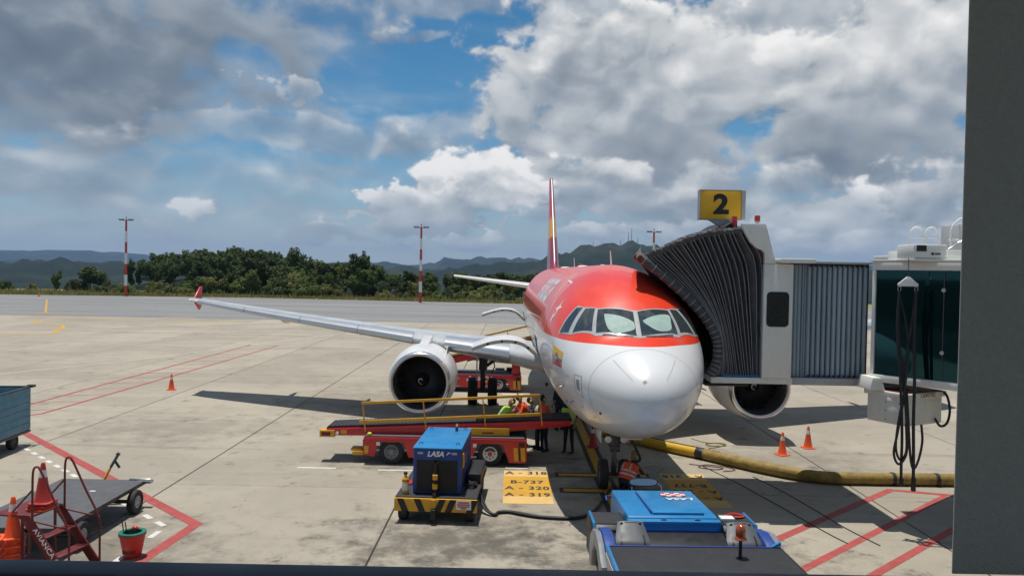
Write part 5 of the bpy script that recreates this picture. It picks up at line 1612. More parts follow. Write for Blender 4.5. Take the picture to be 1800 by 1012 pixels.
m = MB(); m.lathe([(0.05, 0), (0.05, 0.03), (0.035, 0.05), (0.02, 0.14), (0.0, 0.15)], (-4.05, 0.7, 1.05), n=12); m.build('belt_beacon', 'lamp_red', BL1)
BL2 = belt_loader('red belt loader with white lettering parked behind the left engine and main wheels', (0.0, 36.4, 0), 0.0, 0.55, far=True)
# the far loader's belt is raised much higher and it has a cab
for ch in BL2.children:
    if ch.name.split('.')[0] in ('conveyor_frame', 'belt', 'handrail', 'lower_rail', 'rail_post', 'control_box', 'lift_arm', 'cylinder_cover', 'side_plate', 'belt_lamp', 'maker_plate'):
        ch.matrix_local = Matrix.Translation((0.8, 0, 0.55)) @ Matrix.Translation((-3, 0, 1)) @ Matrix.Rotation(-0.18, 4, 'Y') @ Matrix.Translation((3, 0, -1))
m = MB(); m.prism([(0.06, 0.84), (0.46, 0.84), (0.46, 1.45), (0.32, 1.78), (0.24, 1.80), (0.06, 1.72)], 'y', 0.1, 1.7); m.build('engine_cover', 'red_paint', BL2, bev=0.02)
m = MB(); m.tube([(-0.9, 0.5, 0.84), (-0.75, 0.5, 1.15), (-0.8, 0.5, 1.4)], 0.03, 8); m.box(-0.72, -0.28, 0.4, 0.8, 1.0, 1.06); m.build('steering_column', 'black_paint', BL2)
lettering('lettering', 'ACV', 0.36, 'letter_white', BL2, frame((-1.22, -0.010, 0.60), (1, 0, 0), (0, 0, 1)), bold=0.012)
k = 0
for i in range(3):
    for j in range(3):
        if (i + j) % 2 == 1 or (i, j) == (1, 1):
            m = MB(); m.box(-2.05 + 0.115 * i, -1.945 + 0.115 * i, -0.010, -0.002, 0.40 + 0.12 * j, 0.51 + 0.12 * j)
            m.build('logo_square', 'letter_white' if (i + j) % 2 == 1 else 'dark_steel', BL2)
lettering('lettering', 'avianca', 0.16, 'letter_white', BL2, frame((-2.62, -0.010, 0.66), (1, 0, 0), (0, 0, 1)), bold=0.003)

# ---------------------------------------------------------------- blue ground power unit on its trolley
GP = thing('ground_power_unit', 'blue box-shaped ground power unit on a trolley with striped bumper', 'generator', (-1.62, 17.3, 0), -0.045)
m = MB(); m.box(-0.92, 0.92, 0.05, 3.0, 0.50, 0.585)
m.build('deck', 'deck_rubber', GP, bev=0.008)
m = MB(); m.box(-0.86, 0.86, 0.10, 2.95, 0.34, 0.50)
m.build('chassis', 'black_paint', GP)
m = MB(); m.box(-0.93, 0.93, 0.0, 0.06, 0.27, 0.56)
bu = m.build('bumper', 'yellow_paint', GP, bev=0.008)
for x, d in ((-0.74, 1), (-0.36, 1), (0.10, -1), (0.34, -1), (0.82, -1)):
    m = MB(); m.prism([(x + 0.06 * d - 0.075, 0.274), (x + 0.06 * d + 0.075, 0.274), (x - 0.06 * d + 0.075, 0.556), (x - 0.06 * d - 0.075, 0.556)], 'y', -0.005, 0.0)
    m.build('bumper_stripe', 'black_paint', bu)
m = MB(); m.box(0.46, 0.80, -0.012, -0.004, 0.34, 0.54)
pl = m.build('notice_plate', 'white_paint', bu)
for k, (wd, z) in enumerate(((0.24, 0.50), (0.28, 0.455), (0.26, 0.41), (0.12, 0.37))):
    m = MB(); m.box(0.63 - wd / 2, 0.63 + wd / 2, -0.0145, -0.0125, z - 0.014, z + 0.014)
    m.build('notice_line', 'red_paint', bu)
BXX, BY0, BY1, BZ0, BZ1 = (-0.565, 0.53), 0.30, 2.62, 0.587, 1.62
m = MB(); m.box(BXX[0], BXX[1], BY0, BY1, BZ0 + 0.002, BZ1 - 0.02)
cab_ = m.build('housing', 'blue_paint', GP, bev=0.025, seg=3)
m = MB(); m.box(BXX[0] - 0.015, BXX[1] + 0.015, BY0 - 0.02, BY1 + 0.02, BZ1 - 0.018, BZ1 + 0.02)
m.build('lid', 'bright_blue_paint', GP, bev=0.012)  # brighter blue than the housing: sunlit top and shaded front put into the colours
m = MB(); m.box(BXX[0] + 0.08, BXX[1] - 0.08, BY0 - 0.010, BY0 + 0.02, 0.64, 1.36)
gr = m.build('radiator_grille', 'grille', GP)
for k in range(18):
    z = 0.66 + 0.038 * k
    m = MB(); m.box(BXX[0] + 0.09, BXX[1] - 0.09, BY0 - 0.018, BY0 - 0.010, z, z + 0.014)
    m.build('grille_slat', 'black_paint', gr)
for x in (BXX[0] + 0.10, BXX[1] - 0.22):
    m = MB(); m.box(x, x + 0.12, BY0 - 0.006, BY0, 1.49, 1.54)
    m.build('reflector', 'light_grey_paint', GP)
lettering('lettering', 'LASA', 0.165, 'letter_white', GP, frame((-0.06, BY0 - 0.005, 1.495), (1, 0, 0), (0, 0, 1)), bold=0.007, shear=0.25)
m = MB(); m.prism([(0.20, 1.475), (0.26, 1.525), (0.29, 1.515), (0.275, 1.54), (0.21, 1.555), (0.24, 1.53), (0.19, 1.50)], 'y', BY0 - 0.007, BY0 - 0.003)
m.build('plane_mark', 'letter_white', GP)
m = MB(); m.tube([(-0.04, BY0 - 0.05, 1.33), (-0.04, BY0 - 0.07, 1.2), (-0.04, BY0 - 0.12, 0.66), (-0.04, BY0 - 0.25, 0.62)], 0.045, 10); m.lathe([(0.07, -0.03), (0.07, 0.03), (0.045, 0.03), (0.045, -0.03), (0.07, -0.03)], (-0.04, BY0 - 0.06, 1.34), (0, 1, 0), 14)
tw = m.build('tow_bar', 'black_paint', GP)
for z in (0.74, 0.95):
    m = MB(); m.box(-0.095, 0.015, BY0 - 0.175, BY0 - 0.065, z, z + 0.11)
    m.build('tow_bar_band', 'yellow_paint', tw, bev=0.005)
m = MB(); m.box(-0.10, 0.0, -0.03, 0.0, 0.36, 0.54); m.build('hitch_plate', 'yellow_paint', bu)
m = MB(); m.box(-0.10, 0.02, -0.10, 0.1, 0.12, 0.34); m.build('hitch', 'black_paint', GP, bev=0.01)
m = MB(); m.tube(spline([(0.53, 0.44, 1.46), (0.56, 0.42, 1.48), (0.57, 0.42, 1.3), (0.56, 0.42, 1.2), (0.535, 0.44, 1.18)], 4), 0.028, 6); m.build('door_handle', 'yellow_paint', GP)
for x in (-0.76, 0.76):
    for y in (0.30, 2.6):
        wheel(GP, (x, y, 0.26), 0.26, 0.20, (1, 0, 0), 'dark_steel', 0.5)
m = MB(); m.lathe([(0.075, 0), (0.08, 0.02), (0.08, 0.32), (0.055, 0.37), (0.03, 0.39), (0.03, 0.43)], (-0.735, 0.30, 0.588), n=14)
fx = m.build('fire_extinguisher', 'yellow_paint', GP, smooth=50)
m = MB(); m.lathe([(0.035, 0.43), (0.045, 0.44), (0.045, 0.48), (0.0, 0.49)], (-0.735, 0.30, 0.588), n=10); m.lathe([(0.0815, 0.285), (0.0815, 0.31)], (-0.735, 0.30, 0.588), n=14); m.build('extinguisher_valve', 'black_paint', fx)
m = MB(); m.lathe([(0.0815, 0.08), (0.0815, 0.24)], (-0.735, 0.30, 0.588), n=14); m.build('extinguisher_label', 'white_band', fx)
m = MB(); m.box(0.56, 0.90, 1.25, 2.7, 0.587, 0.82); m.build('cable_tray', 'black_paint', GP, bev=0.01)
m = MB()
for k in range(5):
    m.tube(spline([(0.60, 0.9 + 0.06 * k, 0.62), (0.72, 0.8 + 0.08 * k, 0.70 - 0.01 * k), (0.82, 0.95 + 0.06 * k, 0.64), (0.74, 1.15, 0.62), (0.62, 1.05 + 0.04 * k, 0.66)], 5), 0.024, 6)
m.build('coiled_cable', 'cable_black', GP)['kind'] = 'stuff'
m = MB(); m.box(-0.90, -0.72, 1.0, 1.35, 0.59, 0.615); m.build('red_wedge', 'red_paint', GP)
m = MB(); m.tube([(-0.68, 0.95, 0.58), (-0.68, 0.95, 0.80), (-0.68, 1.35, 0.80), (-0.68, 1.35, 0.58)], 0.014, 6); m.build('grab_rail', 'steel', GP)
for x in (BXX[0] + 0.12, BXX[1] - 0.12):
    for y in (BY0 + 0.35, BY1 - 0.3):
        m = MB(); m.tube([(x + 0.04 * cos(pi * k / 8), y, BZ1 + 0.02 + 0.05 * sin(pi * k / 8)) for k in range(9)], 0.009, 6); m.build('lifting_ring', 'dark_steel', GP)
m = MB(); m.tube([(0.2, 2.2, BZ1 + 0.015), (0.2, 2.2, BZ1 + 0.12), (0.2, 2.3, BZ1 + 0.16)], 0.035, 10); m.build('exhaust_pipe', 'dark_steel', GP)
for y in (BY0 + 0.75, BY0 + 1.5):
    m = MB(); m.box(BXX[1] - 0.002, BXX[1] + 0.003, y, y + 0.008, 0.66, 1.54); m.build('door_seam', 'black_paint', GP)
    m = MB(); m.box(BXX[1], BXX[1] + 0.02, y + 0.06, y + 0.10, 1.0, 1.12); m.build('door_latch', 'dark_steel', GP)
for k in range(7):
    m = MB(); m.box(BXX[1], BXX[1] + 0.008, BY0 + 0.16, BY0 + 0.64, 0.78 + 0.05 * k, 0.80 + 0.05 * k); m.build('side_louvre', 'black_paint', GP)
for x in (BXX[0] + 0.03, BXX[1] - 0.03):
    for z in (0.66, 0.95, 1.25, 1.42):
        m = MB(); m.lathe([(0, -0.006), (0.010, -0.006), (0.012, 0)], (x, BY0, z), (0, 1, 0), 8); m.build('bolt', 'dark_steel', GP)
# its cable, running to the nose wheel
m = MB()
for dx, dz in ((0, 0), (0.035, 0.012), (-0.03, 0.02)):
    m.tube(spline([(-0.80 + dx, 18.55, 0.60 + dz), (-0.68 + dx, 18.3, 0.35 + dz), (-0.50 + dx, 18.05, 0.10 + dz), (-0.30, 17.92 + dx, 0.035 + dz), (-0.22, 18.1 + dx, 0.035 + dz), (0.02, 18.16 + dx, 0.035 + dz), (0.30, 18.02 + dx * 1.5, 0.035 + dz), (0.75, 17.82 + dx, 0.035 + dz), (1.40, 17.76 + dx, 0.035 + dz), (1.80, 17.95 + dx, 0.035 + dz), (2.12, 18.5 + dx, 0.035 + dz), (2.35, 19.2, 0.05 + dz), (2.62, 19.95, 0.10 + dz)], 6), 0.026, 7)
tag(m.build('ground_power_cable', 'cable_black', smooth=60), 'black cable bundle on the concrete from the blue generator to the nose wheel', 'cable')
m = MB()
for (x, y) in ((0.02, 18.16), (0.75, 17.82), (1.45, 17.77)):
    m.box(x - 0.02, x + 0.02, y - 0.06, y + 0.10, 0.0, 0.085)

# ---------------------------------------------------------------- blue pushback tractor in the foreground
TR = thing('tow_tractor', 'bright blue aircraft tow tractor with grey seats and black rear deck', 'tractor', (3.06 * 0.933, 13.0 * 0.933, 0), 0.02)
M('bucket_seat', (0.085, 0.092, 0.102), 0.5, var=0.08, grime=0.15)
# hood: shallow tray with raised middle, front towards the aircraft (+y)
m = MB(); m.prism([(1.20, 0.55), (1.20, 1.22), (1.30, 1.235), (3.16, 1.16), (3.26, 1.10), (3.30, 0.62)], 'x', -0.84, 0.82)
hd = m.build('hood', 'bright_blue_paint', TR, bev=0.03, seg=3)
m = MB()
m.add([(-0.36, 1.30, 1.232), (0.60, 1.30, 1.232), (-0.36, 1.30, 1.28), (0.60, 1.30, 1.28), (0.42, 2.15, 1.235), (-0.36, 2.15, 1.235), (-0.36, 2.15, 1.20), (0.42, 2.15, 1.19)], [(0, 1, 3, 2), (2, 3, 4, 5), (0, 2, 5, 6), (1, 7, 4, 3), (5, 4, 7, 6)])
m.build('hood_bulge', 'bright_blue_paint', hd, bev=0.012)
m = MB(); m.prism([(1.35, 1.236), (2.95, 1.175), (2.95, 1.20), (1.35, 1.30)], 'x', -0.39, -0.37)
m.build('hood_rib', 'blue_paint', hd)
def hz(y): return 1.235 - (y - 1.30) * 0.0403 + 0.012
HF = lambda x, y: frame((x, y, hz(y)), (-1, 0, 0), (0, -1, -0.0403 * -1))
for i in range(5):
    for j in range(3):
        x0 = 0.10 + 0.10 * i; y0 = 2.66 + 0.095 * j
        m = MB()
        m.add([(x0, y0, hz(y0)), (x0 + 0.10, y0, hz(y0)), (x0 + 0.10, y0 + 0.095, hz(y0 + 0.095)), (x0, y0 + 0.095, hz(y0 + 0.095))], [(0, 1, 2, 3)])
        m.build('logo_square', 'letter_white' if (i + j) % 2 else 'red_paint', hd)
me_ = text_mesh('LASA', 0.24, 'letter_white', extrude=0.0, bold=0.008, shear=0.2)
me_.transform(frame((0.42, 2.46, hz(2.46) + 0.002), (-1, 0, 0), (0, -1, 0.04)))
link('lettering', me_, hd)
# rear edge of the hood and the dashboard
m = MB(); m.box(-0.86, 0.84, 1.02, 1.19, 1.02, 1.20)
m.build('hood_rear_panel', 'bright_blue_paint', TR, bev=0.012)
for x in (-0.20, 0.42):
    m = MB(); m.tube([(x - 0.05, 1.10, 1.20), (x - 0.02, 1.08, 1.215), (x + 0.03, 1.08, 1.215), (x + 0.05, 1.10, 1.20)], 0.010, 6); m.build('hood_catch', 'black_paint', TR)
m = MB(); m.prism([(0.30, 0.45), (1.0, 0.45), (1.0, 1.02), (0.86, 1.06), (0.30, 0.95)], 'x', -0.84, 0.82)
m.build('dashboard', 'black_paint', TR, bev=0.02)
m = MB(); m.prism([(1.0, 0.80), (1.015, 0.80), (1.015, 1.018), (0.86, 1.075), (0.86, 1.062), (1.0, 1.012)], 'x', -0.83, 0.81)
m.build('dashboard_trim', 'blue_paint', TR)
# wide body with fenders
for sg in (-1, 1):
    xo = sg * 1.50; xi = sg * 0.87
    a, b = min(xo, xi), max(xo, xi)
    m = MB(); m.prism([(0.95, 0.40), (0.95, 1.05), (1.05, 1.13), (1.75, 1.13), (1.95, 0.98), (1.95, 0.40)], 'x', a, b)
    m.build('fender', 'black_paint', TR, bev=0.02)
    m = MB(); m.tube([(xo - sg * 0.03, 0.96, 0.95), (xo - sg * 0.03, 1.03, 1.135), (xo - sg * 0.03, 1.75, 1.135), (xo - sg * 0.03, 1.94, 0.99)], 0.028, 8); m.build('fender_edge', 'bright_blue_paint', TR)
    m = MB(); m.prism([(1.05, 1.132), (1.72, 1.132), (1.72, 1.142), (1.05, 1.142)], 'x', a + 0.05, b - 0.05)
    m.build('fender_mat', 'deck_rubber', TR)
    # arched outer plate with the dark wheel well
    pts = [(-0.55, 0.45), (-0.55, 0.95)] + [(0.30 + 0.82 * cos(t), 0.62 + 0.62 * sin(t)) for t in [pi * 0.80, pi * 0.66, pi * 0.5, pi * 0.34, pi * 0.2, pi * 0.05]] + [(1.05, 0.45), (0.85, 0.45)] + [(0.25 + 0.52 * cos(t), 0.50 + 0.50 * sin(t)) for t in [0.0, pi * 0.2, pi * 0.4, pi * 0.6, pi * 0.8, pi]]
    m = MB(); m.prism(pts, 'x', xo - 0.05, xo + 0.05)
    m.build('wheel_arch', 'grey_plastic', TR, bev=0.01)
    m = MB(); m.prism([(-0.28, 0.30), (-0.22, 0.80), (0.05, 1.02), (0.5, 1.02), (0.75, 0.80), (0.80, 0.30)], 'x', xo - sg * 0.20 - 0.02, xo - sg * 0.20 + 0.02)
    m.build('inner_arch', 'blue_paint', TR)
    m = MB(); m.prism([(-0.50, 0.97)] + [(0.30 + 0.86 * cos(t), 0.64 + 0.62 * sin(t)) for t in [pi * 0.78, pi * 0.64, pi * 0.5, pi * 0.36, pi * 0.22]] + [(1.02, 0.9), (0.8, 0.9), (0.3, 1.12), (-0.3, 0.9)], 'x', min(xo - sg * 0.06, xo - sg * 0.24), max(xo - sg * 0.06, xo - sg * 0.24))
    m.build('arch_cap', 'blue_paint', TR, bev=0.01)
    wheel(TR, (sg * 1.22, 0.28, 0.60), 0.60, 0.36, (1, 0, 0), 'light_grey_paint', 0.55)
    wheel(TR, (sg * 1.02, 2.45, 0.60), 0.60, 0.34, (1, 0, 0), 'light_grey_paint', 0.55)
    m = MB(); m.box(min(sg * 0.86, sg * 1.42), max(sg * 0.86, sg * 1.42), 0.62, 0.94, 0.62, 1.02)
    ip = m.build('instrument_panel', 'black_paint', TR, bev=0.012)
    q = random.Random(5 + sg)
    for i in range(4):
        for j in range(3):
            m = MB(); m.lathe([(0.0, -0.012), (0.018, -0.012), (0.022, 0.0)], (sg * 0.94 + sg * 0.13 * i, 0.615, 0.70 + 0.10 * j), (0, 1, 0), 8)
            m.build('gauge', q.choice(['light_grey_paint', 'dark_steel', 'lamp_red']), ip)
    # bucket seat: shell, back, straps
    cx = sg * 0.95 + 0.02
    S = MB()
    def seat(u, v, o=0.0):
        # v: 0 front of seat -> 0.45 rear -> 1 top of back (seat faces the aircraft, so its back is towards the camera)
        w2 = 0.29 - 0.07 * max(0, v - 0.55) / 0.45
        x = cx + (u - 0.5) * 2 * w2
        # the folding backrest is tipped forward over the cushion
        if v < 0.25:
            y = 0.10 - 0.02 * v / 0.25; z = 0.82 + 0.20 * v / 0.25
        elif v < 0.5:
            a_ = (v - 0.25) / 0.25 * 1.0
            y = 0.08 + 0.14 * (1 - cos(a_)); z = 1.02 + 0.14 * sin(a_)
        else:
            t = (v - 0.5) / 0.5
            y = 0.144 + 0.30 * t; z = 1.138 + 0.235 * t
        bow = (abs(u - 0.5) * 2) ** 3 * 0.05
        return (x, y + bow * 0.7 - o * 0.75, z - bow * 0.5 + o * 0.6)
    S.grid(lambda u, v: seat(u, v), 12, 22)
    S.grid(lambda u, v: seat(u, v, 0.045), 12, 22)
    for uu in (0, 1):
        S.grid(lambda a_, v: seat(uu, v, 0.045 * a_), 1, 22)
    for vv in (0, 1):
        S.grid(lambda u, a_: seat(u, vv, 0.045 * a_), 12, 1)
    st = S.build('seat', 'bucket_seat', TR, smooth=50)
    for u0 in (0.16, 0.84):
        s2 = MB(); s2.grid(lambda a_, v: seat(u0 + (a_ - 0.5) * 0.05, 0.30 + 0.34 * v, 0.052), 1, 10)
        s2.build('seat_groove', 'black_paint', st)
        m = MB(); m.lathe([(0.0, -0.01), (0.022, -0.01), (0.025, 0.0)], Vector(seat(u0, 0.93, 0.047)), (0, 1, 0), 10); m.build('seat_hole', 'black_paint', st)
    s2 = MB(); s2.grid(lambda a_, v: seat(0.25 + 0.5 * a_, 0.955 + 0.018 * v, 0.050), 8, 1); s2.build('seat_grip', 'black_paint', st)
    m = MB(); m.box(cx - 0.26, cx + 0.26, 0.02, 0.60, 0.60, 0.76); m.build('seat_base', 'black_paint', TR, bev=0.02)
# platform, rear deck
m = MB(); m.box(-1.44, 1.44, -0.05, 0.94, 0.40, 0.52)
m.build('cab_floor', 'black_paint', TR)
m = MB(); m.prism([(-1.40, -0.30), (1.42, -0.30), (1.42, -3.0), (-1.40, -3.0)], 'z', 1.13, 1.20)
dk = m.build('rear_deck', 'deck_rubber', TR, bev=0.006)
m = MB(); m.box(-1.42, 1.44, -0.295, -0.26, 1.11, 1.215); m.build('deck_edge', 'blue_paint', TR, bev=0.008)
m = MB(); m.beam((-1.43, -0.27, 1.19), (-1.43, -2.98, 1.19), 0.045, 0.10); m.build('deck_edge', 'bright_blue_paint', TR, bev=0.008)
m = MB(); m.beam((1.44, -0.27, 1.165), (1.44, -2.98, 1.165), 0.03, 0.06); m.build('deck_edge', 'black_paint', TR)
m = MB(); m.box(-1.40, 1.42, -2.98, -0.32, 0.45, 1.12); m.build('engine_bay', 'blue_paint', TR)
m = MB(); m.box(-1.462, -1.45, -2.9, -0.35, 0.55, 1.12); m.build('rear_side_panel', 'light_grey_paint', TR)
m = MB(); m.box(-1.42, 1.42, -0.31, -0.06, 0.35, 0.62); m.build('step_well', 'black_paint', TR)
m = MB(); m.prism([(1.30, 1.225), (1.44, 1.225), (1.44, 1.30)], 'y', -0.29, -0.23); m.build('corner_bracket', 'bright_blue_paint', TR)
m = MB(); m.tube(spline([(1.46, -1.90, 1.12), (1.55, -1.88, 1.20), (1.66, -1.92, 1.22), (1.74, -2.0, 1.15), (1.78, -2.1, 1.0)], 5), 0.022, 6); m.build('grab_handle', 'black_paint', TR)
m = MB(); m.tube([(0.62, -0.75, 1.20), (0.62, -0.75, 1.50)], 0.028, 8)
po = m.build('beacon_pole', 'black_paint', TR)
m = MB(); m.lathe([(0.10, 0.0), (0.105, 0.015), (0.085, 0.03), (0.078, 0.05)], (0.62, -0.75, 1.50), n=18); m.build('beacon_base', 'lamp_amber', po)
m = MB(); m.lathe([(0.078, 0.05), (0.080, 0.14), (0.068, 0.20), (0.035, 0.235), (0.0, 0.24)], (0.62, -0.75, 1.50), n=18); m.build('beacon_lens', 'lamp_amber', po, smooth=60)
m = MB(); m.tube([(-0.95, 0.66, 0.8), (-0.95, 0.56, 0.95)], 0.02, 8); m.tube([(-0.95 + 0.17 * cos(2 * pi * k / 18), 0.54 + 0.13 * sin(2 * pi * k / 18), 0.96 + 0.07 * sin(2 * pi * k / 18)) for k in range(18)], 0.014, 6, closed=True); m.build('steering_wheel', 'black_paint', TR)
# oval mirror on stalks at the front of the hood
m = MB(); m.tube([(-0.42, 3.16, 1.16), (-0.42, 3.18, 1.24)], 0.012, 6); m.tube([(0.20, 3.16, 1.16), (0.20, 3.18, 1.24), (0.10, 3.2, 1.32)], 0.012, 6); m.build('mirror_stalk', 'steel', TR)
m = MB(); m.grid(lambda u, v: (-0.18 + 0.285 * (abs(cos(2 * pi * u)) ** 0.7) * (1 if cos(2 * pi * u) > 0 else -1) * v, 3.20 - 0.02 * v, 1.33 + 0.075 * (abs(sin(2 * pi * u)) ** 0.7) * (1 if sin(2 * pi * u) > 0 else -1) * v), 24, 3); m.build('mirror', 'light_grey_paint', TR)
m = MB(); m.tube([(-0.18 + 0.29 * (abs(cos(2 * pi * u / 24)) ** 0.7) * (1 if cos(2 * pi * u / 24) > 0 else -1), 3.19, 1.33 + 0.08 * (abs(sin(2 * pi * u / 24)) ** 0.7) * (1 if sin(2 * pi * u / 24) > 0 else -1)) for u in range(24)], 0.014, 6, closed=True); m.build('mirror_rim', 'black_paint', TR)
m = MB(); m.tube([(-0.98, 2.9, 1.02), (-0.98, 3.05, 1.06), (-0.86, 3.05, 1.06)], 0.02, 6); m.build('side_handle', 'blue_paint', TR)
# stuff lying right of the seat
m = MB(); m.box(0.9, 1.15, 1.25, 1.45, 1.145, 1.19); m.build('white_box', 'white_paint', TR)
m = MB()
for k in range(4):
    m.tube(spline([(1.0 + 0.05 * k, 1.5, 1.16 + 0.01 * k), (1.2, 1.62 - 0.03 * k, 1.19), (1.42, 1.55, 1.16), (1.3, 1.4 + 0.02 * k, 1.17), (1.08, 1.42, 1.18)], 5), 0.012, 5)
m.build('coiled_strap', 'red_cone', TR)['kind'] = 'stuff'

# the body rides high on its wheels
TR.scale = (0.933, 0.933, 0.933)
for ch in TR.children:
    if ch.name.split('.')[0] != 'wheel':
        ch.location.z += 0.405
m = MB(); m.box(-0.80, 0.80, -2.9, 3.1, 0.35, 0.95); m.box(-1.2, 1.2, -2.9, -0.5, 0.35, 0.84)
m.build('frame', 'black_paint', TR, bev=0.02)
# ---------------------------------------------------------------- left foreground: flat dolly, box cart
DL = thing('flatbed_dolly', 'low grey flatbed baggage dolly with black wheels beside the stairs', 'dolly', (-9.5, 16.5, 0), 0.0)
m = MB(); m.box(-0.98, 0.98, -1.75, 1.72, 0.585, 0.615); m.build('bed', 'grey_deck', DL, bev=0.006)
m = MB(); m.box(0.94, 0.985, -1.75, 1.72, 0.53, 0.584); m.box(-0.985, -0.94, -1.75, 1.72, 0.53, 0.584); m.box(-0.94, 0.94, 1.66, 1.72, 0.53, 0.584); m.build('bed_frame', 'black_paint', DL)
m = MB(); m.beam((0, -1.6, 0.42), (0, 1.6, 0.42), 0.12, 0.1); m.tube([(-0.9, 1.15, 0.27), (0.9, 1.15, 0.27)], 0.045, 8); m.tube([(-0.9, -1.1, 0.27), (0.9, -1.1, 0.27)], 0.045, 8); m.box(-0.6, 0.6, 1.0, 1.3, 0.31, 0.5); m.box(-0.6, 0.6, -1.25, -0.95, 0.31, 0.5); m.build('axle_frame', 'dark_steel', DL)
for sx in (-1, 1):
    for y in (-1.1, 1.15):
        wheel(DL, (sx * 1.0, y, 0.27), 0.27, 0.16, (1, 0, 0), 'light_grey_paint', 0.5)
m = MB(); m.beam((-0.08, 1.78, 0.50), (0.06, 1.88, 0.85), 0.10, 0.05); m.build('draw_bar', 'yellow_paint', DL, bev=0.01)
m = MB(); m.beam((0.065, 1.883, 0.86), (0.20, 1.96, 1.14), 0.12, 0.05); m.tube([(0.17, 1.93, 1.14), (0.20, 1.96, 1.18), (0.24, 1.96, 1.13)], 0.03, 8); m.beam((0.16, 1.9, 1.0), (0.26, 1.92, 0.84), 0.05, 0.05); m.build('draw_bar_head', 'dark_steel', DL, bev=0.008)
m = MB(); m.box(0.80, 1.14, 1.62, 1.76, 0.56, 0.62); m.tube([(0.6, 1.7, 0.63), (1.1, 1.7, 0.63)], 0.025, 8); m.build('corner_latch', 'steel', DL, bev=0.008)
m = MB(); m.box(0.2, 0.32, 0.7, 0.76, 0.616, 0.622); m.build('paper_scrap', 'white_paint', DL)
CT = thing('box_cart', 'blue open-topped baggage box cart cut by the left edge', 'cart', (-15.55, 22.6, 0), 0.10)
for (x0, x1, y0, y1) in ((0.70, 0.74, -1.6, 1.6), (-0.74, -0.70, -1.6, 1.6), (-0.695, 0.695, 1.56, 1.6), (-0.695, 0.695, -1.6, -1.56)):
    m = MB(); m.box(x0, x1, y0, y1, 0.48, 1.78); m.build('side_wall', 'teal_paint', CT, bev=0.006)
for k in range(6):
    m = MB(); m.box(0.742, 0.752, -1.58, 1.58, 0.53 + 0.21 * k, 0.70 + 0.21 * k); m.build('side_board', 'teal_paint', CT, bev=0.004)
m = MB(); m.box(-0.69, 0.69, -1.55, 1.55, 0.46, 0.50); m.build('floor', 'dark_steel', CT)
m = MB(); m.beam((0.72, -1.62, 1.80), (0.72, 1.66, 1.80), 0.07, 0.05); m.beam((-0.74, 1.60, 1.80), (0.80, 1.60, 1.80), 0.07, 0.05); m.box(0.66, 0.86, 1.54, 1.68, 1.79, 1.86); m.build('rim_bar', 'dark_steel', CT)
m = MB(); m.box(-0.72, 0.745, -1.58, 1.62, 0.40, 0.459); m.build('under_frame', 'dark_steel', CT)
for sx in (-1, 1):
    for y in (-1.1, 0.85):
        wheel(CT, (sx * 0.58, y, 0.24), 0.24, 0.16, (1, 0, 0), 'dark_steel', 0.5)
q = random.Random(9)
for k in range(7):
    m = MB(); x, y = q.uniform(-.45, .45), q.uniform(-.2, 1.3); r = q.uniform(.2, .3)
    m.ball((0, 0, 0), r, r * 1.2, r * 0.8)
    b_ = m.build('sack', 'cargo_bag')
    b_.location = CT.matrix_basis @ Vector((x, y, 1.25 + 0.05 * k % 0.3))
    tag(b_, 'brown sack heaped with others in the blue box cart', 'sack', 'sacks in the box cart')
# ---------------------------------------------------------------- red step ladder with lettering
SL = thing('step_ladder', 'dark red steel platform steps with tube rails and white lettering', 'steps', (-8.44, 13.50, 0), -0.20)
def sz(x): return 1.25 - 1.25 * x / 1.02
for y in (0.0, 0.74):
    m = MB(); m.prism([(-0.06, 1.25), (0.12, 1.25), (1.12, 0.02), (0.90, 0.02), (-0.06, 1.17)], 'y', y, y + 0.035)
    m.build('stringer', 'dark_red_paint', SL, bev=0.004)
    # rail: up, over the bow, down along the flight
    m = MB(); m.tube(spline([(0.16, y + 0.017, 1.0), (0.16, y + 0.017, 1.55), (0.17, y + 0.017, 2.02), (0.24, y + 0.017, 2.12), (0.33, y + 0.017, 2.05), (0.60, y + 0.017, 1.56), (0.88, y + 0.017, 1.06), (0.90, y + 0.017, 0.60), (0.90, y + 0.017, 0.06)], 5), 0.019, 8)
    m.build('rail', 'dark_red_paint', SL, smooth=60)
    m = MB(); m.tube([(-0.10, y + 0.017, 1.20), (0.90, y + 0.017, 1.08)], 0.016, 8); m.build('cross_bar', 'dark_red_paint', SL)
    m = MB(); m.tube([(-0.30, y + 0.017, 1.24), (0.165, y + 0.017, 1.72)], 0.017, 8); m.build('brace', 'dark_red_paint', SL)
    for x in (-0.58, -0.04):
        m = MB(); m.beam((x, y + 0.017, 0.0), (x, y + 0.017, 1.21), 0.035, 0.035); m.build('leg', 'dark_red_paint', SL)
for x in (0.30, 0.56, 0.82):
    m = MB(); m.box(x - 0.08, x + 0.14, 0.037, 0.738, sz(x) - 0.012, sz(x) + 0.012); m.build('tread', 'dark_red_paint', SL, bev=0.004)
m = MB(); m.box(-0.62, 0.12, -0.01, 0.79, 1.215, 1.25); m.build('platform', 'dark_red_paint', SL, bev=0.006)
dx, dz = 0.632, -0.775
lettering('lettering', 'AVIANCA CARGO', 0.135, 'letter_white', SL, frame((0.58, -0.003, 0.60), (dx, 0, dz), (-dz, 0, dx)), spacing=1.05, bold=0.002)
m = MB(); m.box(-0.55, -0.12, 0.1, 0.65, 0.25, 0.29); m.build('lower_shelf', 'dark_red_paint', SL)

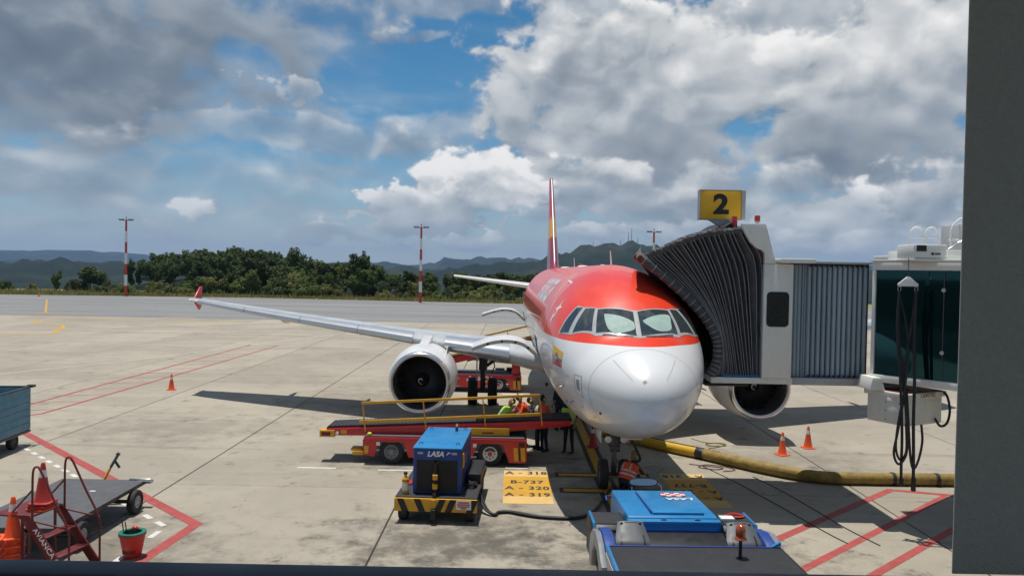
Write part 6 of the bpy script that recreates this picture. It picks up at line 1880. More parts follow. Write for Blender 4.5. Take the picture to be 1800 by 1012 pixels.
# ---------------------------------------------------------------- traffic cones
def cone_mesh():
    b = MB(); b.prism([(-0.19, -0.15), (-0.15, -0.19), (0.15, -0.19), (0.19, -0.15), (0.19, 0.15), (0.15, 0.19), (-0.15, 0.19), (-0.19, 0.15)], 'z', 0.0, 0.032)
    c = MB(); c.lathe([(0.150, 0.030), (0.138, 0.055), (0.095, 0.30), (0.070, 0.47)], n=24); c.lathe([(0.052, 0.60), (0.036, 0.70), (0.028, 0.722), (0.0, 0.726)], n=24)
    w = MB(); w.lathe([(0.0706, 0.47), (0.0522, 0.60)], n=24)
    return b, c, w
cb, cc, cw = cone_mesh()
CME = {}
for mt in ('orange_cone', 'red_cone'):
    a = MB(); a.v, a.f, a.m = cb.v, cb.f, cb.m; CME[mt, 'b'] = a.mesh('base', mt, bev=0.006)
    a = MB(); a.v, a.f, a.m = cc.v, cc.f, cc.m; CME[mt, 'c'] = a.mesh('body', mt, smooth=50)
a = MB(); a.v, a.f, a.m = cw.v, cw.f, cw.m; CME['w'] = a.mesh('band', 'white_band', smooth=50)
def cone(loc, label, rz=0.0, mt='orange_cone', tilt=0.0):
    c = thing('traffic_cone', label, 'cone', loc, rz, 'traffic cones')
    c.rotation_euler = (tilt, 0, rz)
    link('base', CME[mt, 'b'], c); link('body', CME[mt, 'c'], c); link('reflective_band', CME['w'], c)
    return c
cone((-15.43, 35.4, 0), 'orange cone standing alone beside the red hatched lines', 0.2)
cone((8.70, 24.7, 0), 'nearer of two orange cones behind the yellow hose', 0.35)
cone((9.92, 25.76, 0), 'farther of two orange cones behind the yellow hose', 0.1)
cone((2.73, 25.3, 0), 'red cone in the shade under the airliner nose', 0.1, 'red_cone')
cone((-79.9, 131.6, 0), 'tiny orange cone at the far left edge of the taxiway', 0.0)
ORD = ['lowest', 'second', 'third', 'fourth', 'fifth', 'sixth', 'seventh', 'eighth', 'ninth', 'tenth', 'eleventh', 'twelfth']
pm = SL.matrix_basis
for k in range(3):
    p = pm @ Vector((-0.02 + 0.012 * k, 0.42, 1.252 + 0.055 * k))
    cone(p, ['lowest of the nested cones on the red steps', 'middle one of the nested cones on the red steps', 'topmost red cone stacked on the red steps'][k], -0.2 + 0.12 * k, 'orange_cone' if k == 0 else 'red_cone')
for k in range(7):
    cone((-8.76 + 0.010 * k, 13.62 + 0.006 * (k % 3), 0.0 + 0.138 * k), 'topmost orange cone of the stack left of the steps' if k == 6 else ORD[k] + ' nested cone, counted from the ground, in the stack left of the steps', 0.3 + 0.06 * k)
for k in range(8):
    cone((-8.78 - 0.006 * (k % 3), 13.12 + 0.006 * k, 0.0 + 0.135 * k), 'topmost orange cone of the stack cut by the left edge' if k == 7 else ORD[k] + ' nested cone, counted from the ground, in the stack cut by the left edge', 0.1 + 0.05 * k)
# yellow wheel chocks by the stack
for k, (x, y, z, r) in enumerate(((-8.45, 13.05, 0.0, 0.3), (-8.42, 13.02, 0.15, 0.15))):
    c = MB(); c.prism([(-0.16, 0), (0.16, 0), (0.12, 0.14), (-0.12, 0.14)], 'y', -0.12, 0.12)
    o = c.build('wheel_chock', 'yellow_paint', bev=0.01)
    o.location = (x, y, z); o.rotation_euler = (0, 0, r)
    tag(o, ['yellow wheel chock on the ground under the red steps', 'yellow wheel chock lying on another chock by the steps'][k], 'wheel chock', 'yellow wheel chocks')

# ---------------------------------------------------------------- red bucket with a green liner
BK = thing('litter_bucket', 'red plastic litter bucket lined with a green bag', 'bucket', (-7.28, 15.03, 0))
m = MB(); m.lathe([(0.0, 0.01), (0.155, 0.01), (0.16, 0.02), (0.235, 0.43), (0.25, 0.435), (0.25, 0.46), (0.235, 0.46), (0.15, 0.03)], n=28); m.build('body', 'red_bucket', BK, smooth=40)
q = random.Random(2)
jit = [q.uniform(-0.03, 0.02) for _ in range(28)]
m = MB(); m.grid(lambda u, v: ((0.255 - 0.035 * abs(v - 0.45)) * cos(2 * pi * u) if v < 0.75 else 0.17 * cos(2 * pi * u), (0.255 - 0.035 * abs(v - 0.45)) * sin(2 * pi * u) if v < 0.75 else 0.17 * sin(2 * pi * u), (0.445 + jit[round(u * 28) % 28]) + (0.045 - jit[round(u * 28) % 28]) * min(v / 0.6, 1) - (0.16 if v > 0.75 else 0)), 28, 8, True); m.build('liner_bag', 'green_bag', BK, smooth=60)
for k in range(9):
    a = -pi / 2 + (k - 4) * 0.17
    m = MB(); m.box(-0.007, 0.007, -0.004, 0.004, 0.10, 0.20)
    s = m.build('vent_slot', 'screen_black', BK); s.location = (0.186 * cos(a), 0.186 * sin(a), 0); s.rotation_euler = (0, 0, a + pi / 2)
m = MB(); m.tube([(-0.16, 0.02, 0.30), (-0.23, 0.05, 0.68)], 0.011, 6); m.tube([(-0.10, 0.02, 0.30), (-0.17, 0.05, 0.66)], 0.011, 6); m.build('broom_handle', 'black_paint', BK)
m = MB(); m.ball((-0.05, 0.20, 0.49), 0.07, 0.05, 0.045); m.build('lid_knob', 'red_bucket', BK)

# ---------------------------------------------------------------- yellow conditioned-air hose
HS = thing('air_hose', 'thick yellow ribbed air hose lying across the concrete', 'hose', (8.5, 22.0, 0))
def hose_piece(pts, r, mat, name, rib, seed, n=10):
    P = spline(pts, n)
    q = random.Random(seed)
    rs = [r * (1 + rib * (1 if i % 2 else -1) + q.uniform(-rib, rib) * 0.8) for i in range(len(P))]
    m = MB(); m.tube([Vector((p.x, p.y, p.z)) for p in P], rs, 16)
    return wb(m, HS, name, mat, smooth=60)
H1 = [(3.2, 27.2, 0.17), (4.0, 26.1, 0.17), (4.7, 25.2, 0.17), (5.35, 24.5, 0.17), (5.90, 23.95, 0.17)]
hose_piece(H1, 0.155, 'hose_yellow', 'new_section', 0.006, 1)
m = MB(); m.tube([Vector((p.x + 0.13, p.y + 0.10, p.z + 0.125)) for p in spline(H1, 8)], 0.022, 6); wb(m, HS, 'edge_stripe', 'black_paint')
m = MB(); m.tube([(5.82, 24.03, 0.17), (6.02, 23.83, 0.17)], 0.178, 16); wb(m, HS, 'coupling', 'black_paint', bev=0.015)
hose_piece([(6.0, 23.85, 0.17), (6.5, 23.25, 0.17), (7.1, 22.55, 0.17), (7.7, 21.95, 0.17), (8.2, 21.55, 0.17), (8.62, 21.36, 0.17)], 0.168, 'hose_worn', 'worn_section', 0.04, 2, 16)
hose_piece([(8.55, 21.38, 0.17), (9.2, 21.30, 0.17), (10.2, 21.30, 0.17), (11.4, 21.32, 0.17), (13.0, 21.35, 0.17), (15.5, 21.3, 0.17)], 0.165, 'hose_worn', 'worn_section', 0.034, 3, 16)
for x in (10.55, 11.75):
    m = MB(); m.lathe([(0.180, -0.05), (0.184, 0.0), (0.180, 0.05)], (x, 21.31, 0.17), (1, 0, 0), 16); wb(m, HS, 'hose_strap', 'black_paint')
def ground_cord(label, pts, r, mat):
    m = MB(); m.tube(spline(pts, 8), r, 6)
    tag(m.build('thin_cord', mat, smooth=60), label, 'cord')
ground_cord('thin dark cord on the ground right of the mirrored type panel', [(5.75, 23.0, 0.012), (6.2, 21.4, 0.012), (6.6, 19.6, 0.012), (7.05, 17.3, 0.012), (7.25, 16.5, 0.012)], 0.010, 'cable_black')
ground_cord('thin dark cord on the ground in front of the worn hose', [(6.9, 21.9, 0.012), (7.2, 20.6, 0.012), (7.45, 19.0, 0.012), (7.65, 17.5, 0.012), (7.9, 16.4, 0.012)], 0.010, 'cable_black')
ground_cord('tangled brown cord lying beyond the yellow hose', [(6.3, 26.9, 0.012), (6.6, 26.3, 0.012), (7.1, 26.1, 0.012), (7.2, 25.8, 0.015), (6.7, 25.75, 0.015), (6.6, 26.05, 0.018), (7.0, 26.2, 0.018), (7.25, 26.0, 0.02), (6.9, 25.6, 0.015), (6.5, 25.3, 0.012), (6.75, 24.9, 0.012)], 0.014, 'hose_worn')
ground_cord('reddish tangled cord lying in front of the yellow hose', [(5.4, 23.2, 0.012), (5.9, 23.0, 0.012), (6.3, 22.8, 0.015), (6.0, 22.6, 0.015), (5.6, 22.85, 0.018), (5.9, 23.15, 0.018), (6.4, 22.95, 0.015), (6.6, 22.6, 0.012), (6.2, 22.4, 0.012)], 0.012, 'dark_red_paint')

# ---------------------------------------------------------------- red and white floodlight masts
def mast(loc, h, label):
    R = thing('light_mast', label, 'mast', loc, 0.0, 'floodlight masts beyond the taxiway')
    n = 7
    for k in range(n):
        z0, z1 = h * k / n, h * (k + 1) / n - 0.005
        r0, r1 = 0.26 - 0.10 * k / n, 0.26 - 0.10 * (k + 1) / n
        m = MB(); m.lathe([(r0, z0), (r1, z1)], n=12, cap=True)
        m.build('mast_section', 'mast_red' if k % 2 == 0 else 'mast_white', R, smooth=50)
        if k % 2 == 1 or k == 4:
            for j in range(5):
                z = z0 + (z1 - z0) * (j + 0.5) / 5
                m = MB(); m.beam((-0.38, 0, z), (0.38, 0, z), 0.06, 0.06)
                m.build('step_iron', 'mast_white', R)
    m = MB(); m.beam((-1.25, 0, h), (1.25, 0, h), 0.12, 0.12); m.build('cross_arm', 'dark_red_paint', R)
    for x in (-1.15, -0.62, 0.62, 1.15):
        m = MB(); m.prism([(x - 0.22, h + 0.07), (x + 0.22, h + 0.07), (x + 0.18, h + 0.24), (x - 0.18, h + 0.24)], 'y', -0.22, 0.12)
        m.build('floodlight', 'light_grey_paint', R)
    m = MB(); m.tube([(0, 0, h), (0, 0, h + 0.5)], 0.05, 6); m.lathe([(0.10, 0.4), (0.10, 0.6), (0, 0.65)], (0, 0, h), n=8); m.build('obstruction_lamp', 'lamp_red', R)
M('mast_red', (0.55, 0.055, 0.03), 0.6, var=0.1); M('mast_white', (0.80, 0.78, 0.75), 0.6, var=0.1)
mast((-69.8, 140.8, -0.1), 13.75, 'red and white striped light mast left of the wooded mound')
mast((-16.0, 136.2, -0.1), 13.15, 'red and white striped light mast in front of the trees left of the tail fin')
mast((25.3, 140.0, -0.1), 13.3, 'red and white light mast whose top shows above the airliner nose')

# ---------------------------------------------------------------- people
def person(label, loc, rz, P, top, vest, hat='hair', muffs=True):
    """P: joints in the person's frame (facing +y). The body is one remeshed surface."""
    prims = []
    def cap(a, b, ra, rb, t): prims.append((Vector(a), Vector(b), ra, rb, t))
    pel, neck, head = Vector(P['pelvis']), Vector(P['neck']), Vector(P['head'])
    up = (neck - pel).normalized()
    side = Vector((1, 0, 0))
    fwd = up.cross(side) * -1
    chest = pel + (neck - pel) * 0.68
    cap(pel - side * 0.075, pel + side * 0.075, 0.135, 0.135, 'legs')
    cap(pel + up * 0.10 - side * 0.05, pel + up * 0.10 + side * 0.05, 0.13, 0.13, top)
    cap(pel + (neck - pel) * 0.4 - side * 0.06, pel + (neck - pel) * 0.4 + side * 0.06, 0.128, 0.128, top)
    cap(chest - side * 0.10, chest + side * 0.10, 0.135, 0.135, top)
    sh = pel + (neck - pel) * 0.88
    cap(sh - side * 0.155, sh + side * 0.155, 0.078, 0.078, top)
    cap(sh, neck + (head - neck) * 0.3, 0.07, 0.058, 'skin')
    hu = (head - neck).normalized()
    hf = P.get('look', fwd); hf = (Vector(hf) - hu * Vector(hf).dot(hu)).normalized()
    hs = hf.cross(hu)
    cap(head - hu * 0.02, head + hu * 0.045, 0.088, 0.086, 'skin')
    cap(head + hu * 0.03 - hf * 0.025, head + hu * 0.05 - hf * 0.02, 0.096, 0.092, hat)
    cap(head - hu * 0.085 + hf * 0.035, head - hu * 0.06 + hf * 0.03, 0.048, 0.058, 'skin')
    cap(head + hf * 0.085 + hu * 0.015, head + hf * 0.105 - hu * 0.022, 0.012, 0.019, 'skin')
    for e in (-1, 1):
        cap(head + hs * 0.088 * e + hu * 0.02, head + hs * 0.09 * e - hu * 0.025, 0.020, 0.015, 'skin')
    for s_, nm in ((-1, 'l'), (1, 'r')):
        s0 = sh + side * 0.175 * s_; el = Vector(P['elbow_' + nm]); ha = Vector(P['hand_' + nm])
        cap(s0, el, 0.062, 0.048, top if P.get('sleeve', True) else 'skin')
        cap(el, ha, 0.046, 0.032, P.get('forearm', 'skin'))
        d = (ha - el).normalized()
        w_ = d.cross(Vector((0.3, 0.2, 1))).normalized()
        pn = d.cross(w_)
        cap(ha + d * 0.02, ha + d * 0.075, 0.030, 0.034, 'skin')
        for k, (o, L) in enumerate(((-0.030, 0.065), (-0.010, 0.078), (0.010, 0.074), (0.029, 0.058))):
            b0 = ha + d * 0.085 + w_ * o; b1 = b0 + d * L * 0.55 - pn * 0.008; b2 = b1 + d * L * 0.40 - pn * 0.028
            cap(b0, b1, 0.0125, 0.0115, 'skin'); cap(b1, b2, 0.0115, 0.010, 'skin')
        t0 = ha + d * 0.03 - w_ * 0.034; t1 = t0 + d * 0.035 - w_ * 0.030 - pn * 0.012
        cap(t0, t1, 0.0145, 0.0125, 'skin'); cap(t1, t1 + d * 0.035 - pn * 0.010, 0.0125, 0.011, 'skin')
        hp = pel + side * 0.09 * s_; kn = Vector(P['knee_' + nm]); an = Vector(P['ankle_' + nm])
        cap(hp, kn, 0.092, 0.062, 'legs'); cap(kn, an, 0.062, 0.046, 'legs')
        td = Vector(P.get('toe_' + nm, (0, 1, 0)))
        cap(an - Vector((0, 0, 0.035)) - td * 0.04, an - Vector((0, 0, 0.045)) + td * 0.155, 0.046, 0.038, 'shoe')
    b = MB()
    for a, c, ra, rb, t in prims:
        b.ball(a, ra, n=12, m=8); b.ball(c, rb, n=12, m=8)
        if (c - a).length > 1e-3: b.tube([a, c], [ra, rb], 12)
    me = b.mesh('body', 'skin', smooth=0)
    ob = bpy.data.objects.new('tmp', me); COL.objects.link(ob)
    md = ob.modifiers.new('r', 'REMESH'); md.mode = 'VOXEL'; md.voxel_size = 0.0125
    sm = ob.modifiers.new('s', 'SMOOTH'); sm.factor = 0.5; sm.iterations = 3
    dg = bpy.context.evaluated_depsgraph_get()
    m2 = bpy.data.meshes.new_from_object(ob.evaluated_get(dg))
    bpy.data.objects.remove(ob); bpy.data.meshes.remove(me)
    m2.materials.clear()
    tags = ['skin', 'legs', 'shoe', 'hair', 'shirt', 'hat']
    mt = {'skin': 'skin', 'legs': P.get('trousers', 'navy_cloth'), 'shoe': 'rubber', 'hair': 'hair', 'shirt': P.get('shirt', 'navy_cloth'), 'hat': P.get('hatm', 'navy_cloth')}
    for t in tags: m2.materials.append(MATS[mt[t]])
    import numpy as np
    nf = len(m2.polygons)
    C = np.empty(nf * 3); m2.polygons.foreach_get('center', C); C = C.reshape(-1, 3)
    best = np.full(nf, 1e9); idx = np.zeros(nf, int)
    for a, c, ra, rb, t in prims:
        a_ = np.array(a); d = np.array(c) - a_; L = max(d @ d, 1e-9)
        u = np.clip(((C - a_) @ d) / L, 0, 1)
        q_ = np.linalg.norm(C - a_ - u[:, None] * d, axis=1) - (ra + (rb - ra) * u)
        w_ = q_ < best
        best[w_] = q_[w_]; idx[w_] = tags.index(t)
    m2.polygons.foreach_set('material_index', idx.tolist())
    m2.polygons.foreach_set('use_smooth', [True] * nf)
    R = thing('person', label, 'person', loc, rz, 'ground crew')
    link('body', m2, R)
    if vest:
        # waistcoat: shell around the torso, open at the arms, with reflective bands
        def tor(a, h, o=0.022):
            c = pel + (neck - pel) * h
            rx = (0.215 if h < 0.5 else 0.235 - 0.10 * max(0, h - 0.72)) + o; ry = 0.135 + o + 0.012 * sin(pi * h)
            if h > 0.86: rx *= 0.86; ry *= 0.82
            return c + side * rx * cos(a) + fwd * ry * sin(a)
        m = MB(); m.grid(lambda u, v: tor(2 * pi * u, 0.02 + 0.91 * v), 32, 12, True)
        V = m.build('vest', vest, R, smooth=60)
        for h in (0.22, 0.42):
            m = MB(); m.grid(lambda u, v: tor(2 * pi * u, h + 0.075 * v, 0.027), 32, 1, True); m.build('reflective_band', 'reflective', V, smooth=60)
        for xo in (1.1, 2.04, -1.1, -2.04):
            m = MB(); m.grid(lambda u, v: tor(xo + 0.16 * (u - 0.5), 0.5 + 0.40 * v, 0.027), 2, 5); m.build('reflective_strap', 'reflective', V, smooth=60)
    for e in (-1, 1):
        m = MB(); c = head + hf * 0.082 + hs * 0.034 * e + hu * 0.022
        m.ball(c, 0.011); m.build('eye', 'screen_black', R)
    m = MB(); m.beam(head + hf * 0.093 - hs * 0.024 - hu * 0.055, head + hf * 0.093 + hs * 0.024 - hu * 0.055, 0.012, 0.008); m.build('mouth', 'dark_red_paint', R)
    if muffs:
        m = MB()
        for e in (-1, 1):
            m.ball(head + hs * 0.105 * e + hu * 0.005, 0.034, 0.040, 0.046)
        M_ = m.build('ear_muffs', 'muff_yellow', R)
        m = MB(); m.tube([head + hs * 0.115 * cos(pi * k / 10) + hu * (0.02 + 0.14 * sin(pi * k / 10)) for k in range(11)], 0.010, 6); m.build('muff_band', 'black_paint', R)
    return R
def standing(arm=0.0, lean=0.05):
    L = lean; pel = Vector((0, 0, 0.93)); up = Vector((0, sin(L), cos(L)))
    nk = pel + up * 0.54
    return dict(pelvis=pel, neck=nk, head=nk + Vector((0, sin(L * 0.6), cos(L * 0.6))) * 0.185,
                elbow_l=nk + Vector((-0.25, -0.02 + arm * 0.15, -0.34 + arm * 0.06)), hand_l=nk + Vector((-0.24, 0.10 + arm * 0.30, -0.56 + arm * 0.22)),
                elbow_r=nk + Vector((0.25, -0.03 + arm * 0.15, -0.34 + arm * 0.06)), hand_r=nk + Vector((0.23, 0.08 + arm * 0.32, -0.56 + arm * 0.24)),
                knee_l=(-0.10, 0.02, 0.50), ankle_l=(-0.12, -0.02, 0.085), knee_r=(0.10, 0.04, 0.50), ankle_r=(0.13, 0.03, 0.085))
def leaning(L=0.85):
    p = standing(0.4, L)
    p['pelvis'] = Vector((0, -0.10, 0.90))
    up = Vector((0, sin(L), cos(L))); nk = p['pelvis'] + up * 0.54
    p['neck'] = nk; p['head'] = nk + Vector((0, sin(L * 0.75), cos(L * 0.75))) * 0.185
    p['elbow_l'] = nk + Vector((-0.26, 0.08, -0.26)); p['hand_l'] = nk + Vector((-0.18, 0.30, -0.36))
    p['elbow_r'] = nk + Vector((0.26, 0.10, -0.25)); p['hand_r'] = nk + Vector((0.16, 0.32, -0.34))
    return p
p = leaning(0.62); p['shirt'] = 'hi_vis_green'; p['forearm'] = 'skin'
person('crew member in lime green vest and ear muffs leaning over the belt', (-0.22, 24.72, 0), -1.25, p, 'shirt', 'hi_vis_green', 'hat')
p = leaning(0.45)
p['shirt'] = 'hi_vis_orange'
person('crew member in orange vest bending behind the lime green one', (0.48, 25.35, 0), 1.9, p, 'shirt', 'hi_vis_orange', 'hair')
p = leaning(0.55); p['shirt'] = 'navy_cloth'
person('crew member in pale reflective vest leaning at the belt beside the post', (0.92, 24.95, 0), 1.6, p, 'shirt', 'hi_vis_lime_pale', 'hat')
p = standing(0.6, 0.12); p['shirt'] = 'hi_vis_orange'
person('crew member standing at the right-hand rail post in dark trousers and orange top', (1.12, 24.62, 0), 2.0, p, 'shirt', 'hi_vis_orange', 'hair')
p = standing(0.1, 0.03); p['shirt'] = 'navy_cloth'
person('crew member in dark trousers and lime vest standing by the belt tip', (1.88, 24.45, 0), 2.7, p, 'shirt', 'hi_vis_green', 'hair', False)
p = standing(0.0, 0.02)
person('person in navy clothes standing under the fuselage behind the belt tip', (1.80, 27.9, 0), 0.4, p, 'shirt', None, 'hair', False)
p = dict(pelvis=Vector((0, 0, 0.34)), neck=Vector((0, 0.27, 0.76)), head=Vector((0.0, 0.37, 0.91)),
         elbow_l=Vector((-0.24, 0.42, 0.52)), hand_l=Vector((-0.12, 0.62, 0.50)), elbow_r=Vector((0.25, 0.42, 0.50)), hand_r=Vector((0.14, 0.64, 0.46)),
         knee_l=(-0.16, 0.36, 0.46), ankle_l=(-0.12, 0.08, 0.085), knee_r=(0.17, 0.34, 0.40), ankle_r=(0.13, 0.02, 0.085), shirt='dark_red_paint', forearm='shirt')
person('crew member in orange vest crouching at the nose wheel', (3.02, 20.0, 0), -0.75, p, 'shirt', 'hi_vis_orange', 'hair', True)
# ---------------------------------------------------------------- trees, grass, far hill masts, haze
def leaf_cloud(b, c, rx, ry, rz, n, size, q):
    for _ in range(n):
        while True:
            d = Vector((q.uniform(-1, 1), q.uniform(-1, 1), q.uniform(-1, 1)))
            if 0.05 < d.length < 1: break
        d = d.normalized() * (d.length ** 0.45)
        p = Vector((c[0] + d.x * rx, c[1] + d.y * ry, c[2] + d.z * rz))
        nrm = (Vector((d.x / rx, d.y / ry, d.z / rz)).normalized() + Vector((q.gauss(0, .5), q.gauss(0, .5), q.gauss(0.25, .5)))).normalized()
        a = nrm.cross(Vector((q.gauss(0, 1), q.gauss(0, 1), q.gauss(0, 1))))
        if a.length < 1e-3: continue
        a.normalize(); e = nrm.cross(a)
        s = size * q.uniform(0.55, 1.25)
        b.add([p - a * s, p + e * s * 0.55 - nrm * s * 0.15, p + a * s, p - e * s * 0.55 - nrm * s * 0.15], [(0, 1, 2, 3)])
def tree_proto(seed, h, w, lean=0.0, kind='round'):
    q = random.Random(seed)
    t, c = MB(), MB()
    top = Vector((lean * h, 0, h * 0.62))
    t.tube([(0, 0, -0.8), (0.02 * h, 0.01, h * 0.2), (lean * h * 0.5, 0.03, h * 0.42), top], [0.045 * h * 0.55, 0.035 * h * 0.55, 0.026 * h * 0.5, 0.012 * h * 0.4], 8)
    nb = {'round': 9, 'tall': 8, 'umbrella': 8, 'bush': 7}[kind]
    for i in range(nb):
        a = 2 * pi * i / nb + q.uniform(-.4, .4)
        if kind == 'umbrella':
            rr = w * q.uniform(0.15, 0.85); z = h * q.uniform(0.62, 0.90) - rr * 0.06; s = (w * 0.42, w * 0.42, h * 0.15)
        elif kind == 'tall':
            rr = w * q.uniform(0.1, 0.55); z = h * (0.35 + 0.58 * i / nb); s = (w * 0.45, w * 0.45, h * 0.15)
        elif kind == 'bush':
            rr = w * q.uniform(0.1, 0.65); z = h * q.uniform(0.25, 0.75); s = (w * 0.45, w * 0.45, h * 0.26)
        else:
            rr = w * q.uniform(0.15, 0.68); z = h * q.uniform(0.34, 0.90); s = (w * q.uniform(0.30, 0.44), w * q.uniform(0.30, 0.44), h * q.uniform(0.12, 0.19))
        p = Vector((rr * cos(a) + lean * h, rr * sin(a), z))
        t.tube([(lean * h * 0.6, 0, h * q.uniform(0.28, 0.5)), (p * 0.6 + top * 0.4 * 0.8), p], [0.014 * h * 0.6, 0.009 * h * 0.6, 0.004 * h], 5)
        leaf_cloud(c, p, *[v * q.uniform(0.8, 1.2) for v in s], 190, 0.18 + 0.012 * h, q)
        for _ in range(4):
            o = Vector((q.uniform(-1.1, 1.1) * s[0], q.uniform(-1.1, 1.1) * s[1], q.uniform(-.7, 1.15) * s[2]))
            k_ = q.uniform(.3, .6)
            leaf_cloud(c, p + o, s[0] * k_, s[1] * k_, s[2] * k_, 48, 0.15 + 0.01 * h, q)
    return t, c
def edge_y(x):
    return interp([(-260, 118), (-90, 138.2), (-47, 144), (2, 138.5), (83, 146), (260, 147)], x)
PROT = []
for k, (h, w, ln, kd) in enumerate(((7, 2.9, .02, 'round'), (8, 2.6, -.03, 'round'), (7.5, 3.4, .04, 'round'), (8.5, 2.0, .02, 'tall'), (9, 1.8, -.02, 'tall'), (6.5, 4.0, .03, 'umbrella'), (4.5, 2.6, 0, 'bush'), (3.6, 2.2, 0, 'bush'))):
    t, c = tree_proto(100 + k, h, w, ln, kd)
    tm = t.mesh('trunk', 'bark', smooth=50)
    cms = {}
    for lm in ('leaves', 'leaves_dark', 'leaves_olive'):
        cm = bpy.data.meshes.new('crown'); cm.from_pydata(c.v, [], c.f); cm.materials.append(MATS[lm]); cms[lm] = cm
    PROT.append((tm, cms, h, c))
def tree(k, x, y, hgt, label, lm, group='trees beyond the taxiway', q=random, wide=1.0):
    tm, cms, h0, _ = PROT[k]
    s = hgt / h0
    R = thing('leafy_tree', label, 'tree', (x, y, land_z(x, y) - 0.05), q.uniform(0, 6.28), group)
    R.scale = (s * wide, s * wide, s)
    link('trunk', tm, R); link('crown', cms[lm], R)
    return R
q = random.Random(21)
# single trees on the left
tree(2, -84.0, 155, 5.6, 'broad round-crowned tree standing alone left of the striped mast', 'leaves_dark', q=q, wide=1.35)
tree(6, -86.0, 154, 3.0, 'bush at the left foot of the broad round-crowned tree', 'leaves_dark', q=q, wide=1.3)
tree(7, -79.0, 153, 2.6, 'small bush at the right foot of the broad round-crowned tree', 'leaves_dark', q=q)
tree(3, -71.5, 157, 5.8, 'slender young tree just right of the left striped mast', 'leaves_dark', q=q)
tree(3, -92.5, 158, 4.6, 'narrow pale tree left of the broad round-crowned tree', 'leaves', q=q)
NTH = ['leftmost', 'second', 'third', 'fourth', 'fifth', 'sixth', 'seventh', 'eighth', 'ninth', 'tenth', 'eleventh']
for k_, (x, hh) in enumerate(sorted(((-99, 2.6), (-96, 2.2), (-88.5, 3.0), (-86, 2.2), (-76, 2.4), (-67.5, 2.2), (-65, 2.4), (-104, 2.8), (-109, 3.0), (-62, 3.0)))):
    tree(q.choice((6, 7)), x, q.uniform(152, 160), hh, NTH[k_] + ' from the left of the low bushes along the plateau edge', q.choice(('leaves_dark', 'leaves', 'leaves_olive')), q=q)
def belt_label(x, row, lm):
    tone = {'leaves': 'green', 'leaves_dark': 'dark green', 'leaves_olive': 'olive green'}[lm]
    place = 'below the wooded mound' if x < -42 else ('between the mound and the middle mast' if x < -17 else ('right of the middle mast' if x < -4 else 'hidden behind the airliner'))
    return '%s tree in the belt\'s %s row %s' % (tone, ('front', 'middle', 'rear')[row], place)
# belt of trees: wanted top height along x (metres, for trees about 155 m away)
prof = [(-62, 3.4), (-56, 5.0), (-50, 6.4), (-44, 7.0), (-40, 6.8), (-36, 6.2), (-33, 6.6), (-30, 7.6), (-27, 6.6), (-24, 5.2), (-20, 4.8), (-16, 4.5), (-12, 4.6), (-8, 4.6), (-4, 4.8), (4, 5.0), (30, 5.2), (70, 6)]
x = -62.0
while x < 62:
    for row in range(3):
        y = 149 + row * 7 + q.uniform(-1.5, 1.5) + (2 if x > -16 else 0)
        xx = (x + q.uniform(-1.2, 1.2)) * (1 + 0.045 * row)
        hh = interp(prof, x) * (1 + 0.045 * row) * q.uniform(0.80, 1.08) * (0.72 if row == 0 else 1.0)
        if x > 14 and row: continue
        kd = q.choice((0, 1, 2, 0, 1, 2, 3, 4)) if hh > 4.2 else q.choice((0, 2, 6, 7))
        lm = q.choice(('leaves', 'leaves', 'leaves_dark', 'leaves_olive')) if row == 0 else q.choice(('leaves', 'leaves_dark', 'leaves_dark'))
        tree(kd, xx, y, hh, belt_label(xx, row, lm), lm, q=q, wide=1.12)
    x += q.uniform(1.7, 2.6)
# shrubs in front of the belt
def shrub_label(x):
    return 'low shrub at the foot of the tree belt ' + ('near the left striped mast' if x < -60 else 'beyond the airliner wing tip' if x < -44 else 'left of the middle mast' if x < -17 else 'right of the middle mast' if x < -4 else 'behind the airliner')
x = -77.0
while x < 14:
    tree(q.choice((6, 7, 7)), x, edge_y(x) + q.uniform(3.5, 6.5), q.uniform(1.6, 3.0), shrub_label(x), q.choice(('leaves', 'leaves_olive', 'leaves_dark', 'leaves_olive')), q=q, wide=1.25)
    x += q.uniform(2.0, 4.0)
# emergent trees that stick out of the belt
for (x, y, hh, k, lb) in ((-30.2, 157, 8.6, 4, 'tall dark tree rising above the belt left of the middle mast'), (-44.5, 158, 9.2, 1, 'tall rounded tree rising above the right shoulder of the wooded mound'), (-52.0, 156, 7.6, 0, 'rounded tree at the front of the wooded mound')):
    tree(k, x, y, hh, lb, 'leaves_dark', q=q)
# the wooded mound: one mass of crowns
wd = MB(); wd.cur = 0
v_all, f_all = [], []
for _ in range(150):
    x, y = q.gauss(-76, 18), q.uniform(182, 245)
    if x > -38 or x < -95: continue
    tm, cms, h0, cmb = PROT[q.choice((0, 1, 2, 0, 2, 4))]
    hh = q.uniform(5.6, 7.6)
    s = hh / h0; a = q.uniform(0, 6.28); z = land_z(x, y) - 0.3
    ca, sa = cos(a) * s, sin(a) * s
    o = len(v_all)
    v_all += [(x + ca * p[0] - sa * p[1], y + sa * p[0] + ca * p[1], z + p[2] * s) for p in cmb.v]
    f_all += [tuple(i + o for i in f) for f in cmb.f]
me = bpy.data.meshes.new('woodland'); me.from_pydata(v_all, [], f_all); me.materials.append(MATS['leaves_dark'])
tag(link('woodland', me), 'dark dense wood covering the low mound behind the taxiway', 'woodland', kind='stuff')
for (x, y, hh, lb) in ((-86.0, 215, 7.6, 'middle'), (-76.0, 212, 8.0, 'rightmost'), (-90.5, 222, 6.5, 'leftmost')):
    tree(5, x, y, hh, lb + ' of three flat-crowned trees standing out on the wooded mound', 'leaves_dark', q=q, wide=0.55)
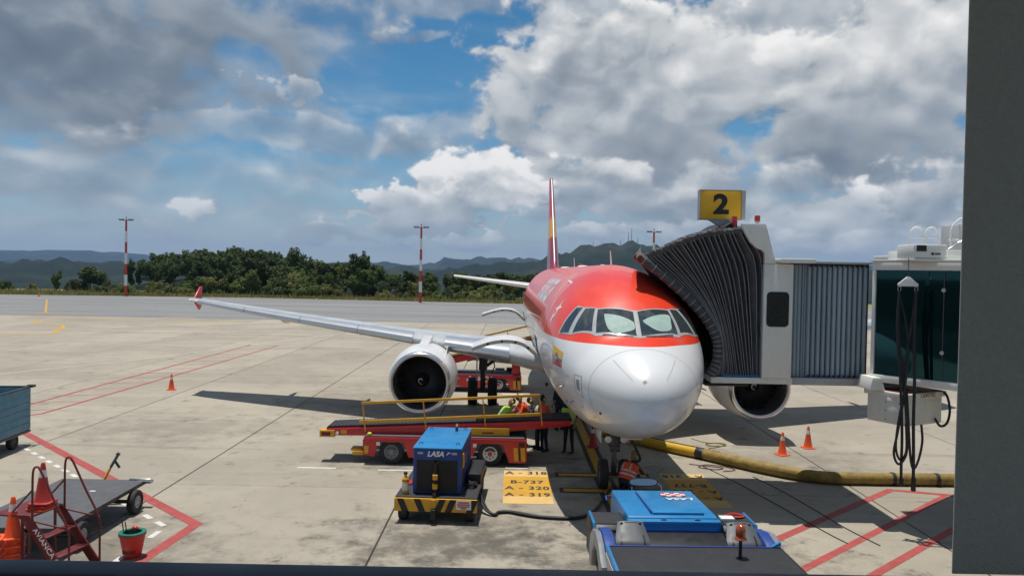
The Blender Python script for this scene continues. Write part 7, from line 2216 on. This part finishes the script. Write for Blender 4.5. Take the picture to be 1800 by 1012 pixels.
# rough grass along the far edge of the taxiway
b = MB()
vs, fs = [], []
for _ in range(26000):
    x = q.uniform(-112, 45); y = edge_y(x) + 0.3 + q.random() ** 1.5 * 15
    z = max(land_z(x, y), -0.06) if y < 172 else land_z(x, y)
    h = q.uniform(0.25, 0.75) * (1.0 if q.random() < 0.9 else 1.7); w_ = q.uniform(0.05, 0.16); a = q.uniform(0, 6.28)
    dx, dy = cos(a) * w_, sin(a) * w_
    lx, ly = q.gauss(0, 0.12), q.gauss(0, 0.12)
    o = len(vs)
    vs += [(x - dx, y - dy, z - 0.05), (x + dx, y + dy, z - 0.05), (x + lx + dx * .3, y + ly + dy * .3, z + h), (x + lx - dx * .3, y + ly - dy * .3, z + h)]
    fs.append((o, o + 1, o + 2, o + 3))
me = bpy.data.meshes.new('grass'); me.from_pydata(vs, [], fs); me.materials.append(MATS['grass_blades'])
tag(link('grass', me), 'rough yellowish grass along the far edge of the taxiway', 'grass', kind='stuff')
# radio masts on the far hill
for k, (t, hh) in enumerate(sorted(((0.075, 17), (0.103, 30), (0.112, 20), (0.124, 24), (0.138, 22), (0.148, 34), (0.152, 40), (0.160, 26), (-0.003, 20)))):
    y = 2580.0; x = t * y; z = land_z(x, y)
    m = MB(); m.lathe([(1.3, 0), (0.5, hh * 0.8), (0.3, hh)], n=4, cap=True); m.box(-1.6, 1.6, -0.4, 0.4, hh * 0.62, hh * 0.66); m.box(-1.2, 1.2, -0.4, 0.4, hh * 0.82, hh * 0.85)
    o = m.build('radio_mast', 'light_grey_paint'); o.location = (x, y, z - 2)
    tag(o, NTH[k] + ' from the left of the thin radio masts on the far hill', 'mast', 'radio masts on the far hill')
# the air between: a pale, even haze
hz_ = MB(); hz_.box(-16000, 16000, -1200, 15500, -140, 420)
hm = bpy.data.materials.new('haze'); hm.use_nodes = True
hm.node_tree.nodes.clear()
N = Nodes(hm.node_tree)
pv = N.add('ShaderNodeVolumePrincipled', {'Color': (0.34, 0.53, 0.86, 1), 'Density': 6.0e-5, 'Anisotropy': 0.1})
pv.inputs['Density Attribute'].default_value = ''
out = N.add('ShaderNodeOutputMaterial', {'Volume': pv.outputs[0]})
try:
    hm.cycles.homogeneous_volume = True
except Exception:
    pass
MATS['haze'] = hm
tag(hz_.build('haze', 'haze', smooth=0), kind='stuff')
